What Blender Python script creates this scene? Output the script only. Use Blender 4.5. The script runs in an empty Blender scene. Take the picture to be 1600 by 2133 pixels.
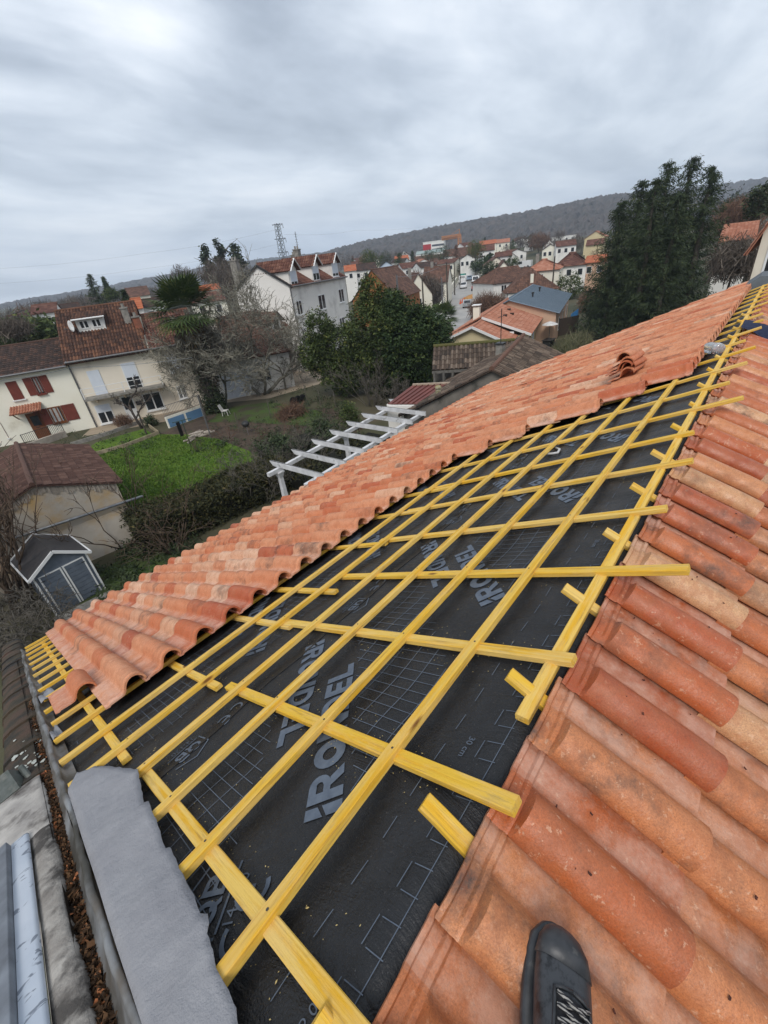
import bpy, math, random
import numpy as np
from mathutils import Vector, Matrix
SC = bpy.context.scene
COL = SC.collection
PI = math.pi
RND = random.Random(7)
R = math.radians

# ------------------------------------------------------------------ camera
# world: X along the ridge of the roof, Y across it (left slope = +Y), Z up, ridge at the origin height; metres
FPX, PITCH, ROLL, YAW = 888.9, 0.529055, -0.12117, 0.74511
CAM = np.array([0.0, -0.28125, 1.25])
G = -8.55                                   # ground level
SL = 0.412                                  # roof pitch
CS, SN = math.cos(SL), math.sin(SL)
_fw = np.array([math.cos(YAW)*math.cos(PITCH), math.sin(YAW)*math.cos(PITCH), -math.sin(PITCH)])
_r0 = np.array([math.sin(YAW), -math.cos(YAW), 0.0])
_u0 = np.cross(_r0, _fw)
_r = math.cos(ROLL)*_r0 + math.sin(ROLL)*_u0
_u = np.cross(_r, _fw)
cd = bpy.data.cameras.new('camera'); cam = bpy.data.objects.new('camera', cd); COL.objects.link(cam)
cam.matrix_world = Matrix(((_r[0], _u[0], -_fw[0], CAM[0]), (_r[1], _u[1], -_fw[1], CAM[1]), (_r[2], _u[2], -_fw[2], CAM[2]), (0, 0, 0, 1)))
cd.sensor_fit = 'VERTICAL'; cd.sensor_height = 36.0; cd.lens = FPX/2133*36; cd.clip_start = 0.05; cd.clip_end = 9000
SC.camera = cam

def ray(x, y):
    d = (x-800)*_r - (y-1066.5)*_u + FPX*_fw
    return d/np.linalg.norm(d)
def gh(D, az=None):                         # height of the ground at distance D: flat, then rising towards the hills
    t = min(1, max(0, (D-110)/150)); z = G+4.0*t*t*(3-2*t)+max(0, D-260)*.004
    if az is not None:
        q = min(1, max(0, (D-125)/160)); k = min(1, max(0, (R(36)-az)/R(16))); z += 5.0*q*q*(3-2*q)*k*k*(3-2*k)
    return z
def ghp(p): return gh(math.hypot(p[0]-CAM[0], p[1]-CAM[1]), math.atan2(p[1]-CAM[1], p[0]-CAM[0]))
def gp(x, y, z=None):                       # the point at height z (or on the ground) seen at x, y of the survey photograph
    d = ray(x, y)
    if z is not None: return Vector(CAM + (z-CAM[2])/d[2]*d)
    p = Vector(CAM + (G-CAM[2])/d[2]*d); D = math.hypot(p.x-CAM[0], p.y-CAM[1])
    if D < 105: return p
    t = 90.0
    for i in range(4000):
        q = Vector(CAM + t*d)
        if q.z < ghp(q): break
        t += .25
    return Vector((q.x, q.y, ghp(q)))
def pd(x, y, D):                            # the point at horizontal distance D in that direction
    d = ray(x, y); t = D/math.hypot(d[0], d[1])
    return Vector(CAM + t*d)
def LP(X, s, o=0.0):                        # left slope: along ridge, down the slope, above the surface
    return Vector((X, s*CS + o*SN, -s*SN + o*CS))
def RP(X, s, o=0.0):
    return Vector((X, -s*CS - o*SN, -s*SN + o*CS))

# ------------------------------------------------------------------ object helpers
def tag(o, label=None, cat=None, group=None, kind=None):
    if label: o['label'] = label
    if cat: o['category'] = cat
    if group: o['group'] = group
    if kind: o['kind'] = kind
    return o
def empty(name, label, cat, loc=(0, 0, 0), rz=0.0, group=None):
    o = bpy.data.objects.new(name, None); COL.objects.link(o)
    o.location = loc; o.rotation_euler = (0, 0, rz); o.empty_display_size = 0.2
    return tag(o, label, cat, group)
def link(name, me, mat, parent=None):
    o = bpy.data.objects.new(name, me); COL.objects.link(o)
    if mat is not None:
        for m in (mat if isinstance(mat, (list, tuple)) else [mat]): me.materials.append(m)
    if parent is not None: o.parent = parent
    return o
class MB:
    def __init__(s): s.v = []; s.f = []; s.t = []; s.cur = (0.5, 0.5, 0.5)
    def add(s, vs, fs, t=None):
        b = len(s.v); s.v.extend(tuple(v) for v in vs); s.f.extend(tuple(i+b for i in f) for f in fs)
        s.t.extend([t or s.cur]*len(fs))
    def box(s, x0, y0, z0, x1, y1, z1, t=None):
        s.add([(x0,y0,z0),(x1,y0,z0),(x1,y1,z0),(x0,y1,z0),(x0,y0,z1),(x1,y0,z1),(x1,y1,z1),(x0,y1,z1)],
              [(3,2,1,0),(4,5,6,7),(0,1,5,4),(1,2,6,5),(2,3,7,6),(3,0,4,7)], t)
    def hexa(s, p, t=None):                 # 8 points: 4 below, 4 above, same turn
        s.add(p, [(3,2,1,0),(4,5,6,7),(0,1,5,4),(1,2,6,5),(2,3,7,6),(3,0,4,7)], t)
    def bar(s, a, b, w, h, up=(0, 0, 1), t=None, c=0.0):   # bar from a to b, w wide, h high, chamfer c
        a = Vector(a); b = Vector(b); d = (b-a).normalized(); side = d.cross(Vector(up)).normalized(); u = side.cross(d)
        if c:
            sec = [(-w/2+c,-h/2),(w/2-c,-h/2),(w/2,-h/2+c),(w/2,h/2-c),(w/2-c,h/2),(-w/2+c,h/2),(-w/2,h/2-c),(-w/2,-h/2+c)]
        else: sec = [(-w/2,-h/2),(w/2,-h/2),(w/2,h/2),(-w/2,h/2)]
        n = len(sec)
        vs = [p+side*x+u*y for p in (a, b) for x, y in sec]
        fs = [tuple(range(n))[::-1], tuple(range(n, 2*n))] + [(i, (i+1) % n, n+(i+1) % n, n+i) for i in range(n)]
        s.add(vs, [f[::-1] for f in fs], t)
    def tube(s, pts, rad, n=6, t=None, cap=True):
        pts = [Vector(p) for p in pts]; m = len(pts)
        if not isinstance(rad, (list, tuple)): rad = [rad]*m
        vs = []; prev = None
        for i, p in enumerate(pts):
            d = (pts[min(i+1, m-1)]-pts[max(i-1, 0)])
            if d.length < 1e-9: d = Vector((0, 0, 1))
            d.normalize()
            ref = prev if prev is not None else (Vector((0, 0, 1)) if abs(d.z) < .9 else Vector((1, 0, 0)))
            a = (ref - d*ref.dot(d))
            if a.length < 1e-6: a = d.orthogonal()
            a.normalize(); prev = a; b = d.cross(a)
            vs += [p + (a*math.cos(2*PI*k/n)+b*math.sin(2*PI*k/n))*rad[i] for k in range(n)]
        fs = [(i*n+k, i*n+(k+1) % n, (i+1)*n+(k+1) % n, (i+1)*n+k) for i in range(m-1) for k in range(n)]
        if cap: fs += [tuple(range(n))[::-1], tuple(range((m-1)*n, m*n))]
        s.add(vs, fs, t)
    def lathe(s, c, prof, n=16, axis='z', t=None):
        vs = []
        for rr, z in prof:
            for k in range(n):
                a = 2*PI*k/n; q = (rr*math.cos(a), rr*math.sin(a), z)
                if axis == 'x': q = (q[2], q[0], q[1])
                if axis == 'y': q = (q[0], q[2], q[1])
                vs.append(Vector(c)+Vector(q))
        m = len(prof)
        fs = [(i*n+k, i*n+(k+1) % n, (i+1)*n+(k+1) % n, (i+1)*n+k) for i in range(m-1) for k in range(n)]
        fs += [tuple(range(n))[::-1], tuple(range((m-1)*n, m*n))]
        s.add(vs, fs, t)
    def prism(s, poly, h, ax=None, t=None):   # polygon of 3-D points extruded by vector h
        h = Vector(h); n = len(poly); p = [Vector(q) for q in poly]
        s.add(p+[q+h for q in p], [tuple(range(n))[::-1], tuple(range(n, 2*n))]+[(i, (i+1) % n, n+(i+1) % n, n+i) for i in range(n)], t)
    def mesh(s, name, smooth=False):
        me = bpy.data.meshes.new(name); me.from_pydata(s.v, [], s.f); me.update()
        a = me.attributes.new('tint', 'FLOAT_COLOR', 'FACE')
        a.data.foreach_set('color', np.array([(*q, 1.0) for q in s.t], dtype=np.float32).ravel())
        if smooth: me.polygons.foreach_set('use_smooth', [True]*len(me.polygons))
        return me
    def build(s, name, mat, parent=None, smooth=False):
        return link(name, s.mesh(name, smooth), mat, parent)
def np_quads(name, V, tint, mat, parent=None):   # V (n,4,3), tint (n,3)
    n = len(V); me = bpy.data.meshes.new(name)
    me.vertices.add(n*4); me.loops.add(n*4); me.polygons.add(n)
    me.vertices.foreach_set('co', V.astype(np.float32).ravel())
    me.loops.foreach_set('vertex_index', np.arange(n*4, dtype=np.int32))
    me.polygons.foreach_set('loop_start', np.arange(0, n*4, 4, dtype=np.int32))
    me.polygons.foreach_set('loop_total', np.full(n, 4, dtype=np.int32))
    me.update(calc_edges=True)
    a = me.attributes.new('tint', 'FLOAT_COLOR', 'FACE')
    a.data.foreach_set('color', np.concatenate([tint, np.ones((n, 1))], 1).astype(np.float32).ravel())
    return link(name, me, mat, parent)

# ------------------------------------------------------------------ material helpers
class NT:
    def __init__(s, name):
        s.m = bpy.data.materials.new(name); s.m.use_nodes = True; s.t = s.m.node_tree; s.n = s.t.nodes
        s.b = s.n['Principled BSDF']; s.tc = s.n.new('ShaderNodeTexCoord')
    def L(s, a, b): s.t.links.new(a, b)
    def set(s, sock, v):
        if hasattr(v, 'is_linked') or hasattr(v, 'links'): s.L(v, sock)
        else: sock.default_value = v
    def noise(s, scale, detail=4, rough=.55, vec=None, dist=0.0, mp=None, coord='Object'):
        n = s.n.new('ShaderNodeTexNoise'); n.inputs['Scale'].default_value = scale; n.inputs['Detail'].default_value = detail
        n.inputs['Roughness'].default_value = rough; n.inputs['Distortion'].default_value = dist
        v = vec if vec is not None else s.tc.outputs[coord]
        if mp is not None:
            q = s.n.new('ShaderNodeMapping'); q.inputs['Scale'].default_value = mp; s.L(v, q.inputs['Vector']); v = q.outputs[0]
        s.L(v, n.inputs['Vector']); return n.outputs['Fac']
    def voro(s, scale, feature='F1', mp=None, coord='Object', out='Distance'):
        n = s.n.new('ShaderNodeTexVoronoi'); n.feature = feature; n.inputs['Scale'].default_value = scale
        v = s.tc.outputs[coord]
        if mp is not None:
            q = s.n.new('ShaderNodeMapping'); q.inputs['Scale'].default_value = mp; s.L(v, q.inputs['Vector']); v = q.outputs[0]
        s.L(v, n.inputs['Vector']); return n.outputs[out]
    def ramp(s, fac, stops, interp='LINEAR'):
        n = s.n.new('ShaderNodeValToRGB'); cr = n.color_ramp; cr.interpolation = interp
        while len(cr.elements) < len(stops): cr.elements.new(.5)
        for e, (p, c) in zip(cr.elements, stops):
            e.position = p; e.color = (*c, 1) if isinstance(c, (tuple, list)) else (c, c, c, 1)
        s.L(fac, n.inputs[0]); return n.outputs[0]
    def mix(s, f, a, b, mode='MIX'):
        n = s.n.new('ShaderNodeMix'); n.data_type = 'RGBA'; n.blend_type = mode
        for k, v in ((0, f), (6, a), (7, b)):
            if isinstance(v, (tuple, list)): v = (*v[:3], 1)
            s.set(n.inputs[k], v)
        return n.outputs[2]
    def math(s, op, a, b=0.0, clamp=False):
        n = s.n.new('ShaderNodeMath'); n.operation = op; n.use_clamp = clamp; s.set(n.inputs[0], a); s.set(n.inputs[1], b); return n.outputs[0]
    def attr(s, name='tint'):
        a = s.n.new('ShaderNodeAttribute'); a.attribute_name = name
        q = s.n.new('ShaderNodeSeparateColor'); s.L(a.outputs['Color'], q.inputs[0]); return q.outputs
    def rnd(s): return s.n.new('ShaderNodeObjectInfo').outputs['Random']
    def bump(s, h, strength=.3, dist=.01):
        n = s.n.new('ShaderNodeBump'); n.inputs['Strength'].default_value = strength; n.inputs['Distance'].default_value = dist
        s.L(h, n.inputs['Height']); s.L(n.outputs[0], s.b.inputs['Normal']); return s
    def done(s, col, rough=.8, metal=0.0, spec=None):
        if isinstance(col, (tuple, list)): col = (*col[:3], 1)
        s.set(s.b.inputs['Base Color'], col); s.set(s.b.inputs['Roughness'], rough); s.b.inputs['Metallic'].default_value = metal
        if spec is not None: s.b.inputs['Specular IOR Level'].default_value = spec
        return s.m
def M(name, c1, c2=None, scale=4, lo=.35, hi=.65, rough=.85, bump=.2, bs=None, bd=.01, c3=None, s3=1.2, l3=.55, h3=.7, metal=0, spec=.3, mp=None, detail=5):
    t = NT(name)
    if c2 is None: c2 = tuple(q*.8 for q in c1)
    col = t.mix(t.ramp(t.noise(scale, detail, mp=mp), [(lo, 0.), (hi, 1.)]), c1, c2)
    if c3 is not None: col = t.mix(t.ramp(t.noise(s3, 6, .6), [(l3, 0.), (h3, 1.)]), col, c3)
    if bump: t.bump(t.noise(bs or scale*6, 3), bump, bd)
    return t.done(col, rough, metal, spec)
def Mtint(name, stops, nz=3, amount=.35, dark=(.03, .03, .03), rough=.9, bump=0, bs=30, bd=.01, spec=.2, patch=None):
    # per-face tint picks the colour along the ramp; a noise adds weathering
    t = NT(name); a = t.attr()
    col = t.ramp(a[0], stops)
    if amount: col = t.mix(t.math('MULTIPLY', t.ramp(t.noise(nz, 6, .65), [(.4, 0.), (.75, 1.)]), amount), col, dark)
    if patch: col = t.mix(t.ramp(t.noise(patch[1], 5, .6), [(patch[2], 0.), (patch[2]+.12, 1.)]), col, patch[0])
    if bump: t.bump(t.noise(bs, 3), bump, bd)
    return t.done(col, rough, 0, spec)

# ------------------------------------------------------------------ sky, sun, exposure
SUN_EL, SUN_AZ = R(50), R(207)              # azimuth measured from +X towards +Y
w = bpy.data.worlds.new('World'); SC.world = w; w.use_nodes = True
wt = w.node_tree; wn = wt.nodes; bg = wn['Background']
def W(t, **k):
    n = wn.new(t)
    for a, b in k.items(): setattr(n, a, b)
    return n
def wm(op, a, b=0.0, c=False):
    n = W('ShaderNodeMath', operation=op, use_clamp=c)
    for i, v in enumerate((a, b)):
        if isinstance(v, (int, float)): n.inputs[i].default_value = v
        else: wt.links.new(v, n.inputs[i])
    return n.outputs[0]
sky = W('ShaderNodeTexSky', sky_type='NISHITA'); sky.sun_disc = False
sky.sun_elevation = SUN_EL; sky.sun_rotation = PI/2-SUN_AZ; sky.air_density = 1.5; sky.dust_density = 3
tc = W('ShaderNodeTexCoord'); sep = W('ShaderNodeSeparateXYZ'); wt.links.new(tc.outputs['Generated'], sep.inputs[0])
zz = wm('ADD', wm('MAXIMUM', sep.outputs[2], 0.0), 0.16)
cmb = W('ShaderNodeCombineXYZ'); wt.links.new(wm('DIVIDE', sep.outputs[0], zz), cmb.inputs[0]); wt.links.new(wm('DIVIDE', sep.outputs[1], zz), cmb.inputs[1])
mp = W('ShaderNodeMapping'); mp.inputs['Rotation'].default_value = (0, 0, R(-62)); mp.inputs['Scale'].default_value = (.72, 1.15, 1); mp.inputs['Location'].default_value = (CLX, CLY, 0) if 'CLX' in globals() else (3.1, 1.7, 0)
wt.links.new(cmb.outputs[0], mp.inputs['Vector'])
n1 = W('ShaderNodeTexNoise'); n1.inputs['Scale'].default_value = .85; n1.inputs['Detail'].default_value = 7; n1.inputs['Roughness'].default_value = .5; n1.inputs['Distortion'].default_value = .35
n2 = W('ShaderNodeTexNoise'); n2.inputs['Scale'].default_value = 3.2; n2.inputs['Detail'].default_value = 6; n2.inputs['Roughness'].default_value = .55; n2.inputs['Distortion'].default_value = .3
for n in (n1, n2): wt.links.new(mp.outputs[0], n.inputs['Vector'])
fac = wm('ADD', wm('MULTIPLY', n1.outputs['Fac'], .78), wm('MULTIPLY', n2.outputs['Fac'], .22))
cr = W('ShaderNodeValToRGB'); wt.links.new(fac, cr.inputs[0])
el = cr.color_ramp.elements; el.new(.5); el.new(.5)
for e, (p, c) in zip(el, ((.36, (.29, .335, .405)), (.455, (.44, .495, .575)), (.54, (.63, .685, .76)), (.65, (.87, .90, .94)))):
    e.position = p; e.color = (*c, 1)
# a thin, paler band of cloud low over the horizon
hz = W('ShaderNodeMapRange'); wt.links.new(sep.outputs[2], hz.inputs[0]); hz.inputs[1].default_value = .02; hz.inputs[2].default_value = .30; hz.inputs[3].default_value = .55; hz.inputs[4].default_value = 0.0
mh = W('ShaderNodeMix', data_type='RGBA'); wt.links.new(hz.outputs[0], mh.inputs[0]); wt.links.new(cr.outputs[0], mh.inputs[6]); mh.inputs[7].default_value = (.64, .71, .79, 1)
sk = W('ShaderNodeMix', data_type='RGBA', blend_type='MULTIPLY'); sk.inputs[0].default_value = 1; wt.links.new(sky.outputs[0], sk.inputs[6]); sk.inputs[7].default_value = (.10, .10, .10, 1)
mx = W('ShaderNodeMix', data_type='RGBA'); mx.inputs[0].default_value = .93
wt.links.new(sk.outputs[2], mx.inputs[6]); wt.links.new(mh.outputs[2], mx.inputs[7]); wt.links.new(mx.outputs[2], bg.inputs['Color']); bg.inputs['Strength'].default_value = 1.0
sl = bpy.data.lights.new('sun', 'SUN'); sl.energy = 1.5; sl.angle = R(24); sl.color = (1.0, .955, .89)
so = bpy.data.objects.new('sun', sl); COL.objects.link(so)
so.rotation_euler = Vector((math.cos(SUN_EL)*math.cos(SUN_AZ), math.cos(SUN_EL)*math.sin(SUN_AZ), math.sin(SUN_EL))).to_track_quat('Z', 'Y').to_euler()
SC.view_settings.view_transform = 'Standard'; SC.view_settings.look = 'None'; SC.view_settings.exposure = 0.48; SC.view_settings.gamma = 1
SC.cycles.max_bounces = 6; SC.cycles.transparent_max_bounces = 8
# ================================================================== the unfinished roof
def tile_material(name, rough0, rough1, dk, g=1.0, bl=.82):
    t = NT(name); a = t.attr()
    base = t.ramp(a[0], [(p_, (c_[0]*g, c_[1]*g, c_[2]*g*bl)) for p_, c_ in [(0, (.60, .26, .135)), (.3, (.56, .20, .09)), (.5, (.50, .14, .052)), (.66, (.43, .085, .028)), (.80, (.31, .062, .028)), (.90, (.60, .32, .19)), (1, (.68, .42, .28))]])
    sx = t.n.new('ShaderNodeVectorMath'); sx.operation = 'ADD'; t.L(t.tc.outputs['Object'], sx.inputs[0])
    cx = t.n.new('ShaderNodeCombineXYZ'); t.L(t.math('MULTIPLY', a[1], 31.0), cx.inputs[0]); t.L(t.math('MULTIPLY', a[2], 17.0), cx.inputs[1]); t.L(cx.outputs[0], sx.inputs[1])
    v = sx.outputs[0]
    mott = t.ramp(t.noise(9, 6, .65, v), [(.35, 0.), (.7, 1.)])
    base = t.mix(t.math('MULTIPLY', mott, .32), base, (.58*g, .28*g, .155*g))
    drk = t.ramp(t.noise(5.5, 7, .68, v), [(.47, 0.), (.66, 1.)])
    base = t.mix(t.math('MULTIPLY', drk, t.math('MULTIPLY', a[1], dk), True), base, (.085, .056, .045))
    spk = t.ramp(t.noise(150, 4, .75, v), [(.54, 0.), (.66, 1.)])
    base = t.mix(t.math('MULTIPLY', spk, .45), base, (.20, .085, .05))
    fleck = t.ramp(t.noise(38, 4, .7, v), [(.60, 0.), (.66, 1.)])
    base = t.mix(t.math('MULTIPLY', fleck, t.math('MULTIPLY', a[2], .6)), base, (.66, .42, .28))
    grit = t.noise(240, 3, .8, v); base = t.mix(1.0, base, t.ramp(grit, [(.25, .62), (.5, 1.0), (.75, 1.25)]), 'MULTIPLY')
    rg = t.ramp(t.noise(11, 5, .6, v), [(.4, rough0), (.62, rough1)])
    pa = t.n.new('ShaderNodeAttribute'); pa.attribute_name = 'pan'      # pale dry deposit left in the flat channels
    st = t.math('MULTIPLY', t.ramp(t.noise(7, 6, .7, v), [(.38, 0.), (.60, 1.)]), pa.outputs['Fac'])
    base = t.mix(t.math('MULTIPLY', st, .62), base, (.64*g, .40*g, .30*g))
    wet = t.ramp(t.noise(16, 6, .7, v), [(.50, 0.), (.56, 1.)])
    base = t.mix(t.math('MULTIPLY', wet, .28), base, (.36, .105, .035))
    hb = t.math('ADD', t.math('MULTIPLY', t.noise(90, 5, .7, v), .7), t.math('MULTIPLY', t.noise(14, 3, .5, v), .7))
    t.bump(hb, .5, .006)
    return t.done(base, rg, 0, .42)
m_tile_wet = tile_material('wet_terracotta', .28, .62, 1.0, .91)
m_tile_dry = tile_material('terracotta', .55, .8, .85, 1.04, 1.0)

PW, PL = .2425, .375                         # cover width and gauge of the tiles
PROF = [(-.018, .015), (-.020, .027), (-.013, .046), (.001, .064), (.021, .078), (.046, .084), (.071, .079), (.093, .065), (.109, .044), (.119, .024), (.130, .013), (.150, .010), (.190, .010), (.214, .009), (.222, .003), (.244, .003)]
def tile_geo(full=True, exposed=False, flat=True):
    # local: x across, y down the slope from the head, z up
    yst = [0, .012, .018, .042, .048, .060, .068, .10, .22, .36, .455] if exposed else [0.02, .06, .16, .30, .44, .455]
    V = []; F = []; n = len(PROF); m = len(yst)
    def zz(x, z, y):
        if exposed:
            rib = .010 if (y <= .012 or .044 <= y <= .060) else 0.0
            if flat and z > .018 and y < .066: z = .018+(z-.018)*.13
            z += (rib if x > .02 else rib*.5) if flat else rib*.6
        z += .031*(y/.455)
        if y >= .44: z -= .004*(y-.44)/.015
        return z
    for y in yst:
        for x, z in PROF: V.append((x, y, zz(x, z, y)))
    for j in range(m-1):
        for i in range(n-1): F.append((j*n+i, (j+1)*n+i, (j+1)*n+i+1, j*n+i+1))
    # underside: a rim at the tail, the head and the two edges, and a skin below
    o = len(V); th = .012
    for y in yst:
        for i, (x, z) in enumerate(PROF):
            a = PROF[max(i-1, 0)]; b = PROF[min(i+1, n-1)]; dx, dz = b[0]-a[0], b[1]-a[1]; l = math.hypot(dx, dz)
            V.append((x+dz/l*th*.9, y, zz(x, z, y)-dx/l*th if i not in (0, n-1) else zz(x, z, y)-th*.8))
    for j in range(m-1):
        if full:
            for i in range(n-1): F.append((o+j*n+i, o+j*n+i+1, o+(j+1)*n+i+1, o+(j+1)*n+i))
        F.append((j*n, o+j*n, o+(j+1)*n, (j+1)*n)); F.append((j*n+n-1, (j+1)*n+n-1, o+(j+1)*n+n-1, o+j*n+n-1))
    b = (m-1)*n
    for i in range(n-1):
        F.append((b+i, o+b+i, o+b+i+1, b+i+1)); F.append((i, i+1, o+i+1, o+i))
    return np.array(V), F
TG_FULL = tile_geo(True, False); TG_LIP = tile_geo(True, True, False); TG_EXP = tile_geo(True, True); TG_IN = tile_geo(False, False)
def pan_values(geo):
    V_ = geo[0]; return np.array([min(1, max(0, (sum(V_[i][0] for i in f)/len(f)-.118)/.03)) for f in geo[1]], dtype=np.float32)
_PAN = {}
def pan_of(geo):
    k = id(geo[1]), len(geo[0])
    if k not in _PAN: _PAN[k] = pan_values(geo)
    return _PAN[k]
def tile_mesh(geo, tint):
    me = bpy.data.meshes.new('roof_tile'); me.from_pydata([tuple(v) for v in geo[0]], [], geo[1]); me.update()
    a = me.attributes.new('tint', 'FLOAT_COLOR', 'FACE'); a.data.foreach_set('color', np.tile(np.array([*tint, 1], dtype=np.float32), len(geo[1])))
    me.attributes.new('pan', 'FLOAT', 'FACE').data.foreach_set('value', pan_of(geo))
    me.polygons.foreach_set('use_smooth', [True]*len(geo[1]))
    e = me.attributes.new('sharp_edge', 'BOOLEAN', 'EDGE')
    me.set_sharp_from_angle(angle=R(38)) if hasattr(me, 'set_sharp_from_angle') else None
    return me
BASE_O = .058; BASE_R = .022
def tile_matrix(side, X, s, jr):             # head of the tile at X, s
    if side == 'L': ex, ey, ez, p = Vector((-1, 0, 0)), LP(0, 1), LP(0, 0, 1), LP(X, s, BASE_O)
    else: ex, ey, ez, p = Vector((1, 0, 0)), RP(0, 1), RP(0, 0, 1), RP(X, s, BASE_R)
    m = Matrix((ex, ey, ez)).transposed().to_4x4(); m.translation = p + ez*jr.uniform(-.0015, .0025) + ex*jr.uniform(-.0025, .0025)
    return m @ Matrix.Rotation(jr.uniform(-.007, .007), 4, 'Z') @ Matrix.Rotation(jr.uniform(-.006, .006), 4, 'X')
def pick(jr):
    q = jr.random(); r0 = jr.uniform(.40, .64) if q < .34 else jr.uniform(.64, .80) if q < .56 else jr.uniform(.0, .32) if q < .76 else jr.uniform(.88, 1)
    return (r0, jr.random()**1.1, jr.random())
def pick_left(jr):
    q = jr.random()
    r0 = jr.uniform(.0, .20) if q < .46 else jr.uniform(.20, .5) if q < .70 else jr.uniform(.5, .74) if q < .83 else jr.uniform(.88, 1)
    return (r0, jr.random()**1.6, jr.random())
def project(p):
    v = np.array(p)-CAM; z = v@_fw
    return (800+FPX*(v@_r)/z, 1066.5-FPX*(v@_u)/z, z)
NEAR = {(0, 0): (.42, .35, .3), (1, 0): (.20, .98, .5), (2, 0): (.57, .30, .9), (3, 0): (.31, .95, .7), (4, 0): (.70, .2, .2), (5, 0): (.60, .7, .6), (6, 0): (.68, .35, .8), (7, 0): (.93, .35, .6), (8, 0): (.52, .95, .4), (9, 0): (.64, .5, .6), (10, 0): (.72, .9, .3), (11, 0): (.90, .5, .5),
 (0, 1): (.50, .4, .6), (1, 1): (.24, .55, .8), (2, 1): (.30, .6, .9), (3, 1): (.27, .5, .9), (4, 1): (.33, .75, .6), (5, 1): (.90, .2, .8), (6, 1): (.38, .95, .4), (7, 1): (.50, .4, .7), (8, 1): (.88, .6, .4), (9, 1): (.30, .8, .5), (1, 2): (.33, .8, .5), (2, 2): (.36, .5, .8), (3, 2): (.30, .8, .4), (4, 2): (.42, .5, .6), (5, 2): (.66, .4, .5), (6, 2): (.31, .5, .5)}
def covering(name, label, side, cells, mat, nbig):
    root = empty(name, label, 'roof tiles', tuple(LP(0, 2.4) if side == 'L' else RP(0, .1)))
    info = []
    for (c, r, X, s, exp) in cells:
        jr = random.Random((c*7919+r*104729) ^ (11 if side == 'L' else 5)); mt = tile_matrix(side, X, s, jr)
        P = [project(mt @ Vector(q)) for q in ((.02, .05, .05), (.22, .05, .02), (.22, .42, .03), (.02, .42, .06))]
        vis = all(p[2] > .05 for p in P) and any(-60 < p[0] < 1660 and -60 < p[1] < 2190 for p in P)
        x0, x1 = max(0, min(p[0] for p in P)), min(1600, max(p[0] for p in P)); y0, y1 = max(0, min(p[1] for p in P)), min(2133, max(p[1] for p in P))
        info.append((max(0, x1-x0)*max(0, y1-y0) if vis else 0, mt, jr, exp, (c, r)))
    info.sort(key=lambda q: -q[0])
    rest = []
    inv = Matrix.Translation(-root.location)
    for k, (area, mt, jr, exp, cr_) in enumerate(info):
        tint = pick_left(jr) if side == 'L' else NEAR.get(cr_) or pick(jr)
        if k < nbig and area > 0:
            o = link('roof_tile', tile_mesh((TG_EXP if side == 'R' else TG_LIP) if exp else TG_IN, tint), mat, root); o.matrix_local = inv @ mt
        else: rest.append((inv @ mt, tint, exp))
    Vs = []; Fs = []; T = []; Pn = []; b = 0
    for mt, tint, exp in rest:
        g = (TG_EXP if side == 'R' else TG_LIP) if exp else TG_IN; A = np.array(mt)
        Vs.append(g[0] @ A[:3, :3].T + A[:3, 3]); Fs.extend([tuple(i+b for i in f) for f in g[1]]); Pn.append(pan_of(g)); T.append(np.tile(np.array([*tint, 1], dtype=np.float32), len(g[1]))); b += len(g[0])
    me = bpy.data.meshes.new('roof_tile'); me.from_pydata(np.concatenate(Vs).tolist(), [], Fs); me.update()
    at = me.attributes.new('tint', 'FLOAT_COLOR', 'FACE'); at.data.foreach_set('color', np.concatenate(T)); me.attributes.new('pan', 'FLOAT', 'FACE').data.foreach_set('value', np.concatenate(Pn))
    me.polygons.foreach_set('use_smooth', [True]*len(Fs)); me.set_sharp_from_angle(angle=R(38))
    o = link('roof_tile', me, mat, root); o['kind'] = 'stuff'
    return root
# left slope: thirteen courses from the eave up, then stepping up to the ridge from the fourth metre on
cells = []; NX = 55
top_row = lambda X: 2.42 if X < 4.35 else (2.42-.375*(1+int((X-4.35)/.16)) if X < 5.6 else .17)
for c in range(NX):
    X = .045+PW*(c+1); tr = max(.17, top_row(X)); k = 0
    ss = [2.42+PL*i for i in range(12)]
    s = 2.42-PL
    while s > tr-.02: ss.insert(0, s); s -= PL
    for r_, s in enumerate(ss): cells.append((c, round((s-.17)/PL)+3, X, s, r_ == 0))
covering('roof_tiles', 'terracotta roman tiles covering the far left slope down to the eave', 'L', cells, m_tile_dry, 100)
cells = []
for c in range(-2, 52):
    for r_ in range(9): cells.append((c, r_, .035+PW*c, .020+.018*min(1, max(0, .035+PW*c))+PL*r_+.005*math.sin(c*1.7), r_ == 0))
covering('roof_tiles', 'wet terracotta roman tiles on the near right slope under the boot', 'R', cells, m_tile_wet, 100)

# ---- loose tiles
def loose_tile(label, mt, tint, group=None, geo=None):
    o = link('roof_tile', tile_mesh(geo or TG_EXP, tint), m_tile_dry); o.matrix_world = mt
    return tag(o, label, 'roof tile', group)
def frame_at(p, xd, yd):
    xd = Vector(xd).normalized(); z = xd.cross(Vector(yd)).normalized(); y = z.cross(xd)
    m = Matrix((xd, y, z)).transposed().to_4x4(); m.translation = p; return m
loose_tile('single orange tile lying loose over the bare left edge of the roof', tile_matrix('L', .066, 2.90, random.Random(4)) @ Matrix.Translation((0, 0, .012)) @ Matrix.Rotation(R(-4), 4, 'Y'), (.42, .2, .1), geo=TG_FULL)
names5 = ['topmost tile of the small stack standing on the left slope', 'second tile from the top of the small stack on the left slope', 'middle tile of the stack of five on the left slope', 'fourth tile down in the small stack on the left slope', 'bottom tile of the small stack on the laid left slope tiles']
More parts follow.
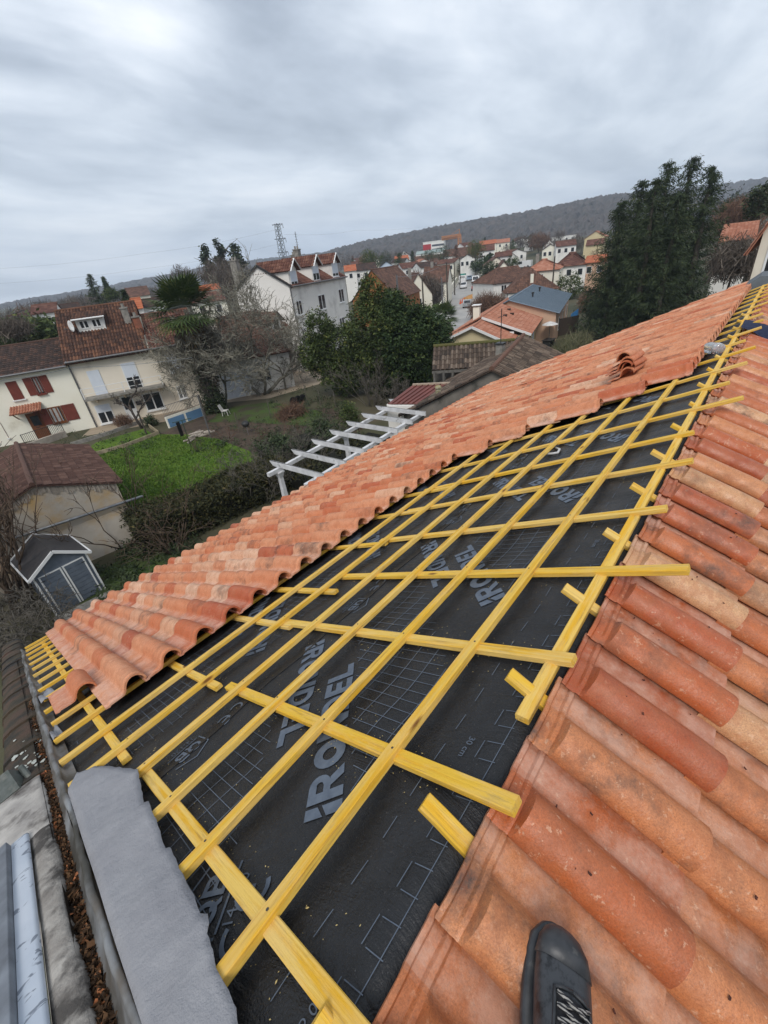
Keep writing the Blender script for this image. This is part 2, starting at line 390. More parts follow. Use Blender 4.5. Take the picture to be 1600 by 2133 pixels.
for k in range(5):
    loose_tile(names5[4-k], frame_at(LP(6.02+.016*math.sin(k*2.1), .74+.012*math.cos(k*3), .150+.042*k), LP(0, 1)-LP(0, 0), Vector((-1, .08*math.sin(k*1.7), 0))), ((.35, .5, .62, .42, .18)[k], .3, .2), 'stacked tiles on the left slope', geo=(TG_FULL[0]*np.array([1.12, 1.1, 1.1]), TG_FULL[1]))
loose_tile('tile sticking up out of its row low on the left slope', frame_at(LP(9.2, 3.4, .15), Vector((-1, 0, 0)), LP(0, 1, .12)-LP(0, 0)), (.5, .2, .1))

# ---- house body under the roof
m_under = NT('black_underlay')
_c = m_under.mix(m_under.ramp(m_under.noise(3.5, 6, .6), [(.4, 0.), (.7, 1.)]), (.012, .0125, .014), (.021, .022, .025))
_c = m_under.mix(m_under.ramp(m_under.noise(160, 2, .6), [(.66, 0.), (.74, 1.)]), _c, (.06, .06, .062))
m_under.bump(m_under.math('ADD', m_under.noise(220, 2), m_under.math('ADD', m_under.math('MULTIPLY', m_under.noise(6, 4, .6), 6.0), m_under.math('MULTIPLY', m_under.noise(2.2, 5, .65, mp=(2.4, .8, 1), dist=1.2), 8.0))), .6, .004)
m_under = m_under.done(_c, m_under.ramp(m_under.noise(5, 5), [(.4, .42), (.65, .62)]), 0, .4)
m_print = M('printed_ink', (.115, .140, .178), (.085, .105, .138), 30, rough=.6, bump=0)
m_wood = NT('yellow_treated_timber')
_g = m_wood.noise(6, 6, .6, mp=(.35, 9, 9)); _ob = m_wood.rnd()
_b = m_wood.mix(m_wood.ramp(_ob, [(.15, 0.), (.85, 1.)]), (.72, .445, .05), (.73, .50, .14))
_b = m_wood.mix(m_wood.ramp(_g, [(.46, 0.), (.60, 1.)]), _b, (.70, .385, .03))
_b = m_wood.mix(m_wood.math('MULTIPLY', m_wood.ramp(m_wood.noise(14, 5, .7, mp=(.25, 6, 6)), [(.54, 0.), (.68, 1.)]), .8), _b, (.34, .19, .055))
_b = m_wood.mix(m_wood.math('MULTIPLY', m_wood.ramp(m_wood.noise(2.6, 5, .7, mp=(1, 4, 4)), [(.60, 0.), (.72, 1.)]), .5), _b, (.26, .17, .07))
_k = m_wood.voro(2.3, mp=(1, 3.2, 3.2))
_b = m_wood.mix(m_wood.math('MULTIPLY', m_wood.ramp(m_wood.noise(5, 5, .7, mp=(.9, 4, 4)), [(.45, 0.), (.62, 1.)]), .45), _b, (.72, .50, .20))
_b = m_wood.mix(m_wood.math('MULTIPLY', m_wood.ramp(m_wood.noise(9, 6, .75, mp=(.6, 3, 3)), [(.55, 0.), (.72, 1.)]), .55), _b, (.30, .25, .14))
_b = m_wood.mix(m_wood.ramp(_k, [(.05, 1.), (.11, 0.)]), _b, (.20, .09, .025))
m_wood.bump(m_wood.noise(30, 5, .7, mp=(.25, 6, 6)), .6, .004)
m_wood = m_wood.done(_b, .75, 0, .2)
m_render = M('cream_render', (.56, .50, .40), (.48, .43, .34), 2, c3=(.36, .33, .28), s3=.7)
house = empty('house', 'house with its roof stripped to black underlay and yellow battens, under the camera', 'house', (6.5, 0, G))
Hi = Matrix.Translation((-6.5, 0, -G))
def hpart(name, mb, mat, smooth=False, parent=None):
    o = mb.build(name, mat, parent or house, smooth)
    if parent is None: o.matrix_local = Hi
    return o
b = MB()
ze = -6.9*SN-.25
for (x0, x1, y0, y1) in ((-.18, 13.2, 6.0, 6.3), (-.18, 13.2, -6.3, -6.0), (-.18, .12, -6.0, 6.0), (12.9, 13.2, -6.0, 6.0)): b.box(x0, y0, G, x1, y1, ze+.0)
for x0 in (-.18, 12.9): b.prism([(x0, -6.0, ze+.002), (x0, 6.0, ze+.002), (x0, .0, -.12)], (.3, 0, 0))
hpart('wall', b, m_render)
# underlay, folded over the ridge
b = MB(); jr = random.Random(3)
def mem_z(X, s): return -.012*math.sin((X-.03)/.545*PI)**2*min(1, s*3)+.003*math.sin(s*9+math.sin(X*5)*2)*math.sin(X*7)*min(1, s*3)
xs = [-.205+i*.0681 for i in range(200)]; xs = [x for x in xs if x < 13.35]
sr = [-.9, -.5, -.2, -.06, 0, .06] + [.06+.085*i for i in range(1, 84)]
vs = []
for s in sr:
    for x in xs:
        vs.append(LP(x, s, mem_z(x, s)) if s > 0 else RP(x, -s, 0.0))
nx = len(xs)
b.add(vs, [(j*nx+i, (j+1)*nx+i, (j+1)*nx+i+1, j*nx+i+1) for j in range(len(sr)-1) for i in range(nx-1)])
under = hpart('underlay', b, m_under, True)
# ---- print on the underlay
pr = MB()
def drop(X, s): return LP(X, s, mem_z(X, s)+.0035)
def pline(X0, s0, X1, s1, wd=.0026):
    L = math.hypot(X1-X0, s1-s0); n = max(1, int(L/.07)); px, ps = -(s1-s0)/L*wd/2, (X1-X0)/L*wd/2
    vs = []
    for i in range(n+1):
        t = i/n; X = X0+(X1-X0)*t; s = s0+(s1-s0)*t
        vs += [drop(X+px, s+ps), drop(X-px, s-ps)]
    pr.add(vs, [(2*i, 2*i+1, 2*i+3, 2*i+2) for i in range(n)])
def fill(poly, org, dx, dy, w=1.0):          # polygons already convex
    pr.add([drop(org[0]+dx[0]*x+dy[0]*y, org[1]+dx[1]*x+dy[1]*y) for x, y in poly], [tuple(range(len(poly)))])
def arc(cx, cy, ro, ri, a0, a1, n=9, sx=1.0):
    out = []
    for i in range(n):
        a, c = a0+(a1-a0)*i/n, a0+(a1-a0)*(i+1)/n
        out.append([(cx+sx*ro*math.cos(a), cy+ro*math.sin(a)), (cx+sx*ro*math.cos(c), cy+ro*math.sin(c)), (cx+sx*ri*math.cos(c), cy+ri*math.sin(c)), (cx+sx*ri*math.cos(a), cy+ri*math.sin(a))])
    return out
D90 = PI/2
GL = {  # chunky letters on a unit height, each a list of convex pieces; second value is the advance
 'I': ([[(0, 0), (.30, 0), (.30, .56), (0, .42)], [(0, .52), (.30, .68), (.30, 1), (0, 1)]], .40),
 'R': ([[(0, 0), (.28, 0), (.28, 1), (0, 1)], [(.28, .78), (.5, .78), (.5, 1), (.28, 1)], [(.28, .38), (.5, .38), (.5, .58), (.28, .58)], [(.40, .38), (.62, 0), (.92, 0), (.66, .40)]]+arc(.5, .69, .31, .10, -D90, D90), .98),
 'O': (arc(.46, .5, .5, .22, 0, 2*PI, 20, .92), 1.02),
 'N': ([[(0, 0), (.27, 0), (.27, 1), (0, 1)], [(.60, 0), (.87, 0), (.87, 1), (.60, 1)], [(.27, .62), (.60, 0), (.60, .38), (.27, 1)]], .98),
 'D': ([[(0, 0), (.27, 0), (.27, 1), (0, 1)], [(.27, .77), (.42, .77), (.42, 1), (.27, 1)], [(.27, 0), (.42, 0), (.42, .23), (.27, .23)]]+arc(.42, .5, .5, .27, -D90, D90, 12, .92), 1.0),
 'E': ([[(0, 0), (.27, 0), (.27, 1), (0, 1)], [(.27, .78), (.74, .78), (.74, 1), (.27, 1)], [(.27, .39), (.66, .39), (.66, .61), (.27, .61)], [(.27, 0), (.74, 0), (.74, .22), (.27, .22)]], .84),
 'L': ([[(0, 0), (.27, 0), (.27, 1), (0, 1)], [(.27, 0), (.74, 0), (.74, .24), (.27, .24)]], .76),
 'Q': (arc(.46, .5, .5, .30, 0, 2*PI, 18, .92)+[[(.52, .30), (.66, .40), (1.0, .0), (.82, -.06)]], 1.06),
 'B': ([[(0, 0), (.2, 0), (.2, 1), (0, 1)], [(.2, .82), (.48, .82), (.48, 1), (.2, 1)], [(.2, .42), (.48, .42), (.48, .58), (.2, .58)], [(.2, 0), (.48, 0), (.48, .18), (.2, .18)]]+arc(.48, .75, .25, .09, -D90, D90, 7)+arc(.48, .25, .27, .08, -D90, D90, 7), .86),
 'C': (arc(.5, .5, .5, .37, .35*PI, 1.65*PI, 14), .9),
 'e': (arc(.5, .5, .5, .37, .35*PI, 1.65*PI, 14)+[[(.14, .44), (.62, .44), (.62, .56), (.14, .56)]], .9),
}
def word(txt, X, s, ang, h, adv=1.0, flip=1):
    dx = (math.cos(ang)*h, math.sin(ang)*h); dy = (-math.sin(ang)*h*flip, math.cos(ang)*h*flip); x = 0
    for ch in txt:
        g, a = GL[ch]
        for q in g: fill([(px+x, py) for px, py in q], (X, s), dx, dy)
        x += a*adv
def small_text(txt, X, s, ang, h):
    cu = bpy.data.curves.new('t', 'FONT'); cu.body = txt; cu.size = h*1.4
    o = bpy.data.objects.new('t', cu); COL.objects.link(o); dg = bpy.context.evaluated_depsgraph_get()
    me = bpy.data.meshes.new_from_object(o.evaluated_get(dg))
    dx = (math.cos(ang), math.sin(ang)); dy = (-math.sin(ang), math.cos(ang))
    pr.add([drop(X+dx[0]*v.co.x+dy[0]*v.co.y, s+dx[1]*v.co.x+dy[1]*v.co.y) for v in me.vertices], [tuple(p.vertices) for p in me.polygons])
    bpy.data.objects.remove(o); bpy.data.curves.remove(cu); bpy.data.meshes.remove(me)
def qb(X, s, ang, k):
    dx = (math.cos(ang)*k, math.sin(ang)*k); dy = (-math.sin(ang)*k, math.cos(ang)*k)
    word('QB', X, s, ang, k*.62)
    def at(x, y): return (X+dx[0]*x+dy[0]*y, s+dx[1]*x+dy[1]*y)
    for (a, c) in (((-.1, -.18), (1.32, -.18)), ((-.18, .72), (.6, 1.12)), ((.6, 1.12), (1.38, .72)), ((-.18, .72), (-.18, -.18))):
        pline(*at(*a), *at(*c), .06*k)
    small_text('14-120', *at(-.05, -.55), ang, k*.27)
PER = 1.12
for row, (s0, xo) in enumerate(((.0, .0), (1.36, -.64), (2.72, -.2))):
    for n in range(-2, 12):
        if row == 2 and n > 3: continue
        X0 = n*PER+xo
        if X0 < 12:
            if X0 > -.62:
                word('IRONDEL', X0+.335, s0+.385, R(44.5), .128)
                word('IRONDEL', X0+.90, s0+1.385, R(44.5)+PI, .122)
            # measuring grid between the words
            for k in range(30):
                x = .36+.05*k; lo = max(.37, x-.54-.03*(k % 2)); hi = min(1.11, x+.02*(k % 2))
                if hi-lo > .06 and X0+x > -.19: pline(X0+x, s0+lo, X0+x, s0+hi)
            for k in range(8):
                s = .40+.10*k; xa = max(-.19, X0+s-.01); xb = X0+s+.55
                if xb > xa+.05: pline(xa, s0+s, xb, s0+s, .0034)
            if X0 > -.4: qb(X0+.235, s0+1.40, R(188), .105)
            if X0 > -.5: word('Ce', X0+.47, s0+1.42, R(188), .075, 1.15)
qb(-.07, .485, R(38), .125)
word('Ce', -.035, .315, R(40), .105, 1.1)
for n in range(0, 100):
    x = -.17+.1255*n
    if x > 12.5: break
    pline(x, .190, x+.064, .190); pline(x+.055, .071, x+.118, .071)
    pline(x+.118, .062, x+.124, .006, .0024); pline(x+.056, .058, x+.060, -.0+.004, .0024)
    if n < 60: pline(x, .012, x+.125, .012, .0026)
small_text('30 cm', .70, .125, R(180), .022); small_text('10 cm', .03, .10, R(180), .024); small_text('20 cm', 1.95, .125, R(180), .022)
lap = MB(); xs2 = [-.2+.07*i for i in range(194)]
for sl_ in (1.335, 2.70): lap.add([q for x in xs2 for q in (LP(x, sl_+.004*math.sin(x*3), mem_z(x, sl_)+.0045), LP(x, sl_+.05, mem_z(x, sl_)+.0012), LP(x, sl_+.004*math.sin(x*3), mem_z(x, sl_)-.004))], [(3*i, 3*i+1, 3*i+4, 3*i+3) for i in range(193)]+[(3*i+2, 3*i, 3*i+3, 3*i+5) for i in range(193)])
hpart('lap_joint', lap, m_under)
sd = MB(); jr = random.Random(14); cls_ = [.035, .535, 1.06, 1.61, 2.16, 2.76]
for i in range(1500):
    X = jr.choice(cls_)+jr.gauss(0, .07); s = jr.uniform(.1, 2.3); s += jr.gauss(0, .03); l = jr.uniform(.0006, .0018)*(2 if i % 17 == 0 else 1); a = jr.uniform(0, PI); c_, s_ = math.cos(a)*l, math.sin(a)*l
    sd.add([drop(X-c_*2, s-s_*2), drop(X+s_, s-c_), drop(X+c_*2, s+s_*2), drop(X-s_, s+c_)], [(0, 1, 2, 3)])
o = sd.build('sawdust', M('sawdust', (.55, .42, .18), bump=0)); tag(o, 'specks of sawdust scattered on the black underlay', 'sawdust', kind='stuff')
hpart('print', pr, m_print).location = Hi.translation
# ---- battens and counter battens
def timber(name, a, b_, wd, ht, up, bow=.004, seed=0, lift=0.0):
    # mesh with x along the length so that the grain follows it
    a = Vector(a); b_ = Vector(b_); d = b_-a; L = d.length; d.normalize(); side = d.cross(Vector(up)).normalized(); u = side.cross(d)
    jr = random.Random(seed); n = max(3, int(L/(.14 if lift else .45))); c = .0025
    sec = [(-wd/2+c, -ht/2), (wd/2-c, -ht/2), (wd/2, -ht/2+c), (wd/2, ht/2-c), (wd/2-c, ht/2), (-wd/2+c, ht/2), (-wd/2, ht/2-c), (-wd/2, -ht/2+c)]
    vs = []; ph = jr.uniform(0, 6); am = jr.uniform(.3, 1)*bow
    off = jr.uniform(-40, 40)
    for i in range(n+1):
        x = L*i/n; dy = am*math.sin(ph+x*1.1)+jr.uniform(-.0008, .0008)
        dz = .052*max(0, (x-(L-lift-.45))/.45)**2 if lift else 0     # sprung upwards over the ridge
        vs += [(x+off, y+dy, z+dz) for y, z in sec]
    fs = [tuple(range(8))[::-1], tuple(range(n*8, n*8+8))]+[(i*8+k, i*8+(k+1) % 8, (i+1)*8+(k+1) % 8, (i+1)*8+k) for i in range(n) for k in range(8)]
    mb = MB(); mb.add(vs, fs)
    o = mb.build(name, m_wood, house)
    m = Matrix((d, -side, u)).transposed().to_4x4(); m.translation = a - d*off
    o.matrix_local = Hi @ m
    return o
UPL, UPR = LP(0, 0, 1), RP(0, 0, 1)
jr = random.Random(21)
CLX_ = [.035, .535, 1.06, 1.61, 2.16, 2.76, 3.30, 3.88, 4.47, 5.07, 5.72, 6.3, 6.85, 7.4, 8.0, 8.55, 9.1, 9.7, 10.3, 10.9, 11.5, 12.1, 12.7]
ENDS = [-.2, -.125, -.085, -.32, -.15, -.17, -.10, -.31, -.18, -.25, -.27]
LOW = [-.015, .48, 1.015, 1.40, 2.08, 2.70, 3.22]
for i, X in enumerate(CLX_):
    e = ENDS[i] if i < len(ENDS) else -.12-.2*jr.random()
    top_lo = (1.70, 1.68, 1.70, 1.68, 1.80, 1.9, 1.9)[i] if i < 7 else 99
    bot = (1.50, 1.60, 1.86, 1.88, 1.92, 2.1, 2.3)[i] if i < 7 else 6.9
    timber('counter_batten', LP(X-.02, bot, .0145), LP(X, e, .031), .046, .025, UPL, seed=i+1)
    if i < 7: timber('counter_batten', LP(LOW[i]-.02, 6.9, .0145), LP(LOW[i], top_lo, .0145), .044, .024, UPL, seed=i+60)
for i, (s, x0) in enumerate(((.306, -.10), (.690, -.07), (1.058, -.05), (1.437, -.09), (1.81, -.235), (2.165, -.24), (2.545, -.235), (2.90, -.22), (3.28, -.235), (3.65, -.22), (4.03, -.23), (4.40, -.21), (4.78, -.23), (5.15, -.22), (5.52, -.23), (5.9, -.22), (6.28, -.23), (6.65, -.22), (6.95, -.22))):
    lim = 13.3
    timber('batten', LP(x0, s, .0415), LP(lim*.42 if i < 6 else lim*.5, s+jr.uniform(-.006, .006), .0415), .042, .028, UPL, seed=200+i)
    timber('batten', LP((lim*.42 if i < 6 else lim*.5)+.004, s, .0415), LP(lim, s, .0415), .042, .028, UPL, seed=300+i)
nl_ = MB()
for s in (.306, .690, 1.058, 1.437, 1.81, 2.165):
    for X in CLX_[:13]:
        c = LP(X+jr.uniform(-.012, .012), s+jr.uniform(-.008, .008), .0557); nl_.prism([c+(LP(math.cos(q*PI/3), math.sin(q*PI/3))-LP(0, 0))*.0042 for q in range(6)], LP(0, 0, .0012)-LP(0, 0))
o = hpart('nail', nl_, M('nail_steel', (.10, .09, .08), rough=.5, metal=.6, bump=0)); o['kind'] = 'stuff'
timber('ridge_batten', LP(.80, -.012, .012), LP(6.4, -.006, .012), .043, .026, Vector((0, .12, 1)), seed=400)
timber('ridge_batten', LP(6.405, -.012, .012), LP(13.2, -.006, .012), .043, .026, Vector((0, .12, 1)), seed=401)
def rpx(x, y, o=0.0):
    d = ray(x, y); oo = o/CS; t = -(CAM[2]-oo-SN/CS*CAM[1])/(d[2]-SN/CS*d[1]); q = CAM+t*d
    return q[0], -(q[1]+o*SN)/CS
stub = [rpx(x, y, .03) for x, y in ((888, 1665), (1065, 1398), (1180, 1218), (1265, 1100), (1320, 1005), (1362, 935), (1403, 880), (1440, 835), (1457, 795))]
for i in range(16):
    X, s = stub[i] if i < 9 else (stub[8][0]+.56*(i-8), -.08)
    timber('counter_batten', RP(X, s, .010), RP(X, .06, .010), .046, .024, UPR, seed=500+i, bow=0)
timber('counter_batten', RP(.0, -.06, .010), RP(.0, .06, .010), .046, .026, UPR, seed=499, bow=0)
for i in range(-1, 24):
    timber('counter_batten', RP(.03+.545*i, .16, .002), RP(.03+.545*i, 3.4, .002), .046, .003, UPR, seed=520+i)
for i in range(9): timber('batten', RP(-.2, .12+PL*i, .010), RP(13, .12+PL*i, .010), .04, .016, UPR, seed=560+i)
# ================================================================== along the bare verge: gutter, parapet, old coping
m_zinc = M('weathered_zinc', (.33, .33, .35), (.20, .19, .195), 14, c3=(.11, .09, .075), s3=6, l3=.5, h3=.7, rough=.55, bump=.35, bs=40, bd=.006, metal=.35)
m_zinc_wall = M('streaked_zinc', (.30, .31, .32), (.15, .13, .11), 5, c3=(.07, .065, .055), s3=3.0, l3=.42, h3=.62, rough=.5, bump=.2, metal=.3, mp=(2.5, 1, 1))
m_conc = M('old_concrete', (.40, .375, .34), (.22, .20, .18), 9, c3=(.075, .068, .062), s3=5.0, l3=.52, h3=.62, rough=.9, bump=.6, bs=70, bd=.008)
m_conc2 = M('pale_mortar', (.50, .47, .43), (.30, .28, .26), 6, c3=(.06, .05, .045), s3=3.2, l3=.55, h3=.66, rough=.9, bump=.5, bs=30, bd=.01)
m_moss = M('mossy_old_tile', (.085, .052, .038), (.05, .045, .025), 6, c3=(.028, .026, .024), s3=3, l3=.45, h3=.62, rough=.9, bump=.6, bs=60, bd=.01)
m_clay = M('old_clay', (.32, .12, .065), (.20, .09, .055), 20, rough=.85, bump=.3)
m_lich = M('white_lichen', (.55, .56, .52), (.40, .42, .37), 40, bump=.4)
m_leaf = Mtint('dead_leaves', [(0, (.028, .018, .012)), (.5, (.07, .04, .022)), (.85, (.13, .07, .035)), (1, (.38, .14, .06))], amount=0, rough=.9)
m_dark = M('dark_debris', (.022, .017, .013), (.045, .032, .022), 40, bump=.8, bs=90, bd=.01)
jr = random.Random(5)
def strip(mb, secs):                         # secs: list of cross-sections (lists of points)
    n = len(secs[0]); b = [p for s in secs for p in s]
    mb.add(b, [(i*n+k, i*n+k+1, (i+1)*n+k+1, (i+1)*n+k) for i in range(len(secs)-1) for k in range(n-1)])
ss = [.06+.07*i for i in range(100)]
b = MB()
b.tube([LP(-.256+.005*math.sin(s*5)+jr.uniform(-.003, .003), s, .046+jr.uniform(-.004, .004)) for s in ss], [.013+jr.uniform(-.003, .003) for s in ss], 8)
strip(b, [[LP(-.262+.004*math.sin(s*7), s, .044), LP(-.275+.004*math.sin(s*5), s, .012), LP(-.293+.005*math.sin(s*3+1), s, -.022+.004*math.sin(s*9)), LP(-.318, s, -.050)] for s in ss])
strip(b, [[LP(-.250, s, .046), LP(-.238, s, .012), LP(-.20, s, .006)] for s in ss])
o = b.build('edge_flashing', m_zinc_wall, None, True); tag(o, 'grey rolled zinc flashing along the bare left edge of the roof', 'flashing')
b = MB()
strip(b, [[LP(-.352, s, -.02), LP(-.350, s, -.046+.004*math.sin(s*21)), LP(-.33, s, -.050+.004*math.sin(s*17)), LP(-.312, s, -.046), LP(-.300, s, -.052)] for s in ss])
gut = b.build('valley_gutter', m_dark); tag(gut, 'narrow gutter full of brown leaf litter between the zinc edge and the concrete parapet', 'gutter')
nl = 5200; V = np.zeros((nl, 4, 3)); T = np.zeros((nl, 3)); rs = np.random.RandomState(3)
for i in range(nl):
    s = .1+4.2*rs.rand()**1.6; X = -.329+rs.normal()*.011; c = LP(X, s, -.046+rs.rand()*.012)
    a = Vector(rs.normal(size=3)).normalized(); q = Vector(rs.normal(size=3)).cross(a).normalized(); l = .004+.009*rs.rand()**2; w_ = l*(.35+.5*rs.rand())
    V[i] = [c-a*l-q*w_, c+a*l-q*w_, c+a*l+q*w_, c-a*l+q*w_]; T[i] = (rs.rand()**1.15, 0, 0)
o = np_quads('leaf_litter', V, T, m_leaf, gut); o['kind'] = 'stuff'
# parapet: two stretches of concrete with a rounded dark edge
def parapet(name, label, s0, s1, X0, X1, mat, top, seed):
    jr = random.Random(seed); b = MB(); secs = []
    n = int((s1-s0)/.045)
    for i in range(n+1):
        s = s0+(s1-s0)*i/n; w_ = .006*math.sin(s*9+seed)+jr.uniform(-.003, .003)
        secs.append([LP(X1+w_, s, -.5), LP(X1+w_, s, top-.016), LP(X1-.006+w_, s, top-.003+jr.uniform(-.001, .001)), LP(X1-.03, s, top+jr.uniform(-.0015, .0015)), LP((X0+X1)/2, s, top+.001+jr.uniform(-.0015, .0015)), LP(X0+.02, s, top), LP(X0, s, top-.01), LP(X0, s, -.5)])
    strip(b, secs); n8 = 8
    b.add(secs[0], [tuple(range(n8))]); b.add(secs[-1], [tuple(range(n8))[::-1]])
    return tag(b.build(name, mat, None, True), label, 'parapet')
parapet('parapet', 'grey black stained concrete parapet running beside the leafy gutter', -.25, 1.78, -.428, -.346, m_conc, -.018, 1)
parapet('parapet', 'pale mortar hump of the parapet below the grey vent box', 1.785, 2.43, -.60, -.346, m_conc2, -.022, 2)
# painted zinc flashing on the far side of the parapet
m_fl = NT('blue_grey_zinc'); _c = m_fl.mix(m_fl.ramp(m_fl.noise(5, 5), [(.35, 0.), (.7, 1.)]), (.56, .60, .66), (.46, .51, .58))
_d = m_fl.ramp(m_fl.noise(26, 3, .5, mp=(.55, 1, 1), dist=.6), [(.60, 0.), (.625, 1.)])
_c = m_fl.mix(m_fl.math('MULTIPLY', _d, .8), _c, (.13, .15, .19)); m_fl = m_fl.done(_c, .45, .2, .5)
b = MB(); fs_ = [-.25+.08*i for i in range(27)]
strip(b, [[LP(-.427, s, -.017), LP(-.430, s, -.009), LP(-.440, s, -.006), LP(-.470, s, -.005+.001*math.sin(s*13)), LP(-.489, s, -.008)] for s in fs_])
tag(b.build('flashing', m_fl, None, True), 'pale blue grey zinc strip with dark drips at the lower left corner', 'flashing')
b = MB(); strip(b, [[LP(-.490, s, -.013), LP(-.494, s, .016), LP(-.498, s, .017), LP(-.54, s, .012), LP(-.60, s, -.02), LP(-.62, s, -.3)] for s in fs_])
tag(b.build('flashing', M('dull_zinc', (.26, .28, .31), (.16, .17, .19), 8, rough=.5, metal=.4, bump=.1), None, True), 'dull grey upright zinc sheet at the left edge, beyond the dripped strip', 'flashing')
# old mossy coping tiles of the neighbouring wall
b = MB()
for i in range(11):
    s0, s1 = 2.44+.62*i, 2.44+.62*(i+1)+.05; dz = .0
    prof = [(-.56, -.07), (-.53, -.01), (-.47, .012), (-.42, .018), (-.36, .016), (-.315, .004), (-.292, -.03), (-.285, -.075)]
    lo = [[LP(x+(.03 if i > 0 and x > -.4 else 0)*min(1, i*.5), s, z-.05+(.016 if k == 0 else 0)) for x, z in prof] for k, s in enumerate((s0, s0+.3, s1))]
    strip(b, lo); b.add(lo[0], [tuple(range(8))])
cop = b.build('coping', m_moss, None, True); tag(cop, 'old mossy dark tile coping of the neighbouring wall, spotted with lichen', 'coping')
b = MB(); pr_ = [LP(x, 2.434, z-.052+.012) for x, z in ((-.555, -.06), (-.53, -.01), (-.47, .012), (-.42, .018), (-.36, .016), (-.315, .004), (-.294, -.028), (-.286, -.07))]
b.prism(pr_+[LP(-.30, 2.434, -.12), LP(-.55, 2.434, -.12)], LP(0, -.006)-LP(0, 0)); b.build('tile_end', m_clay, cop)
b = MB()
for i in range(46):
    s = 2.55+abs(jr.gauss(0, .35)); X = jr.uniform(-.47, -.32); r0 = jr.uniform(.004, .016)*(1.6 if i < 4 else 1); n = 9
    zt = -.05+.018-.014*((X+.42)/.1)**2+.004+.016*max(0, 1-(s-2.44)/.3)
    c = [LP(X+r0*math.cos(2*PI*k/n)*jr.uniform(.6, 1.1), s+1.3*r0*math.sin(2*PI*k/n)*jr.uniform(.6, 1.1), zt) for k in range(n)]
    b.prism(c, LP(0, 0, .004)-LP(0, 0))
b.build('lichen', m_lich, cop)
b = MB()                                      # wall below the parapet and coping, down to the ground
wl = [(.45, -.4), (6.9, -.4)]
b.hexa([(-.60, -.6, G), (-.338, -.6, G), (-.338, 7.0, G), (-.60, 7.0, G), LP(-.60, -.4, -.45), LP(-.338, -.4, -.45), LP(-.338, 7.2, -.45), LP(-.60, 7.2, -.45)])
tag(b.build('party_wall', m_conc2), 'rendered party wall under the concrete parapet', 'wall')
# grey plastic vent box leaning on the coping
v = empty('vent_box', 'dark grey plastic vent box with a slot, at the end of the mossy coping', 'vent', LP(-.50, 2.50, -.01), R(8))
m_vent = M('grey_green_plastic', (.115, .125, .115), (.075, .085, .075), 20, rough=.45, bump=.1, c3=(.16, .16, .14), s3=15)
m_black = M('black_gap', (.006, .006, .006), rough=.9, bump=0)
b = MB(); b.hexa([(-.13, -.10, -.035), (.075, -.10, -.035), (.085, .10, -.03), (-.13, .10, -.03), (-.13, -.085, .035), (.045, -.085, .030), (.055, .09, .035), (-.13, .09, .04)])
b.build('housing', m_vent, v)
b = MB(); b.bar((-.13, -.115, -.02), (.095, -.112, -.022), .03, .028, c=.008); b.bar((.095, -.112, -.022), (.10, .10, -.02), .03, .028, c=.008); b.build('rim', m_vent, v)
b = MB(); b.hexa([(-.12, -.105, .0), (.03, -.105, .0), (.03, -.098, .022), (-.12, -.098, .022), (-.12, -.100, .003), (.03, -.100, .003), (.03, -.088, .024), (-.12, -.088, .024)]); b.build('slot', m_black, v)
b = MB(); b.tube([(-.14, -.118, .005), (-.06, -.12, .0), (-.03, -.118, -.004)], .006); b.build('rod', M('white_plastic', (.62, .62, .6), rough=.4, bump=0), v)
b = MB(); b.hexa([(-.04, -.12, -.11), (.07, -.10, -.11), (.08, .06, -.11), (-.03, .05, -.11), (-.05, -.10, -.036), (.06, -.09, -.036), (.07, .06, -.036), (-.04, .05, -.036)])
b.build('block', M('burnt_wood', (.03, .02, .018), (.10, .06, .05), 12, bump=.6, bs=30, bd=.01), v)
# grey sheet draped over the batten ends
m_felt = NT('grey_fleece'); _c = m_felt.mix(m_felt.ramp(m_felt.noise(6, 5), [(.35, 0.), (.7, 1.)]), (.285, .285, .30), (.235, .235, .252))
m_felt.bump(m_felt.math('ADD', m_felt.noise(260, 2), m_felt.math('MULTIPLY', m_felt.noise(5, 5, .65), 12.)), .5, .004); m_felt = m_felt.done(_c, .8, 0, .3)
rt = [(1.86, -.185), (1.79, -.12), (1.70, -.085), (1.56, -.04), (1.43, .0), (1.30, -.022), (1.17, -.040), (1.155, -.028), (1.0, -.038), (.83, -.058), (.815, -.046), (.70, -.052), (.56, -.058), (.485, -.064), (.46, -.054), (.43, -.060), (.415, -.074), (.36, -.080), (.318, -.088), (.25, -.091), (.205, -.094), (.16, -.108), (.10, -.112), (.0, -.13)]
def rx(s):
    for (a, x0), (c, x1) in zip(rt, rt[1:]):
        if c <= s <= a: return x0+(x1-x0)*(a-s)/(a-c)
    return rt[-1][1]
ys = sorted(set([q[0] for q in rt]+[.0+.031*i for i in range(60)])); secs = []
for s in ys:
    xr = rx(s)+.0014*math.sin(s*97+2*math.sin(s*31)); xl = -.242-.0*s if s < 1.76 else -.242+(s-1.76)*.55
    row = []
    for k in range(9):
        t = k/8; X = xl+(xr-xl)*t
        z = .050+.004*math.sin(t*PI)+.003*math.sin(s*11+t*3)+.012*math.sin((s-t*.25)*14)*t*(1-t)+.004*math.sin((s+t*.12)*37)*t*(1-t)+.002*math.sin(s*83+t*9)*t+.006*(math.exp(-((s-t*.55-.12)/.05)**2))
        near = min(abs(s-q) for q in (.306, .69, 1.058, 1.437)); z += .006*math.exp(-(near/.05)**2)*t
        row.append(LP(X, s, z+.006))
    secs.append(row)
b = MB(); strip(b, secs)
o = b.build('grey_sheet', m_felt, None, True); tag(o, 'grey fleece sheet draped over the batten ends at the lower left edge', 'sheet')
md = o.modifiers.new('thick', 'SOLIDIFY'); md.thickness = .0018; md.offset = 0
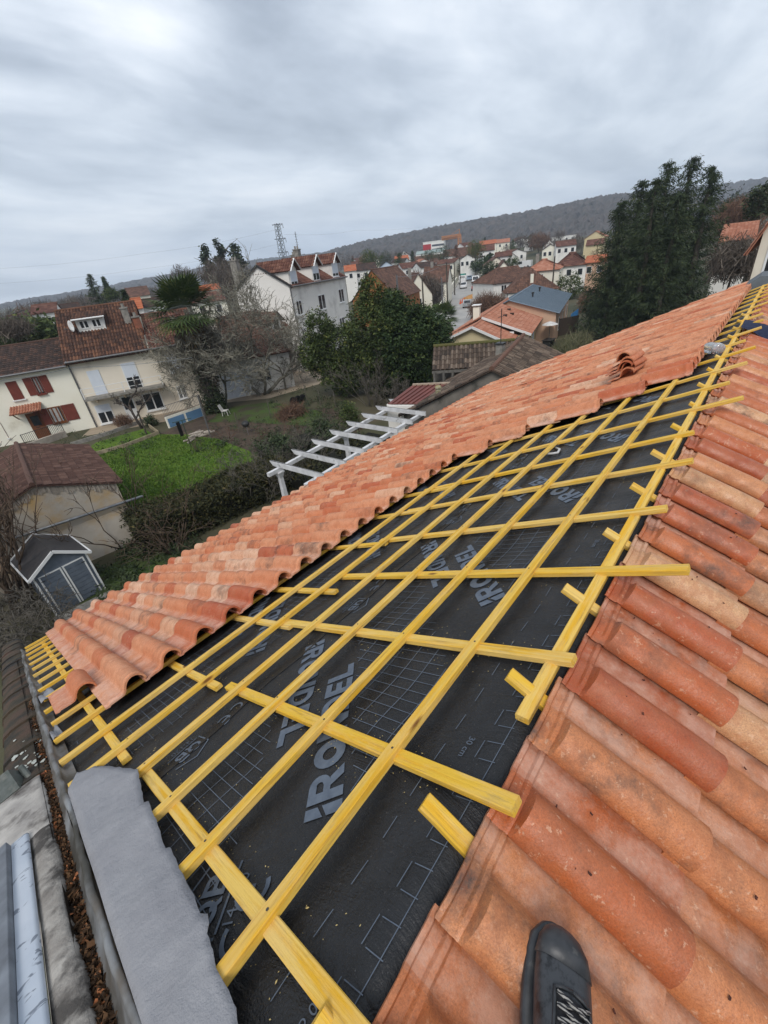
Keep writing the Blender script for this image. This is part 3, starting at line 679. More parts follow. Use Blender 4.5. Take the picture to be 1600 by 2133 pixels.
for lab, X, s, dx, ds in (('small grey scrap of sheet tucked by the zinc edge above the loose tile', -.235, 3.55, .12, .35), ('small grey scrap of sheet hanging below the loose tile', -.235, 2.55, .055, .25)):
    b = MB(); strip(b, [[LP(X+dx*k/4*(1-.3*j/4), s+ds*j/4, .055+.02*math.sin(k*1.1+j)-.02*k/4) for k in range(5)] for j in range(5)])
    o = b.build('grey_scrap', m_felt, None, True); tag(o, lab, 'scrap'); md = o.modifiers.new('thick', 'SOLIDIFY'); md.thickness = .002
# ---- things left lying near the far end of the ridge
bt = empty('plastic_bottle', 'clear plastic bottle with a red cap lying by the ridge beside the far tile heads', 'bottle', LP(6.05, .10, .10))
m_pet = NT('clear_plastic'); m_pet.b.inputs['Transmission Weight'].default_value = .75; m_pet = m_pet.done((.85, .9, .92), .12, 0, .5)
b = MB(); b.lathe((0, 0, 0), [(.02, -.16), (.055, -.155), (.06, -.10), (.057, -.04), (.06, .02), (.06, .08), (.045, .13), (.02, .17), (.018, .19)], 14, 'x'); o = b.build('body', m_pet, bt, True); o.rotation_euler = (0, R(8), R(28))
b = MB(); b.lathe((.20, 0, 0), [(.022, -.02), (.022, .02)], 12, 'x'); o = b.build('cap', M('red_plastic', (.5, .05, .02), rough=.4, bump=0), bt); o.rotation_euler = (0, R(8), R(28))
m_cloth = M('dark_blue_cloth', (.012, .018, .045), (.02, .028, .06), 30, rough=.95, bump=.5, bs=40, bd=.01)
b = MB(); jr = random.Random(12)
for j in range(9):
    for i in range(9): pass
strip(b, [[RP(7.0+.07*i+.02*math.sin(j), -.02+.07*j, .10+.075*math.sin(PI*i/9)*math.sin(PI*j/9)+.02*jr.random()) for j in range(10)] for i in range(10)])
tag(b.build('jacket', m_cloth, None, True), 'dark blue jacket dropped on the tiles by the far ridge', 'jacket')
o.data.update()
b = MB(); p0 = [(1120, 953), (1128, 945), (1150, 945), (1162, 943), (1166, 936), (1158, 933)]
def lpx(x, y, o=0):
    d = ray(x, y); oo = o/CS; t = -(CAM[2]-oo+SN/CS*CAM[1])/(d[2]+SN/CS*d[1]); return Vector(CAM+t*d)
b.tube([lpx(x, y, .012) for x, y in p0], .011, 6); tag(b.build('bent_wire', M('white_wire', (.6, .6, .6), rough=.5, bump=0), None, True), 'white bent wire hook lying on the underlay between the battens', 'wire')

# ---- flecks of debris on the near tiles
b = MB(); jr = random.Random(77); m_fleck = M('brown_chips', (.10, .03, .018), (.05, .02, .015), 50, bump=0)
for i in range(150):
    X = jr.uniform(.1, 3.2); s = jr.uniform(.15, 1.3); xm = (X-.035) % PW
    z = np.interp(xm, [q[0] for q in PROF], [q[1] for q in PROF]); sm = ((s-.035) % PL)
    c = RP(X, s, BASE_R+z+.027*(sm+.04)/.455+.0065); l = jr.uniform(.0015, .0055)*(2 if i < 9 else 1); a = jr.uniform(0, PI)
    d1 = RP(math.cos(a), math.sin(a))-RP(0, 0); d2 = RP(-math.sin(a), math.cos(a))-RP(0, 0)
    b.prism([c-d1*l-d2*l*.4, c+d1*l-d2*l*.5, c+d1*l*.8+d2*l*.5, c-d1*l*.7+d2*l*.4], RP(0, 0, .002)-RP(0, 0))
o = b.build('bark_chips', m_fleck); tag(o, 'tiny brown chips scattered over the near wet tiles', 'chips', kind='stuff')

# ---- boot standing on the near tiles
toe = RP(.398, .228, .116)
hd = (RP(-1.0, .22)-RP(0, 0)).normalized()     # toe to heel
bo = empty('boot', 'black wet work boot with grey flecked laces standing on the near tiles', 'boot', toe)
zb = RP(0, 0, 1); xb = -hd; yb = zb.cross(xb); mm = Matrix((xb, yb, zb)).transposed().to_4x4(); mm.translation = toe; bo.matrix_world = mm
m_bt = NT('wet_black_leather'); _c = m_bt.mix(m_bt.ramp(m_bt.noise(45, 5, .7), [(.5, 0.), (.62, 1.)]), (.036, .039, .044), (.008, .009, .011))
m_bt.bump(m_bt.math('ADD', m_bt.noise(90, 3), m_bt.math('MULTIPLY', m_bt.noise(20, 4), 1.5)), .5, .002); m_bt = m_bt.done(_c, .38, 0, .5)
m_rub = M('grey_black_rubber', (.042, .044, .048), (.018, .020, .023), 30, c3=(.11, .105, .095), s3=25, l3=.58, h3=.7, rough=.45, bump=.25, bs=120, bd=.002, spec=.5)
m_mesh = M('black_mesh_tongue', (.018, .018, .02), (.03, .03, .034), 150, rough=.8, bump=.5, bs=300, bd=.002)
def fsec(x, w0, h0, zb_, e=2.5, n=20, tw=0):
    out = []
    for k in range(n):
        a = 2*PI*k/n; c_, s_ = math.cos(a), math.sin(a)
        out.append((x, w0*math.copysign(abs(c_)**(2/e), c_)+tw, zb_+h0*(.5+.5*math.copysign(abs(s_)**(2/e), s_))))
    return out
def loft(mb, secs):
    n = len(secs[0]); vs = [p for s in secs for p in s]
    fs = [(i*n+k, (i+1)*n+k, (i+1)*n+(k+1) % n, i*n+(k+1) % n) for i in range(len(secs)-1) for k in range(n)]
    fs += [tuple(range(n)), tuple(range((len(secs)-1)*n, len(secs)*n))[::-1]]; mb.add(vs, fs)
FOOT = [(.0, .010, .026), (-.004, .022, .038), (-.012, .0345, .050), (-.030, .0485, .061), (-.060, .0565, .069), (-.09, .0575, .076), (-.12, .0555, .088), (-.15, .052, .100), (-.18, .044, .110), (-.21, .043, .135), (-.235, .041, .165), (-.27, .040, .19), (-.292, .034, .19), (-.302, .022, .17)]
off = lambda x: .010*math.sin((x+.02)*9)
b = MB(); loft(b, [fsec(x, w_*.92, h_-.006, .010, 2.35, 22, off(x)) for x, w_, h_ in FOOT]); up = b.build('upper', m_bt, bo, True)
b = MB(); loft(b, [[(-.265+.055*math.cos(2*PI*k/20)+dx, .043*sc*math.sin(2*PI*k/20), z) for k in range(20)][::-1] for z, sc, dx in ((.10, 1.0, .01), (.15, 1.0, .0), (.20, 1.0, -.01), (.25, 1.06, -.015), (.275, 1.1, -.015))]); b.build('shaft', m_bt, bo, True)
b = MB(); loft(b, [fsec(x+.004, w_*.96+.003, .026, -.012, 4, 22, off(x)) for x, w_, h_ in [(.002, .013, 0), (-.003, .0255, 0)]+FOOT[2:]]); b.build('sole', m_rub, bo, True)
b = MB(); loft(b, [fsec(x+.003, w_*.95+.001, h_+.001 if x > -.045 else h_-.001, .006, 2.35, 22, off(x)) for x, w_, h_ in FOOT[:5]]); b.build('toe_cap', m_rub, bo, True)
def top(x, y):                                # height of the upper at x, y
    xs_ = [q[0] for q in FOOT][::-1]; w_ = np.interp(x, xs_, [q[1] for q in FOOT][::-1])*.92; h_ = np.interp(x, xs_, [q[2] for q in FOOT][::-1])-.006
    t = min(.999, abs((y-off(x))/w_)); return .010+h_*(.5+.5*(1-t**2.35)**(1/2.35))
b = MB(); secs = []
for i in range(9):
    x = -.098-.016*i; secs.append([(x, off(x)+y*(1+.04*i), top(x, off(x)+y*(1+.04*i))+.003+.002*math.cos(y*90)) for y in (-.030, -.022, -.012, 0, .012, .022, .030)])
strip(b, secs); b.build('tongue', m_mesh, bo, True)
b = MB()
for sgn in (-1, 1): b.tube([(-.094-.017*i, off(-.094-.017*i)+sgn*(.032+.0010*i), top(-.094-.017*i, off(-.094-.017*i)+sgn*(.032+.0010*i))+.002) for i in range(9)], .0035, 6)
for sgn in (-1, 1): b.tube([(-.088, 0+off(-.088), top(-.088, off(-.088))+.002), (-.091, sgn*.020+off(-.09), top(-.091, sgn*.020+off(-.09))+.002), (-.096, sgn*.032+off(-.096), top(-.096, sgn*.032+off(-.096))+.002)], .0035, 6)
b.build('eyelet_band', m_rub, bo, True)
m_lace = NT('flecked_lace'); _w = m_lace.n.new('ShaderNodeTexWave'); _w.inputs['Scale'].default_value = 62; _w.inputs['Distortion'].default_value = 6; m_lace.L(m_lace.tc.outputs['Object'], _w.inputs['Vector'])
m_lace = m_lace.done(m_lace.mix(m_lace.ramp(_w.outputs['Fac'], [(.45, 0.), (.6, 1.)]), (.025, .025, .028), (.36, .34, .31)), .8)
for i in range(7):
    xa = -.100-.017*i
    for sgn in (-1, 1):
        x1 = xa-.017; pts = []
        for t in (0, .2, .4, .6, .8, 1):
            x = xa+(x1-xa)*t; y = sgn*(.031-.062*t); yy = y+off(x); pts.append((x, yy, top(x, yy)+.005+.003*math.sin(PI*t)+(.003 if sgn > 0 else 0)))
        b = MB(); b.tube(pts, .0031, 6); b.build('lace', m_lace, bo, True)

# ================================================================== pergola under the eave
m_white = M('chalky_white', (.66, .66, .67), (.50, .50, .51), 2.5, c3=(.16, .155, .15), s3=2.2, l3=.60, h3=.72, rough=.85, bump=.3, bs=30)
m_stain = M('lichen_grey', (.16, .155, .15), (.30, .30, .30), 12, bump=.5)
pz = G+2.62
ends = [gp(x, y, pz) for x, y in ((563, 960), (604, 937), (648, 915), (684, 897), (718, 879), (750, 862), (783, 846))]
pg = empty('pergola', 'white concrete pergola with pointed beams beyond the eave of the left slope', 'pergola', gp(590, 1000, G))
pgi = Matrix.Translation(-pg.location)
dirp = (gp(682, 991, pz)-ends[0]).normalized()
ax = (ends[-1]-ends[0])/6
for i in range(8):
    e = ends[0]+ax*i; b = MB(); d = dirp; sd = Vector((0, 0, 1)).cross(d).normalized(); up = Vector((0, 0, 1)); L = 3.4
    pf = [(0, .02), (.05, -.03), (.16, -.17), (.30, -.20), (L, -.20), (L, .03), (.05, .03)]
    b.prism([e+d*x+up*z-sd*.045 for x, z in pf], sd*.09)
    o = b.build('beam', m_white, pg); o.matrix_local = pgi
    b = MB(); b.prism([e+d*(.04+.9*j/9*L/.9*.25)*1+sd*0+up*.033 for j in (0,)]+[e+d*L+up*.033-sd*.042, e+d*L+up*.033+sd*.042, e+d*.06+up*.033+sd*.042, e+d*.06+up*.033-sd*.042][0:4], up*.006)
    q = b.build('weathered_top', m_stain, o)
for k, (off_, zz_) in enumerate(((.55, -.20), (2.9, -.20))):
    b = MB(); b.bar(ends[0]-ax*.5+dirp*off_+Vector((0, 0, zz_-.085)), ends[0]+ax*7.5+dirp*off_+Vector((0, 0, zz_-.085)), .16, .168); o = b.build('cross_beam', m_white, pg); o.matrix_local = pgi
for i, k in ((0, -.05), (1, 3.4), (2, 7.2)):
    c = ends[0]+ax*k+dirp*.55; b = MB(); zt = pz-.37; sd = dirp.cross(Vector((0, 0, 1)))
    def ring(z, a): return [Vector((c.x, c.y, z))+dirp*a*sx+sd*a*sy for sx, sy in ((-1, -1), (1, -1), (1, 1), (-1, 1))]
    rr = [ring(zt-.003, .17), ring(zt-.06, .17), ring(zt-.10, .14), ring(zt-.22, .11), ring(zt-.30, .085), ring(zt-1.2, .10), ring(G, .12)]
    vs = [p for q in rr for p in q]
    b.add(vs, [(j*4+m_, j*4+(m_+1) % 4, (j+1)*4+(m_+1) % 4, (j+1)*4+m_) for j in range(6) for m_ in range(4)]+[(0, 1, 2, 3), (27, 26, 25, 24)])
    o = b.build('post', m_white, pg); o.matrix_local = pgi
# low tiled lean-to seen between the beams
# ================================================================== ground and garden surfaces
def ground_patch(name, pts, dz, mat, sub=0):
    b = MB(); b.add([(p.x, p.y, p.z+dz) for p in pts], [tuple(range(len(pts)))]); me = b.mesh(name)
    o = link(name, me, mat); o['kind'] = 'structure'
    if o.data.polygons[0].normal.z < 0: o.data.flip_normals()
    return o
m_ground = M('rough_ground', (.060, .062, .030), (.095, .080, .050), .22, c3=(.035, .040, .018), s3=.05, l3=.45, h3=.62, bump=.5, bs=3, bd=.05)
m_lawn = NT('lawn'); _c = m_lawn.mix(m_lawn.ramp(m_lawn.noise(1.1, 6, .65), [(.35, 0.), (.65, 1.)]), (.072, .148, .014), (.115, .178, .020))
_c = m_lawn.mix(m_lawn.ramp(m_lawn.noise(7, 5, .7), [(.5, 0.), (.68, 1.)]), _c, (.030, .062, .010)); _c = m_lawn.mix(m_lawn.ramp(m_lawn.noise(.5, 5, .7), [(.6, 0.), (.75, 1.)]), _c, (.12, .12, .04))
m_lawn.bump(m_lawn.noise(14, 6, .7), .9, .08); m_lawn = m_lawn.done(_c, .9, 0, .2)
m_soil = M('dark_soil', (.050, .036, .026), (.085, .060, .042), 1.6, c3=(.045, .06, .02), s3=1.0, l3=.6, h3=.75, bump=.8, bs=9, bd=.06)
m_gravel = M('sandy_drive', (.36, .29, .21), (.27, .215, .155), .8, c3=(.18, .16, .10), s3=.5, l3=.6, h3=.75, bump=.3, bs=14, bd=.02)
m_street = M('wet_street', (.36, .345, .32), (.27, .26, .25), .35, c3=(.44, .42, .38), s3=.25, l3=.55, h3=.75, rough=.6, bump=.1)
b = MB(); rr_ = [0, 6, 12, 20, 30, 45, 60, 80, 100, 110, 120, 130, 140, 150, 160, 170, 180, 190, 200, 210, 225, 240, 260, 280, 300, 330, 400, 600, 900, 1300, 1800, 2250]; na = 120
vs = []
for d in rr_:
    for k in range(na): q = (CAM[0]+d*math.cos(2*PI*k/na), CAM[1]+d*math.sin(2*PI*k/na)); vs.append((*q, ghp(q)))
b.add(vs, [(j*na+k, (j+1)*na+k, (j+1)*na+(k+1) % na, j*na+(k+1) % na) for j in range(1, len(rr_)-1) for k in range(na)]+[(na+k, na+(k+1) % na, 0) for k in range(na)])
o = b.build('ground', m_ground, None, True); o['kind'] = 'structure'
ground_patch('lawn', [gp(x, y) for x, y in ((150, 960), (200, 945), (330, 905), (390, 905), (455, 915), (520, 940), (545, 975), (470, 1000), (395, 1030), (330, 1085), (270, 1085), (230, 1040))], .012, m_lawn)
ground_patch('lawn', [gp(x, y) for x, y in ((175, 942), (200, 922), (300, 893), (320, 905), (230, 938))], .012, m_lawn)
m_dark_grass = M('dark_grass', (.045, .085, .014), (.07, .085, .03), 1.2, c3=(.06, .05, .03), s3=1.5, l3=.55, h3=.68, bump=.9, bs=14, bd=.06)  # darker green than the main lawn, with brown patches
ground_patch('lawn', [gp(x, y) for x, y in ((180, 1330), (160, 1220), (260, 1160), (420, 1150), (470, 1170), (420, 1290))], .010, m_dark_grass)
ground_patch('lawn', [gp(x, y) for x, y in ((430, 880), (470, 850), (560, 838), (650, 850), (700, 870), (690, 890), (600, 885), (520, 880))], .016, M('patchy_grass', (.050, .095, .014), (.06, .075, .025), .8, c3=(.055, .042, .03), s3=.6, l3=.47, h3=.58, bump=.9, bs=12, bd=.06))
ground_patch('soil', [gp(x, y) for x, y in ((330, 905), (420, 868), (560, 850), (690, 850), (760, 890), (720, 920), (600, 930), (530, 945), (455, 918), (390, 908))], .008, m_soil)
ground_patch('drive', [gp(x, y) for x, y in ((400, 868), (440, 842), (560, 830), (700, 790), (760, 760), (700, 760), (640, 762), (560, 800), (440, 832), (190, 892), (170, 910))], .006, m_gravel)
def ribbon(name, L_, R_, dz, mat):
    b = MB(); Lp, Rp = [gp(*q) for q in L_], [gp(*q) for q in R_]; A_, B_ = [Lp[0]], [Rp[0]]
    for a, c, e, f_ in zip(Lp, Lp[1:], Rp, Rp[1:]):
        for k in range(1, 7): A_.append(a.lerp(c, k/6)); B_.append(e.lerp(f_, k/6))
    for i in range(len(A_)-1):
        q = [B_[i].lerp(A_[i], t) for t in (0, .5, 1)]+[B_[i+1].lerp(A_[i+1], t) for t in (0, .5, 1)]
        b.add([(p.x, p.y, max(p.z, ghp(p))+dz) for p in q], [(0, 1, 4, 3), (1, 2, 5, 4)])
    me = b.mesh(name)
    o = link(name, me, mat); o['kind'] = 'structure'
    if me.polygons[0].normal.z < 0: me.flip_normals()
SL_ = [(905, 740), (912, 700), (922, 660), (934, 630), (945, 608), (953, 594), (962, 580)]; SR_ = [(985, 745), (990, 700), (996, 660), (1000, 630), (1001, 612), (1000, 596), (992, 579)]
ribbon('street', SL_, SR_, .08, m_street); ribbon('pavement', [(885, 740), (898, 700), (910, 660), (925, 630), (938, 608), (948, 594), (958, 580)], SL_, .20, M('pavement_slabs', (.40, .38, .34), (.30, .29, .26), .8, bump=.1))
# ================================================================== houses
def roofstops(a, b, c): return [(0, a), (.55, b), (1, c)]
m_roof_old = Mtint('old_roof_tiles', roofstops((.050, .030, .025), (.105, .052, .036), (.20, .095, .055)), .8, .55, (.022, .018, .016), bump=.3, bs=20, bd=.01, patch=((.16, .12, .08), 9, .62))
m_roof_dark = Mtint('dark_roof_tiles', roofstops((.030, .022, .020), (.060, .038, .030), (.115, .060, .042)), .7, .45, (.018, .016, .015))
m_roof_red = Mtint('red_roof_tiles', roofstops((.075, .034, .026), (.128, .056, .041), (.21, .11, .075)), .8, .3, (.05, .02, .015))
m_roof_orange = Mtint('orange_roof_tiles', roofstops((.33, .130, .078), (.39, .17, .108), (.46, .235, .16)), .8, .25, (.16, .06, .035))
m_roof_bright = Mtint('bright_roof_tiles', roofstops((.36, .105, .05), (.42, .135, .065), (.46, .19, .10)), .8, .15, (.2, .08, .04))
m_roof_brown = Mtint('brown_roof_tiles', roofstops((.075, .042, .032), (.13, .070, .050), (.19, .10, .07)), .6, .35, (.035, .025, .022))
m_roof_mossy = Mtint('mossy_roof_tiles', roofstops((.050, .040, .034), (.105, .074, .056), (.20, .155, .12)), .9, .5, (.022, .02, .016), patch=((.20, .18, .13), 5, .64))
m_roof_plum = Mtint('plum_roof_tiles', roofstops((.062, .034, .028), (.100, .054, .042), (.16, .095, .074)), 1.0, .3, (.03, .018, .016), patch=((.24, .20, .17), 6, .68))
m_slate = Mtint('slate', roofstops((.05, .055, .07), (.075, .082, .10), (.10, .11, .13)), 1, .2)
m_wwhite = M('white_wall', (.80, .785, .745), (.74, .72, .68), .5, c3=(.44, .42, .38), s3=.35, l3=.58, h3=.78, bump=.05)
m_wcream = M('cream_wall', (.82, .79, .68), (.78, .74, .62), .5, c3=(.50, .45, .34), s3=.4, l3=.6, h3=.8, bump=.05)
m_wbeige = M('beige_wall', (.76, .69, .58), (.70, .63, .52), .5, c3=(.42, .36, .28), s3=.45, l3=.55, h3=.8, bump=.05)
m_wgrey = M('pale_grey_wall', (.80, .775, .73), (.73, .705, .66), .35, c3=(.33, .31, .29), s3=.3, l3=.52, h3=.8, bump=.05)
m_wyellow = M('yellow_wall', (.62, .53, .33), (.58, .48, .29), .5, bump=.03)
m_wpink = M('pink_wall', (.58, .38, .26), (.52, .34, .24), .5, bump=.03)
m_worange = M('orange_wall', (.34, .135, .045), (.29, .115, .04), .6, bump=.03)
m_wblue = M('pale_blue_wall', (.50, .58, .68), (.46, .54, .64), .5, bump=.02)
m_stone = M('stained_old_render', (.52, .47, .40), (.40, .35, .29), .7, c3=(.50, .32, .12), s3=.55, l3=.5, h3=.68, bump=.5, bs=7, bd=.03)
m_stone2 = M('rough_stone', (.42, .37, .31), (.28, .24, .20), 1.2, c3=(.18, .15, .13), s3=1.5, bump=.6, bs=5, bd=.04)
m_pvc = M('white_frames', (.74, .74, .73), (.70, .70, .69), 2, rough=.4, bump=0)
m_shut = M('white_roller_shutter', (.62, .66, .72), (.58, .62, .68), 2, rough=.5, bump=0)
m_brown = M('brown_red_paint', (.17, .040, .026), (.13, .030, .02), 3, rough=.6, bump=.05)
m_door = M('brown_door', (.19, .065, .022), (.14, .05, .018), 3, rough=.5, bump=.05)
m_glass = M('dark_glass', (.012, .014, .018), (.03, .034, .04), .7, rough=.08, bump=0, spec=.6)
m_brick = M('old_brick', (.30, .105, .06), (.20, .085, .055), 5, bump=.4)
m_greyc = M('grey_chimney', (.30, .28, .25), (.18, .17, .15), 4, bump=.4)
m_curtain = M('pale_curtain', (.45, .44, .42), (.30, .29, .28), 6, bump=0, mp=(8, 1, 1))
m_metal = M('dark_iron', (.035, .035, .035), rough=.5, bump=0)
m_gutter = M('grey_gutter', (.16, .16, .165), rough=.5, bump=0, metal=.3)
TR = random.Random(99)
def tile_sheet(mb, E0, E1, R1, R0, cw=.25, rw=.36, amp=.05, th=.03, slab=.06):
    E0, E1, R0, R1 = map(Vector, (E0, E1, R0, R1)); a = (E1-E0); La = a.length; a /= La
    up = (R0-E0).cross(a); nrm = a.cross(R0-E0 if (R0-E0).length > (R1-E1).length*.5 else R1-E1).normalized(); bdir = nrm.cross(a).normalized()
    H = max((R0-E0).dot(bdir), (R1-E1).dot(bdir)); xl1 = (R0-E0).dot(a); xr1 = (R1-E0).dot(a)
    nr = max(1, round(H/rw)); rh = H/nr; nc = max(1, round(La/cw)); cwid = La/nc
    pf = ((0, 0), (.18, .75), (.38, 1), (.58, .75), (.76, .08)) if amp > 0 else ((0, 0), (.96, 0))
    i0 = int(math.floor(min(0, xl1)/cwid))-1; i1 = int(math.ceil(max(La, xr1)/cwid))+1
    P = lambda x, y, z: E0+a*x+bdir*y+nrm*z
    for j in range(nr):
        y0, y1 = rh*j, rh*(j+1); t = (y0+y1)/2/H; xl, xr = xl1*t, La+(xr1-La)*t
        for i in range(i0, i1):
            xc = cwid*(i+.5)
            if xc < xl or xc > xr: continue
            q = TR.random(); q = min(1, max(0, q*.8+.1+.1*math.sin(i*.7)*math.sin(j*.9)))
            x0 = cwid*i; vs = []
            for (u, z) in pf: vs += [P(x0+u*cwid, y0-.03, z*amp+th), P(x0+u*cwid, y1, z*amp)]
            vs += [P(x0+cwid, y0-.03, th), P(x0+cwid, y1, 0)]
            n = len(vs)//2
            
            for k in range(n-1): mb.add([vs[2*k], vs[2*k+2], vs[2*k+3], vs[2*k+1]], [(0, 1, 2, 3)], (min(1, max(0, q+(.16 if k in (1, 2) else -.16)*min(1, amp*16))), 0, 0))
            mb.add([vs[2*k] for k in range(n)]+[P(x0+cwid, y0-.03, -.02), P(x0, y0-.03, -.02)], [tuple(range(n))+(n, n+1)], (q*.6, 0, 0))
    p4 = [E0, E1, R1, R0] if (R1-R0).length > .02 else [E0, E1, R0]
    mb.prism([q-nrm*slab for q in p4], nrm*(slab-.012), t=(.3, 0, 0))
class House:
    def __init__(s, name, label, A, B, depth, h, wall, cat='house', group=None, base=G):
        A = Vector((A[0], A[1], base)); B = Vector((B[0], B[1], base)); s.L = (B-A).length; s.d = depth; s.h = h; s.rz = math.atan2(B.y-A.y, B.x-A.x)
        s.e = empty(name, label, cat, A, s.rz, group); s.m = s.e.matrix_basis.copy() if False else Matrix.Translation(A) @ Matrix.Rotation(s.rz, 4, 'Z'); s.mi = s.m.inverted(); s.wall = wall; s.wallmb = MB()
    def part(s, name, mb, mat, parent=None, label=None, smooth=False):
        o = mb.build(name, mat, parent or s.e, smooth)
        if label: o['label'] = label
        return o
    def f(s, px, py, y=0.0):                 # local point on the vertical plane at depth y
        o = s.mi @ Vector(CAM); d = (s.mi.to_3x3() @ Vector(ray(px, py))); t = (y-o.y)/d.y; p = o+d*t; return p.x, p.z
    def fx(s, px, py, x=0.0):
        o = s.mi @ Vector(CAM); d = (s.mi.to_3x3() @ Vector(ray(px, py))); t = (x-o.x)/d.x; p = o+d*t; return p.y, p.z
    def walls(s, gables=None, x0=0, x1=None, h=None, y0=0, y1=None):
        x1 = s.L if x1 is None else x1; h = s.h if h is None else h; y1 = s.d if y1 is None else y1
        s.wallmb.box(x0, y0, 0, x1, y1, h)
    def gable_x(s, rise, x0=0, x1=None, h=None, y0=0, y1=None, yr=None):   # gables on the end walls, ridge along x
        x1 = s.L if x1 is None else x1; h = s.h if h is None else h; y1 = s.d if y1 is None else y1; yr = (y0+y1)/2 if yr is None else yr
        s.wallmb.prism([(x0+.002, y0+.002, h+.001), (x0+.002, y1-.002, h+.001), (x0+.002, yr, h+rise-.05)], (x1-x0-.004, 0, 0))
    def gable_y(s, rise, x0=0, x1=None, h=None, y0=0, y1=None, xr=None):   # gable facing the front, ridge along y
        x1 = s.L if x1 is None else x1; h = s.h if h is None else h; y1 = s.d if y1 is None else y1; xr = (x0+x1)/2 if xr is None else xr
        s.wallmb.prism([(x0+.002, y0+.002, h+.001), (xr, y0+.002, h+rise-.05), (x1-.002, y0+.002, h+.001)], (0, y1-y0-.004, 0))
    def roof_x(s, rise, mat, over=.35, side=.15, x0=0, x1=None, h=None, y0=0, y1=None, hip0=0, hip1=0, cw=.25, rw=.36, amp=.05, name='roof', yr=None, back=True):
        x1 = s.L if x1 is None else x1; h = s.h if h is None else h; y1 = s.d if y1 is None else y1; yr = (y0+y1)/2 if yr is None else yr
        k = rise/(yr-y0); kb = rise/(y1-yr); zf = h-over*k+.06; zb = h-over*kb+.06; b = MB(); zr = h+rise+.06
        xa, xb = x0-side, x1+side
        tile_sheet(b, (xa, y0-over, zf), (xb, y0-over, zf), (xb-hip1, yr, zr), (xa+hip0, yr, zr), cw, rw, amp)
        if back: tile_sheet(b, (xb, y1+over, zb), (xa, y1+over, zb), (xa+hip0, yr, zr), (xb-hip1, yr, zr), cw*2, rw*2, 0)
        if hip0: tile_sheet(b, (xa, y1+over, zb), (xa, y0-over, zf), (xa+hip0, yr, zr), (xa+hip0, yr, zr), cw, rw, amp)
        if hip1: tile_sheet(b, (xb, y0-over, zf), (xb, y1+over, zb), (xb-hip1, yr, zr), (xb-hip1, yr, zr), cw, rw, amp)
        o = s.part(name, b, mat)
        b = MB(); b.tube([(xa+hip0, yr, zr+.02), (xb-hip1, yr, zr+.02)], .10, 8, t=(.75, 0, 0))
        for hp, xe, xr in ((hip0, xa, xa+hip0), (hip1, xb, xb-hip1)):
            if hp: b.tube([(xe, y0-over, zf+.03), (xr, yr, zr+.02)], .09, 6, t=(.7, 0, 0)); b.tube([(xe, y1+over, zb+.03), (xr, yr, zr+.02)], .09, 6, t=(.7, 0, 0))
        s.part('ridge_tiles', b, mat, o)
        return o
    def roof_y(s, rise, mat, over=.3, front=.25, x0=0, x1=None, h=None, y0=0, y1=None, cw=.25, rw=.36, amp=.05, name='roof', xr=None, hipf=0):
        x1 = s.L if x1 is None else x1; h = s.h if h is None else h; y1 = s.d if y1 is None else y1; xr = (x0+x1)/2 if xr is None else xr
        k = rise/(xr-x0); kb = rise/(x1-xr); zr = h+rise+.06; b = MB(); ya, yb = y0-front, y1+front
        tile_sheet(b, (x0-over, yb, h-over*k+.06), (x0-over, ya, h-over*k+.06), (xr, ya+hipf, zr), (xr, yb, zr), cw, rw, amp)
        tile_sheet(b, (x1+over, ya, h-over*kb+.06), (x1+over, yb, h-over*kb+.06), (xr, yb, zr), (xr, ya+hipf, zr), cw, rw, amp)
        if hipf: tile_sheet(b, (x0-over, ya, h-over*k+.06), (x1+over, ya, h-over*kb+.06), (xr, ya+hipf, zr), (xr, ya+hipf, zr), cw, rw, amp)
        o = s.part(name, b, mat)
        b = MB(); b.tube([(xr, ya+hipf, zr+.02), (xr, yb, zr+.02)], .10, 8, t=(.7, 0, 0)); s.part('ridge_tiles', b, mat, o)
        return o
    def close(s, mat=None): return s.part('wall', s.wallmb, mat or s.wall)
    def rect(s, x0, z0, x1, z1, y=0.0, kind='win', mull=1, mat=None, sill=True, roll=0.0, name=None, side=None):
        # opening on the front plane; side='x0' puts it on the left end wall (x means y there)
        if x0 > x1: x0, x1 = x1, x0
        if z0 > z1: z0, z1 = z1, z0
        if side is None: T = lambda x, o, z: (x, y-o, z)
        else: T = lambda x, o, z: (y-o, x, z)
        def bx(mb, xa, oa, za, xb, ob, zb):
            p = [T(xa, ob, za), T(xb, ob, za), T(xb, oa, za), T(xa, oa, za), T(xa, ob, zb), T(xb, ob, zb), T(xb, oa, zb), T(xa, oa, zb)]
            mb.hexa(p if side is None else p[3::-1]+p[:3:-1])
        w_, h_ = x1-x0, z1-z0
        if kind in ('win', 'grille'):
            fw = min(.085, w_*.12); b = MB()
            bx(b, x0, 0, z0, x0+fw, .05, z1); bx(b, x1-fw, 0, z0, x1, .05, z1); bx(b, x0+fw, 0, z0, x1-fw, .05, z0+fw); bx(b, x0+fw, 0, z1-fw, x1-fw, .05, z1)
            for i in range(mull): xm = x0+w_*(i+1)/(mull+1); bx(b, xm-fw*.6, 0, z0+fw, xm+fw*.6, .045, z1-fw)
            o = s.part(name or 'window', b, mat or m_pvc)
            b = MB(); bx(b, x0+fw*.5, -.02, z0+fw*.5, x1-fw*.5, .018, z1-fw*.5); s.part('pane', b, m_glass, o)
            if roll: b = MB(); bx(b, x0+fw, .02, z1-roll*h_, x1-fw, .058, z1-fw*.3); s.part('roller_shutter', b, m_shut, o)
            if kind == 'grille':
                b = MB()
                for i in range(6): xm = x0+w_*(i+.5)/6; bx(b, xm-.012, .06, z0+.03, xm+.012, .08, z1-.03)
                s.part('grille', b, m_pvc, o)
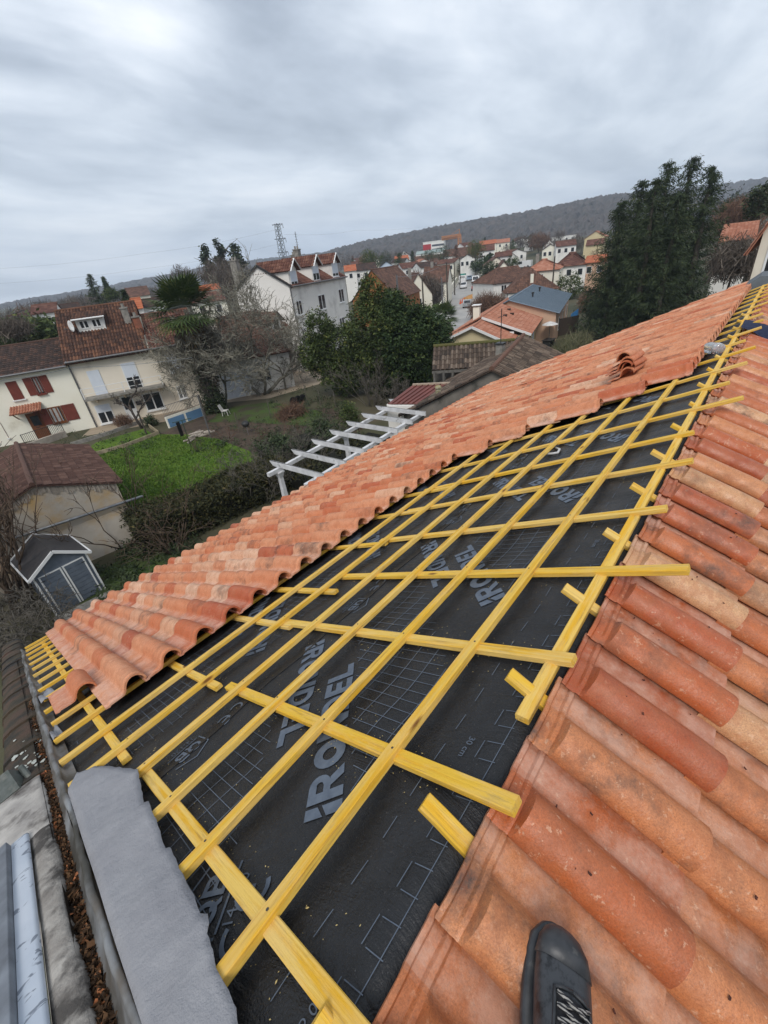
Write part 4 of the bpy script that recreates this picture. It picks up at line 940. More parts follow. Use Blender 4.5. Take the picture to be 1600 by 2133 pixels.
            if sill: b = MB(); bx(b, x0-.09, .0, z0-.09, x1+.09, .14, z0-.004); s.part('sill', b, mat or m_pvc, o)
            return o
        b = MB(); bx(b, x0, 0, z0, x1, .045, z1)
        o = s.part(name or kind, b, mat)
        if sill: b = MB(); bx(b, x0-.09, .0, z0-.09, x1+.09, .13, z0-.004); s.part('sill', b, m_pvc, o)
        return o
    def win(s, px0, py0, px1, py1, y=0.0, **k):
        a = s.f(px0, py0, y); c = s.f(px1, py1, y); return s.rect(a[0], c[1], c[0], a[1], y=y, **k)
    def chimney(s, x, y, z0, z1, w_=.5, d_=.7, mat=None, cap=True, label=None):
        b = MB(); b.box(x-w_/2, y-d_/2, z0, x+w_/2, y+d_/2, z1); o = s.part('chimney', b, mat or m_greyc, label=label)
        if cap:
            b = MB(); b.box(x-w_/2-.06, y-d_/2-.06, z1+.002, x+w_/2+.06, y+d_/2+.06, z1+.10)
            for q in (-.25, .25): b.lathe((x, y+q*d_, z1+.10), [(.12, 0), (.10, .28), (.11, .3)], 8)
            s.part('cap', b, m_greyc, o)
        return o
    def downpipe(s, x, y=-.08, z1=None):
        b = MB(); b.tube([(x, y-.25, (z1 or s.h)-.05), (x, y, (z1 or s.h)-.35), (x, y, 0)], .055, 8); return s.part('downpipe', b, m_gutter)
    def eave_gutter(s, x0, x1, over=.40, z=None):
        b = MB(); b.tube([(x0, -over, (z if z is not None else s.h)-.12), (x1, -over, (z if z is not None else s.h)-.12)], .075, 8); return s.part('gutter', b, m_gutter)

# ---- white house with brown shutters (left edge)
Bc = gp(200, 890); Cc = gp(432, 842); uu = (Cc-Bc).normalized()
h1 = House('house', 'white rendered house with brown red shutters and brown tiled roof at the left edge', Bc-uu*13.5, Bc-uu*.004, 8.5, 5.35, m_wcream)
h1.h = h1.f(126, 760)[1]
rz1 = h1.f(60, 716, 4.25)[1]-h1.h
h1.walls(); h1.gable_x(rz1); h1.close(); h1.roof_x(rz1, m_roof_dark, .4, .0, cw=.30, rw=.34, amp=.028)
h1.win(9.7, 797, 52, 830, kind='shutter', mat=m_brown)
x0, z1_ = h1.f(63, 786); x1, z0_ = h1.f(96, 819); h1.rect(x0, z0_, x1, z1_, mull=1, mat=m_brown)
b = MB(); [b.box(x0+.12+q*(x1-x0-.5), -.03, z0_+.15, x0+.38+q*(x1-x0-.5), -.022, z1_-.1) for q in (0, 1)]; h1.part('curtain', b, m_curtain)
for xa in (x0-.58, x1+.03):
    h1.rect(xa, z0_, xa+.55, z1_, kind='shutter', mat=m_brown, sill=False)
x0, z1_ = h1.f(97, 850); x1, z0_ = h1.f(140, 877); h1.rect(x0, z0_, x1, z1_, mull=2, mat=m_door)
b = MB(); b.box(x0+.1, -.03, z0_+.1, x0+.75, -.022, z1_-.1); h1.part('curtain', b, m_curtain)
h1.rect(x0-1.0, z0_, x0-.04, z1_, kind='shutter', mat=m_brown, sill=False); h1.rect(x1+.04, z0_, x1+1.0, z1_, kind='shutter', mat=m_brown, sill=False)
x0, z1_ = h1.f(52, 864); x1 = x0+1.0
dr = h1.rect(x0, 0.02, x1, 2.15, kind='door', mat=m_door, sill=False); b = MB(); b.box(x0+.22, -.06, 1.1, x1-.22, -.046, 1.9); h1.part('pane', b, m_glass, dr); b = MB(); b.box(x0+.3, -.065, .95, x0+.6, -.046, 1.0); h1.part('letter_slot', b, m_metal, dr)
h1.win(0, 880, 19, 912, kind='shutter', mat=m_brown)
b = MB(); tile_sheet(b, (x0-.7, -.95, 2.42), (x1+.45, -.95, 2.42), (x1+.45, .0, 2.85), (x0-.7, .0, 2.85), .2, .33, .07); cn = h1.part('door_canopy', b, m_roof_orange)
b = MB(); b.bar((x0-.5, -.02, 1.85), (x0-.5, -.85, 2.38), .07, .07); b.bar((x1+.3, -.02, 1.85), (x1+.3, -.85, 2.38), .07, .07); h1.part('bracket', b, m_door, cn)
h1.eave_gutter(0, h1.L, .45)
b = MB(); b.box(h1.L-10.6, 2.6, h1.h+.8, h1.L-10.1, 3.2, h1.h+2.0); h1.part('chimney', b, m_wwhite)
# ---- beige house next to it
h2 = House('house', 'beige two storey house with a balcony, a long dormer and a mossy tiled roof', Bc, Cc+uu*.6, 9.0, 5.4, m_wbeige)
h2.h = h2.f(250, 733)[1]
xs_ = h2.f(292, 700)[0]; rise = h2.f(170, 643, 4.5)[1]-h2.h; rise2 = h2.f(315, 655, 4.5)[1]-h2.h
h2.walls(); h2.gable_x(rise, x1=xs_); h2.gable_x(rise2, x0=xs_); h2.close()
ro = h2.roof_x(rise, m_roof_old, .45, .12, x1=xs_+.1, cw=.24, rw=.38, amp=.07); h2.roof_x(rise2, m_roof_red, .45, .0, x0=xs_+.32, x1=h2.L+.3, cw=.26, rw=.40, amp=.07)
h2.win(249, 758, 302, 811, mull=1, roll=.5, sill=False); h2.win(179, 774, 228, 824, kind='shutter', mat=m_shut, sill=False); h2.win(343, 740, 387, 771, kind='shutter', mat=m_shut)
h2.win(195, 846, 244, 877, mull=1, roll=.4); h2.win(294, 821, 345, 849, mull=1); h2.win(366, 805, 392, 828, kind='grille', mull=1)
x0, z1_ = h2.f(251, 833); dr = h2.rect(x0, .02, x0+.95, 2.1, kind='door', mat=m_pvc, sill=False); b = MB(); b.box(x0+.1, -.06, .95, x0+.85, -.046, 2.0); h2.part('pane', b, m_glass, dr)
x0, z1_ = h2.f(283, 838); b = MB(); b.box(x0, -.14, z1_-.25, x0+.42, -.004, z1_+.08); h2.part('letter_box', b, m_metal)
bx0, bz = h2.f(180, 843, -1.1); bx1, bz2 = h2.f(341, 800, -1.1); bz = (bz+bz2)/2
b = MB(); b.box(bx0, -1.1, bz-.02, bx1, -.004, bz+.16); bal = h2.part('balcony', b, m_greyc)
b = MB(); b.tube([(bx0+.05, -1.05, bz+.98), (bx1-.05, -1.05, bz+.98)], .022, 6); b.tube([(bx0+.05, -1.05, bz+.55), (bx1-.05, -1.05, bz+.55)], .018, 6)
for q in (0, .5, 1): b.box(bx0+.02+(bx1-bx0-.10)*q, -1.09, bz+.165, bx0+.08+(bx1-bx0-.10)*q, -1.01, bz+1.0)
h2.part('railing', b, m_pvc, bal)
for q in (.1, .45, .9): b = MB(); xx = bx0+(bx1-bx0)*q; b.prism([(xx, -.004, bz-.025), (xx, -.8, bz-.025), (xx, -.004, bz-.5)], (.12, 0, 0)); h2.part('bracket', b, m_wbeige, bal)
def on_roof(hs, px, py, rise, h, yr, over=0): # local point on the front slope
    o = hs.mi @ Vector(CAM); d = hs.mi.to_3x3() @ Vector(ray(px, py)); k = rise/yr; t = (h+.06+k*o.y-o.z)/(d.z-k*d.y); return o+d*t
p0 = on_roof(h2, 166, 693, rise, h2.h, 4.5); p1 = on_roof(h2, 223, 688, rise, h2.h, 4.5); k_ = rise/4.5
b = MB(); zt = p0.z+1.0; yb = p0.y+(zt-p0.z)/k_+.15
b.prism([(p0.x, p0.y, p0.z-.1), (p0.x, p0.y, zt), (p0.x, yb, zt)], (p1.x-p0.x, 0, 0)); dm = h2.part('dormer', b, m_wwhite)
b = MB(); tile_sheet(b, (p0.x-.2, p0.y-.3, zt-.02), (p1.x+.2, p0.y-.3, zt-.02), (p1.x+.2, yb+1.3, zt+.62), (p0.x-.2, yb+1.3, zt+.62), .25, .38, .06); h2.part('dormer_roof', b, m_roof_old, dm)
b = MB(); b.tube([(p0.x-.2, p0.y-.33, zt-.02), (p1.x+.2, p0.y-.33, zt-.02)], .07, 8); h2.part('gutter', b, m_pvc, dm)
w_ = (p1.x-p0.x); 
for q in (.10, .55): o = h2.rect(p0.x+w_*q, p0.z+.22, p0.x+w_*(q+.35), zt-.12, y=p0.y, mull=1, sill=False)
pc = on_roof(h2, 268, 672, rise, h2.h, 4.5); h2.chimney(pc.x, pc.y+.2, pc.z-.6, pc.z+1.1, .5, .7, m_greyc); pc = on_roof(h2, 294, 694, rise2, h2.h, 4.5); h2.chimney(pc.x, pc.y+.1, pc.z-.5, pc.z+1.25, .55, .55, m_brick)
h2.eave_gutter(0, h2.L, .5); h2.downpipe(.08)
pd_ = on_roof(h2, 160, 693, rise, h2.h, 4.5)
sd_ = empty('satellite_dish', 'white satellite dish fixed to the mossy roof beside the long dormer', 'satellite dish', h2.m @ Vector((pd_.x-.15, pd_.y-.35, pd_.z+.55)), h2.rz-R(55))
b = MB(); b.lathe((0, 0, 0), [(.02, .10), (.25, .07), (.42, 0), (.43, .01), (.25, .085), (.02, .115)], 18, 'y'); o = b.build('dish', m_pvc, sd_, True)
b = MB(); b.tube([(0, .1, 0), (0, .35, -.3), (0, .45, -.75)], .03, 6); b.tube([(0, .08, -.38), (0, -.5, -.12)], .015, 6); b.box(-.04, -.56, -.16, .04, -.46, -.08); b.build('bracket', m_gutter, sd_)
# ---- low white house behind the lichen tree
h2b = House('house', 'low white house half hidden behind the bare lichen covered tree', Cc+uu*.65, Cc+uu*8.5, 6.5, 3.4, m_wwhite)
h2b.walls(); h2b.gable_x(1.3); h2b.close(); h2b.roof_x(1.3, m_roof_brown, .3, .1)
h2b.rect(1.2, .1, 3.6, 2.2, kind='garage_door', mat=m_shut, sill=False); h2b.rect(4.6, 1.0, 5.8, 2.2)
# ---- tall pale apartment house with three dormers
Ce = gp(602, 595, .06); Re = gp(716, 575, .06); Le = gp(492, 604, .06)
v1 = (Re-Ce).normalized(); dpt = abs((Le-Ce).dot(Vector((-v1.y, v1.x, 0))))
h3 = House('apartment_house', 'tall pale apartment house with three gabled dormers and a brown red roof', (Ce.x, Ce.y), (Re.x+v1.x*.3, Re.y+v1.y*.3), 9, .06-G, m_wgrey, 'apartment house')
dpt = min((abs(project(h3.m @ Vector((0, .1*k, h3.h)))[0]-492), .1*k) for k in range(30, 140))[1]; h3.d = dpt
rise = h3.fx(529, 556, 0)[1]-h3.h; HY = dpt/2
h3.walls(); h3.gable_x(rise); h3.close(); h3.roof_x(rise, m_roof_red, .35, .12, cw=.3, rw=.4, amp=.05)
b = MB(); b.bar((-.14, -.35, h3.h-.1), (-.14, HY, h3.h+rise+.08), .06, .22); b.bar((-.14, dpt+.3, h3.h-.1), (-.14, HY, h3.h+rise+.08), .06, .22); h3.part('bargeboard', b, m_metal)
for (pxl, pyt, pxr, pyb, ppx, ppy) in ((601, 565, 620, 593, 609, 537), (648, 555, 666, 583, 655, 529), (689, 549, 705, 575, 693, 524)):
    x0, z1_ = h3.f(pxl, pyt); x1, z0_ = h3.f(pxr, pyb); xm = (x0+x1)/2; hw = .95; zt = z1_+.18; zp = zt+.85
    b = MB(); b.box(xm-hw, .0-.02, h3.h-.05, xm+hw, 3.2, zt); b.prism([(xm-hw, -.018, zt+.001), (xm, -.018, zp), (xm+hw, -.018, zt+.001)], (0, 3.6, 0)); dm = h3.part('dormer', b, m_wgrey)
    o = h3.rect(x0, z0_, x1, z1_, y=-.02, mull=1, roll=.75 if pxl != 648 else .5)
    b = MB(); tile_sheet(b, (xm-hw-.22, 4.0, zt-.15), (xm-hw-.22, -.45, zt-.15), (xm, -.45, zp+.08), (xm, 4.0, zp+.08), .3, .4, .05); tile_sheet(b, (xm+hw+.22, -.45, zt-.15), (xm+hw+.22, 4.0, zt-.15), (xm, 4.0, zp+.08), (xm, -.45, zp+.08), .3, .4, .05); h3.part('dormer_roof', b, m_roof_red, dm)
    b = MB(); b.bar((xm-hw-.25, -.47, zt-.2), (xm, -.47, zp+.06), .05, .18, up=(0, -1, 0)); b.bar((xm+hw+.25, -.47, zt-.2), (xm, -.47, zp+.06), .05, .18, up=(0, -1, 0)); h3.part('bargeboard', b, m_pvc, dm)
for q in ((615, 627, 632, 654), (661, 615, 680, 642), (704, 603, 718, 628), (628, 685, 643, 722), (668, 675, 690, 705), (706, 663, 720, 690)): h3.win(*q, mull=1)
for q in ((640, 745, 654, 770), (668, 738, 682, 765)): h3.win(*q, mull=1, sill=False, mat=m_pvc)
xq, zq = h3.f(623, 555, 2.2); h3.chimney(xq+.1, 2.2, h3.h+.9, h3.f(619, 521, 2.2)[1], .75, .6, m_greyc); xq, zq = h3.f(614, 540, HY+.3); h3.chimney(xq, HY+.3, h3.h+rise-.6, h3.h+rise+.8, .7, .5, m_greyc)
yq, zq = h3.fx(500, 582, 0); h3.chimney(.35, dpt-.45, h3.h-1.0, h3.fx(486, 549, .3)[1]+.2, .65, .75, m_greyc)
h3.downpipe(.06, -.07); h3.eave_gutter(0, h3.L, .40)
ax__ = h3.f(622, 525, HY)[0]; b = MB(); b.tube([(ax__, HY, h3.h+rise), (ax__, HY, h3.h+rise+3.2)], .03, 6)
for k in range(6): b.tube([(ax__-.35, HY, h3.h+rise+1.6+.27*k), (ax__+.35, HY, h3.h+rise+1.6+.27*k)], .012, 4)
h3.part('aerial', b, m_metal)
# ---- small old house in front of it
Bq = gp(622, 772); Aq = gp(500, 827)
h4 = House('house', 'small old stone house with a plum brown roof and gabled dormer beside the tall apartments', Aq, Bq, 5, 3.6, m_stone2)
h4.h = h4.f(612, 676)[1]; xr_ = h4.f(560, 645, 2.5)[0]; rise = h4.f(558, 642, 2.5)[1]-h4.h
h4.walls(); h4.gable_x(rise); h4.close(); h4.roof_x(rise, m_roof_brown, .35, .2, hip0=2.5, hip1=2.2, cw=.25, rw=.36, amp=.05)
x0, zt = h4.f(565, 668); x1, zb = h4.f(586, 690); xm = (x0+x1)/2
b = MB(); b.box(xm-.8, -.03, h4.h-.3, xm+.8, 2.2, h4.h+.9); b.prism([(xm-.8, -.028, h4.h+.901), (xm, -.028, h4.h+1.6), (xm+.8, -.028, h4.h+.901)], (0, 2.6, 0)); dm = h4.part('dormer', b, m_wgrey)
b = MB(); tile_sheet(b, (xm-1.1, 2.9, h4.h+.75), (xm-1.1, -.5, h4.h+.75), (xm, -.5, h4.h+1.72), (xm, 2.9, h4.h+1.72)); tile_sheet(b, (xm+1.1, -.5, h4.h+.75), (xm+1.1, 2.9, h4.h+.75), (xm, 2.9, h4.h+1.72), (xm, -.5, h4.h+1.72)); h4.part('dormer_roof', b, m_roof_brown, dm)
h4.rect(xm-.42, h4.h-.1, xm+.42, h4.h+.95, y=-.03, kind='shutter', mat=m_roof_dark, sill=False)
for q in ((598, 728, 611, 748), (517, 752, 532, 775), (570, 740, 582, 760)): h4.win(*q, kind='shutter', mat=m_brown, sill=False)
h4.downpipe(h4.L-.06)

# ---- old stone shed with a plum tiled roof (left foreground garden)
d_ = Vector((math.cos(R(-9)), math.sin(R(-9)), 0)); qb_ = Vector((5.0, 19.75, G))
hs = House('stone_shed', 'old stone shed with stained gable wall, pipe across it and plum tiled roof', qb_-d_*9.0, qb_, 8.0, 3.0, m_stone, 'shed')
ex_, ez_ = hs.f(247, 1004); ax_, az_ = hs.f(68, 1012); hs.h = ez_; rise = az_-ez_; xl_ = max(0, 2*ax_-hs.L)
far_ = hs.mi @ gp(14, 933, G+az_); hs.d = max(5, min(9, far_.y))
hs.walls(x0=xl_, x1=hs.L-.02); hs.gable_y(rise, x0=xl_, x1=hs.L-.02, xr=ax_); hs.close(); hs.roof_y(rise, m_roof_plum, .2, .12, x0=xl_, cw=.17, rw=.30, amp=.03, xr=ax_)
x0, z0_ = hs.f(0, 1124, -.14); x1, z1_ = hs.f(288, 1037, -.14)
b = MB(); b.tube([(x0-1.5, -.14, z0_-.05), (x1+.2, -.14, z1_)], .06, 10); pp = hs.part('pipe', b, M('galvanised', (.34, .35, .36), (.22, .23, .24), 6, rough=.45, metal=.6, bump=.1), smooth=True)
b = MB()
for i in range(70):
    t = i/70; xx = xl_+.05+(hs.L-xl_-.1)*t; zz_ = ez_+rise*(1-abs((xx-ax_)/((hs.L-ax_) if xx > ax_ else (ax_-xl_)))); b.box(xx, -.03-.02*math.sin(i*2.7), zz_-.34+.08*math.sin(i*7.3), xx+.8*(hs.L-xl_)/70, .02, zz_-.07)
hs.part('eave_stones', b, m_stone2)
b = MB(); b.hexa([(xl_, -.35, 0), (hs.L+.25, -.35, 0), (hs.L+.2, .6, 0), (xl_, .6, 0), (xl_, -.01, 1.6), (hs.L-.01, -.01, 1.6), (hs.L-.01, .6, 1.6), (xl_, .6, 1.6)]); hs.part('wall_foot', b, m_stone)
# ---- grey plastic shed
s0, s1 = gp(118, 1283), gp(221, 1226)
ps = House('garden_shed', 'dark grey plastic garden shed with white edges and double doors', s0, s1, 1.9, 1.75, M('slate_grey_plastic', (.14, .165, .20), (.105, .125, .16), 4, rough=.55, bump=.25, bs=20), 'shed')
ps.walls(); ps.gable_y(.55); ps.close(); m_roofp = M('dark_shed_roof', (.04, .038, .04), (.055, .05, .05), 5, rough=.5, bump=.2)
L = ps.L; b = MB()
for sx in (-1, 1): b.hexa([(L/2, -.12, 2.33), (L/2+sx*(L/2+.12), -.12, 1.70), (L/2+sx*(L/2+.12), 2.02, 1.70), (L/2, 2.02, 2.33), (L/2, -.12, 2.38), (L/2+sx*(L/2+.12), -.12, 1.75), (L/2+sx*(L/2+.12), 2.02, 1.75), (L/2, 2.02, 2.38)] if sx > 0 else [(L/2, -.12, 2.33), (L/2, 2.02, 2.33), (-.12, 2.02, 1.70), (-.12, -.12, 1.70), (L/2, -.12, 2.38), (L/2, 2.02, 2.38), (-.12, 2.02, 1.75), (-.12, -.12, 1.75)])
ro = ps.part('roof', b, m_roofp)
b = MB()
for sx in (-1, 1):
    for yy in (-.14, 2.04): b.bar((L/2, yy, 2.36), (L/2+sx*(L/2+.14), yy, 1.72), .05, .10)
    b.bar((L/2+sx*(L/2+.14), -.14, 1.72), (L/2+sx*(L/2+.14), 2.04, 1.72), .05, .08)
ps.part('white_trim', b, m_pvc, ro)
b = MB()
for xx in (.02, L-.02): b.box(xx-.03, -.03, 0, xx+.03, .03, 1.74)
ps.part('corner_post', b, m_pvc)
for sx in (0, 1):
    xa, xb = (.14, L/2-.02) if sx == 0 else (L/2+.02, L-.14); b = MB()
    for k in range(9): b.box(xa+.05, -.028, .05+.175*k, xb-.05, -.006-.004*(k % 2), .05+.175*(k+1)-.012)
    dr = ps.part('door', b, ps.wall); b = MB(); b.box(xa, -.045, .04, xa+.05, -.004, 1.66); b.box(xb-.05, -.045, .04, xb, -.004, 1.66); b.box(xa+.05, -.04, 1.62, xb-.05, -.004, 1.66); ps.part('door_frame', b, m_pvc, dr)
    b = MB(); 
    for zz_ in (.3, 1.45): b.box((xa+.02 if sx == 0 else xb-.14), -.052, zz_, (xa+.14 if sx == 0 else xb-.02), -.046, zz_+.03)
    ps.part('hinge', b, m_metal, dr)
b = MB(); pA, pB = gp(118, 1300), gp(236, 1240); b.bar((pA.x, pA.y, G+.06), (pB.x, pB.y, G+.06), .55, .12); tag(b.build('concrete_slab', m_greyc), 'long grey slab lying in front of the plastic shed', 'slab')

# ---- dark old barn with two ranges (right of the evergreens)
def roofpoly(name, quads, mat, parent, mi, cw=.25, rw=.36, amp=.05):
    b = MB()
    for E0, E1, R1, R0 in quads: tile_sheet(b, mi @ Vector(E0), mi @ Vector(E1), mi @ Vector(R1), mi @ Vector(R0), cw, rw, amp)
    return link(name, b.mesh(name), mat, parent)
zr, zev = G+4.6, G+3.52
bar = empty('barn', 'old L shaped barn with a dark lichen spotted tile roof behind the new roof', 'barn', gp(960, 760, G))
bi = Matrix.Translation(-bar.location)
R0_, R1_ = gp(903, 723, zr), gp(1072, 710, zr)
back = Vector((R1_.y-R0_.y, -(R1_.x-R0_.x), 0)).normalized()
if back.dot(Vector((1, 1, 0))) < 0: back = -back
E0_, E1_ = gp(890, 772, zev), gp(986, 772, zev)
slope_v = (E0_-R0_); ax_ = (R1_-R0_).normalized(); foot = slope_v-ax_*slope_v.dot(ax_)
E0_ = R0_+foot; E1_ = R1_+foot
roofpoly('roof', [(E0_, E1_, R1_, R0_), (R1_-foot*1+Vector((0, 0, 2*foot.z)), R0_-foot+Vector((0, 0, 2*foot.z)), R0_, R1_)], m_roof_mossy, bar, bi, .28, .40, .08)
b = MB(); b.tube([bi @ (R0_+Vector((0, 0, .05))), bi @ (R1_+Vector((0, 0, .05)))], .12, 8, t=(.4, 0, 0)); link('ridge_moss', b.mesh('ridge_moss'), M('moss', (.075, .08, .02), (.10, .085, .03), 3, bump=.5), bar)
bk = R0_-foot; b = MB()
def wall_to(mb, pts, mi, low=G):                  # thick wall under a chain of eave points
    for p, q in zip(pts, pts[1:]):
        d = (q-p); d.z = 0; n = Vector((-d.y, d.x, 0)).normalized()*.12
        mb.hexa([mi @ Vector((p.x-n.x, p.y-n.y, low)), mi @ Vector((q.x-n.x, q.y-n.y, low)), mi @ Vector((q.x+n.x, q.y+n.y, low)), mi @ Vector((p.x+n.x, p.y+n.y, low)), mi @ (p-n), mi @ (q-n), mi @ (q+n), mi @ (p+n)])
f2 = Vector((foot.x, foot.y, 0)); zl = Vector((0, 0, foot.z))
wall_to(b, [R1_+f2*.93+zl, R1_-f2*.93+zl, R0_-f2*.93+zl, R0_+f2*.0+zl], bi); 
wall_to(b, [R0_+f2*.02+zl-Vector((0, 0, .3)), R1_+f2*.02+zl-Vector((0, 0, .3))], bi)
# second range: ridge runs towards the house, gable at the near end
P0, P1 = gp(1088, 702, zr+.1), gp(1026, 768, zr+.1)
ax2 = (P1-P0).normalized(); q2 = Vector((-ax2.y, ax2.x, 0))
if q2.dot(Vector((-1, 1, 0))) < 0: q2 = -q2
drop_ = Vector((0, 0, -1.75)); hw2 = 3.6; dropL = Vector((0, 0, -2.55)); hwL = 5.2
P0b = P0-ax2*.5; P1b = P1+ax2*.2
la, lb_, ra_, rb2 = P0b+q2*hwL+dropL, P1b+q2*hwL+dropL, P0b-q2*hw2+drop_, P1b-q2*hw2+drop_
roofpoly('roof', [(la, lb_, P1b, P0b), (rb2, ra_, P0b, P1b)] if ax2.cross(q2).z < 0 else [(lb_, la, P0b, P1b), (ra_, rb2, P1b, P0b)], m_roof_mossy, bar, bi, .28, .40, .08)
b2 = MB(); b2.tube([bi @ (P0b+Vector((0, 0, .04))), bi @ (P1b+Vector((0, 0, .04)))], .13, 8, t=(.75, 0, 0)); link('ridge_tiles', b2.mesh('ridge_tiles'), m_roof_brown, bar)
wall_to(b, [P0+q2*hwL*.93+dropL, P1+q2*hwL*.93+dropL], bi); wall_to(b, [P1-q2*hw2*.93+drop_, P0-q2*hw2*.93+drop_], bi); wall_to(b, [P1+q2*hwL*.9+dropL, P1-q2*hw2*.9+dropL], bi)
b.prism([bi @ (P1+q2*hwL*.93+dropL), bi @ (P1-Vector((0, 0, .12))), bi @ (P1-q2*hw2*.93+drop_), bi @ (P1-q2*hw2*.93+dropL)], -ax2*.2)
link('wall', b.mesh('wall'), M('dark_old_render', (.20, .18, .155), (.10, .09, .08), 1.2, c3=(.05, .05, .04), s3=1.2, bump=.3), bar)
cpx = gp(1042, 745, zr-.35); b = MB(); c = bi @ cpx; b.box(c.x-.2, c.y-.2, c.z-.6, c.x+.2, c.y+.2, c.z+.75); ch_ = link('chimney', b.mesh('chimney'), m_greyc, bar)
b = MB(); b.box(c.x-.24, c.y-.24, c.z+.75, c.x+.24, c.y+.24, c.z+.83); b.tube([(c.x, c.y, c.z+.8), (c.x, c.y, c.z+2.6)], .025, 5); b.tube([(c.x-.4, c.y, c.z+2.2), (c.x+.4, c.y, c.z+2.2)], .015, 4); link('aerial', b.mesh('aerial'), m_metal, bar)
# open timber front under the main eave, with odds and ends
b = MB()
for k in range(6): p = bi @ (E0_.lerp(E1_, (k+.3)/9)-Vector((0, 0, .08))); b.box(p.x-.07, p.y-.07, G-bar.location.z, p.x+.07, p.y+.07, p.z)
p, q = bi @ (E0_-Vector((0, 0, .13))), bi @ (E1_-Vector((0, 0, .13))); b.bar(p, q, .12, .16)
link('timber_frame', b.mesh('timber_frame'), M('grey_timber', (.16, .15, .135), (.10, .095, .085), 5, bump=.3), bar)
# ---- low maroon metal roof in front of it, with a clay chimney pot
zm = G+3.0
mr = empty('lean_to', 'low building with a maroon red sheet roof beyond the eave of the left slope', 'lean-to', gp(920, 820, G)); mi = Matrix.Translation(-mr.location)
q4 = [gp(808, 842, zm-.35), gp(960, 842, zm-.35), gp(1040, 795, zm+.2), gp(860, 803, zm+.2)]
b = MB(); n_ = 14
for i in range(n_):
    a0, a1 = i/n_, (i+1)/n_-.006
    L0, L1, U0, U1 = q4[0].lerp(q4[1], a0), q4[0].lerp(q4[1], a1), q4[3].lerp(q4[2], a0), q4[3].lerp(q4[2], a1)
    b.prism([mi @ L0, mi @ L1, mi @ U1, mi @ U0], (0, 0, .035)); b.prism([mi @ (L1+Vector((0, 0, .03))), mi @ (L1.lerp(L0, .08)+Vector((0, 0, .03))), mi @ (U1.lerp(U0, .08)+Vector((0, 0, .03))), mi @ (U1+Vector((0, 0, .03)))], (0, 0, .05))
link('roof', b.mesh('roof'), M('maroon_sheet', (.155, .045, .034), (.12, .038, .03), 1.5, rough=.45, bump=.05, spec=.5), mr)
b = MB(); wall_to(b, [q4[0]-Vector((0, 0, .04)), q4[1]-Vector((0, 0, .04)), q4[2]-Vector((0, 0, .04)), q4[3]-Vector((0, 0, .04)), q4[0]-Vector((0, 0, .04))], mi); link('wall', b.mesh('wall'), m_wgrey, mr)
b = MB(); p, q = mi @ (q4[3]+Vector((0, 0, .05))), mi @ (q4[2]+Vector((0, 0, .05))); b.bar(p, q, .16, .10); link('flashing', b.mesh('flashing'), M('buff_flashing', (.42, .33, .25), bump=.1), mr)
c = mi @ gp(914, 834, zm-.2); b = MB(); b.lathe((c.x, c.y, c.z-.1), [(.20, 0), (.20, .35), (.15, .45), (.14, .62), (.17, .63), (.17, .70), (.10, .71), (.10, .80), (.19, .81), (.16, .9), (.04, .93)], 14); link('chimney_pot', b.mesh('chimney_pot'), M('mossy_pot', (.36, .33, .27), (.25, .22, .06), 4, bump=.3), mr)
# ---- long orange tiled house with a cream gable
zg = G+2.75
gl, gr_ = gp(906, 720, zg), gp(1064, 706, zg); r_a, r_b = gp(984, 682, G+4.2), gp(1058, 628, G+4.2); rd_ = (r_b-r_a).normalized(); ru = Vector((rd_.y, -rd_.x, 0)); W__ = (gr_-gl).dot(ru)
oh = House('house', 'long low house with orange tiled roof and cream gable end, behind the dark barn', gl, gl+ru*W__, max(12, (r_b-r_a).length), 2.75, m_wyellow)
rise = oh.f(984, 682)[1]-oh.h; xr_ = oh.f(984, 682)[0]
dy = max(2.5, oh.fx(1009, 667, xr_)[0] if False else (oh.mi @ gp(1008, 667, G+4.15)).y); XW = max(.6, min(2.5, (oh.mi @ gp(1103, 692, zg)).x-oh.L))
print('OH', oh.L, oh.d, rise, xr_, dy, XW)
oh.walls(); oh.gable_y(rise, xr=xr_); oh.close()
oh.roof_y(rise, m_roof_orange, .3, .28, y1=dy, cw=.30, rw=.40, amp=.03, xr=xr_)
oh.wallmb = MB(); oh.wallmb.box(oh.L+.01, dy+.2, 0, oh.L+XW-.3, oh.d, oh.h-.1); oh.close()
oh.roof_y(rise+.22, m_roof_orange, .3, .1, x1=oh.L+XW, y0=dy+.1, y1=oh.d, h=oh.h+.06, cw=.30, rw=.40, amp=.03, xr=xr_)
b = MB(); b.box(.02, dy+.0, oh.h+.02, oh.L-.02, dy+.12, oh.h+.3); oh.part('step_wall', b, m_pvc)
for k_, xx in (('verge', 0),):
    b = MB(); b.bar((-.35, -.31, oh.h-.1), (xr_, -.31, oh.h+rise+.05), .06, .2); b.bar((oh.L+.35, -.31, oh.h-.1), (xr_, -.31, oh.h+rise+.05), .06, .2); oh.part('bargeboard', b, m_pvc); b = MB(); b.bar((xr_, dy-.02, oh.h+rise+.24), (oh.L+XW+.3, dy-.02, oh.h-.02), .06, .2); oh.part('bargeboard', b, m_pvc)
b = MB(); b.box(xr_-1.3, dy+2.2, oh.h+.8, xr_-.7, dy+2.8, oh.h+rise+.9); ch_ = oh.part('chimney', b, m_wcream); b = MB(); b.box(xr_-1.4, dy+2.1, oh.h+rise+1.05, xr_-.6, dy+2.9, oh.h+rise+1.13); oh.part('cap', b, m_pvc, ch_)
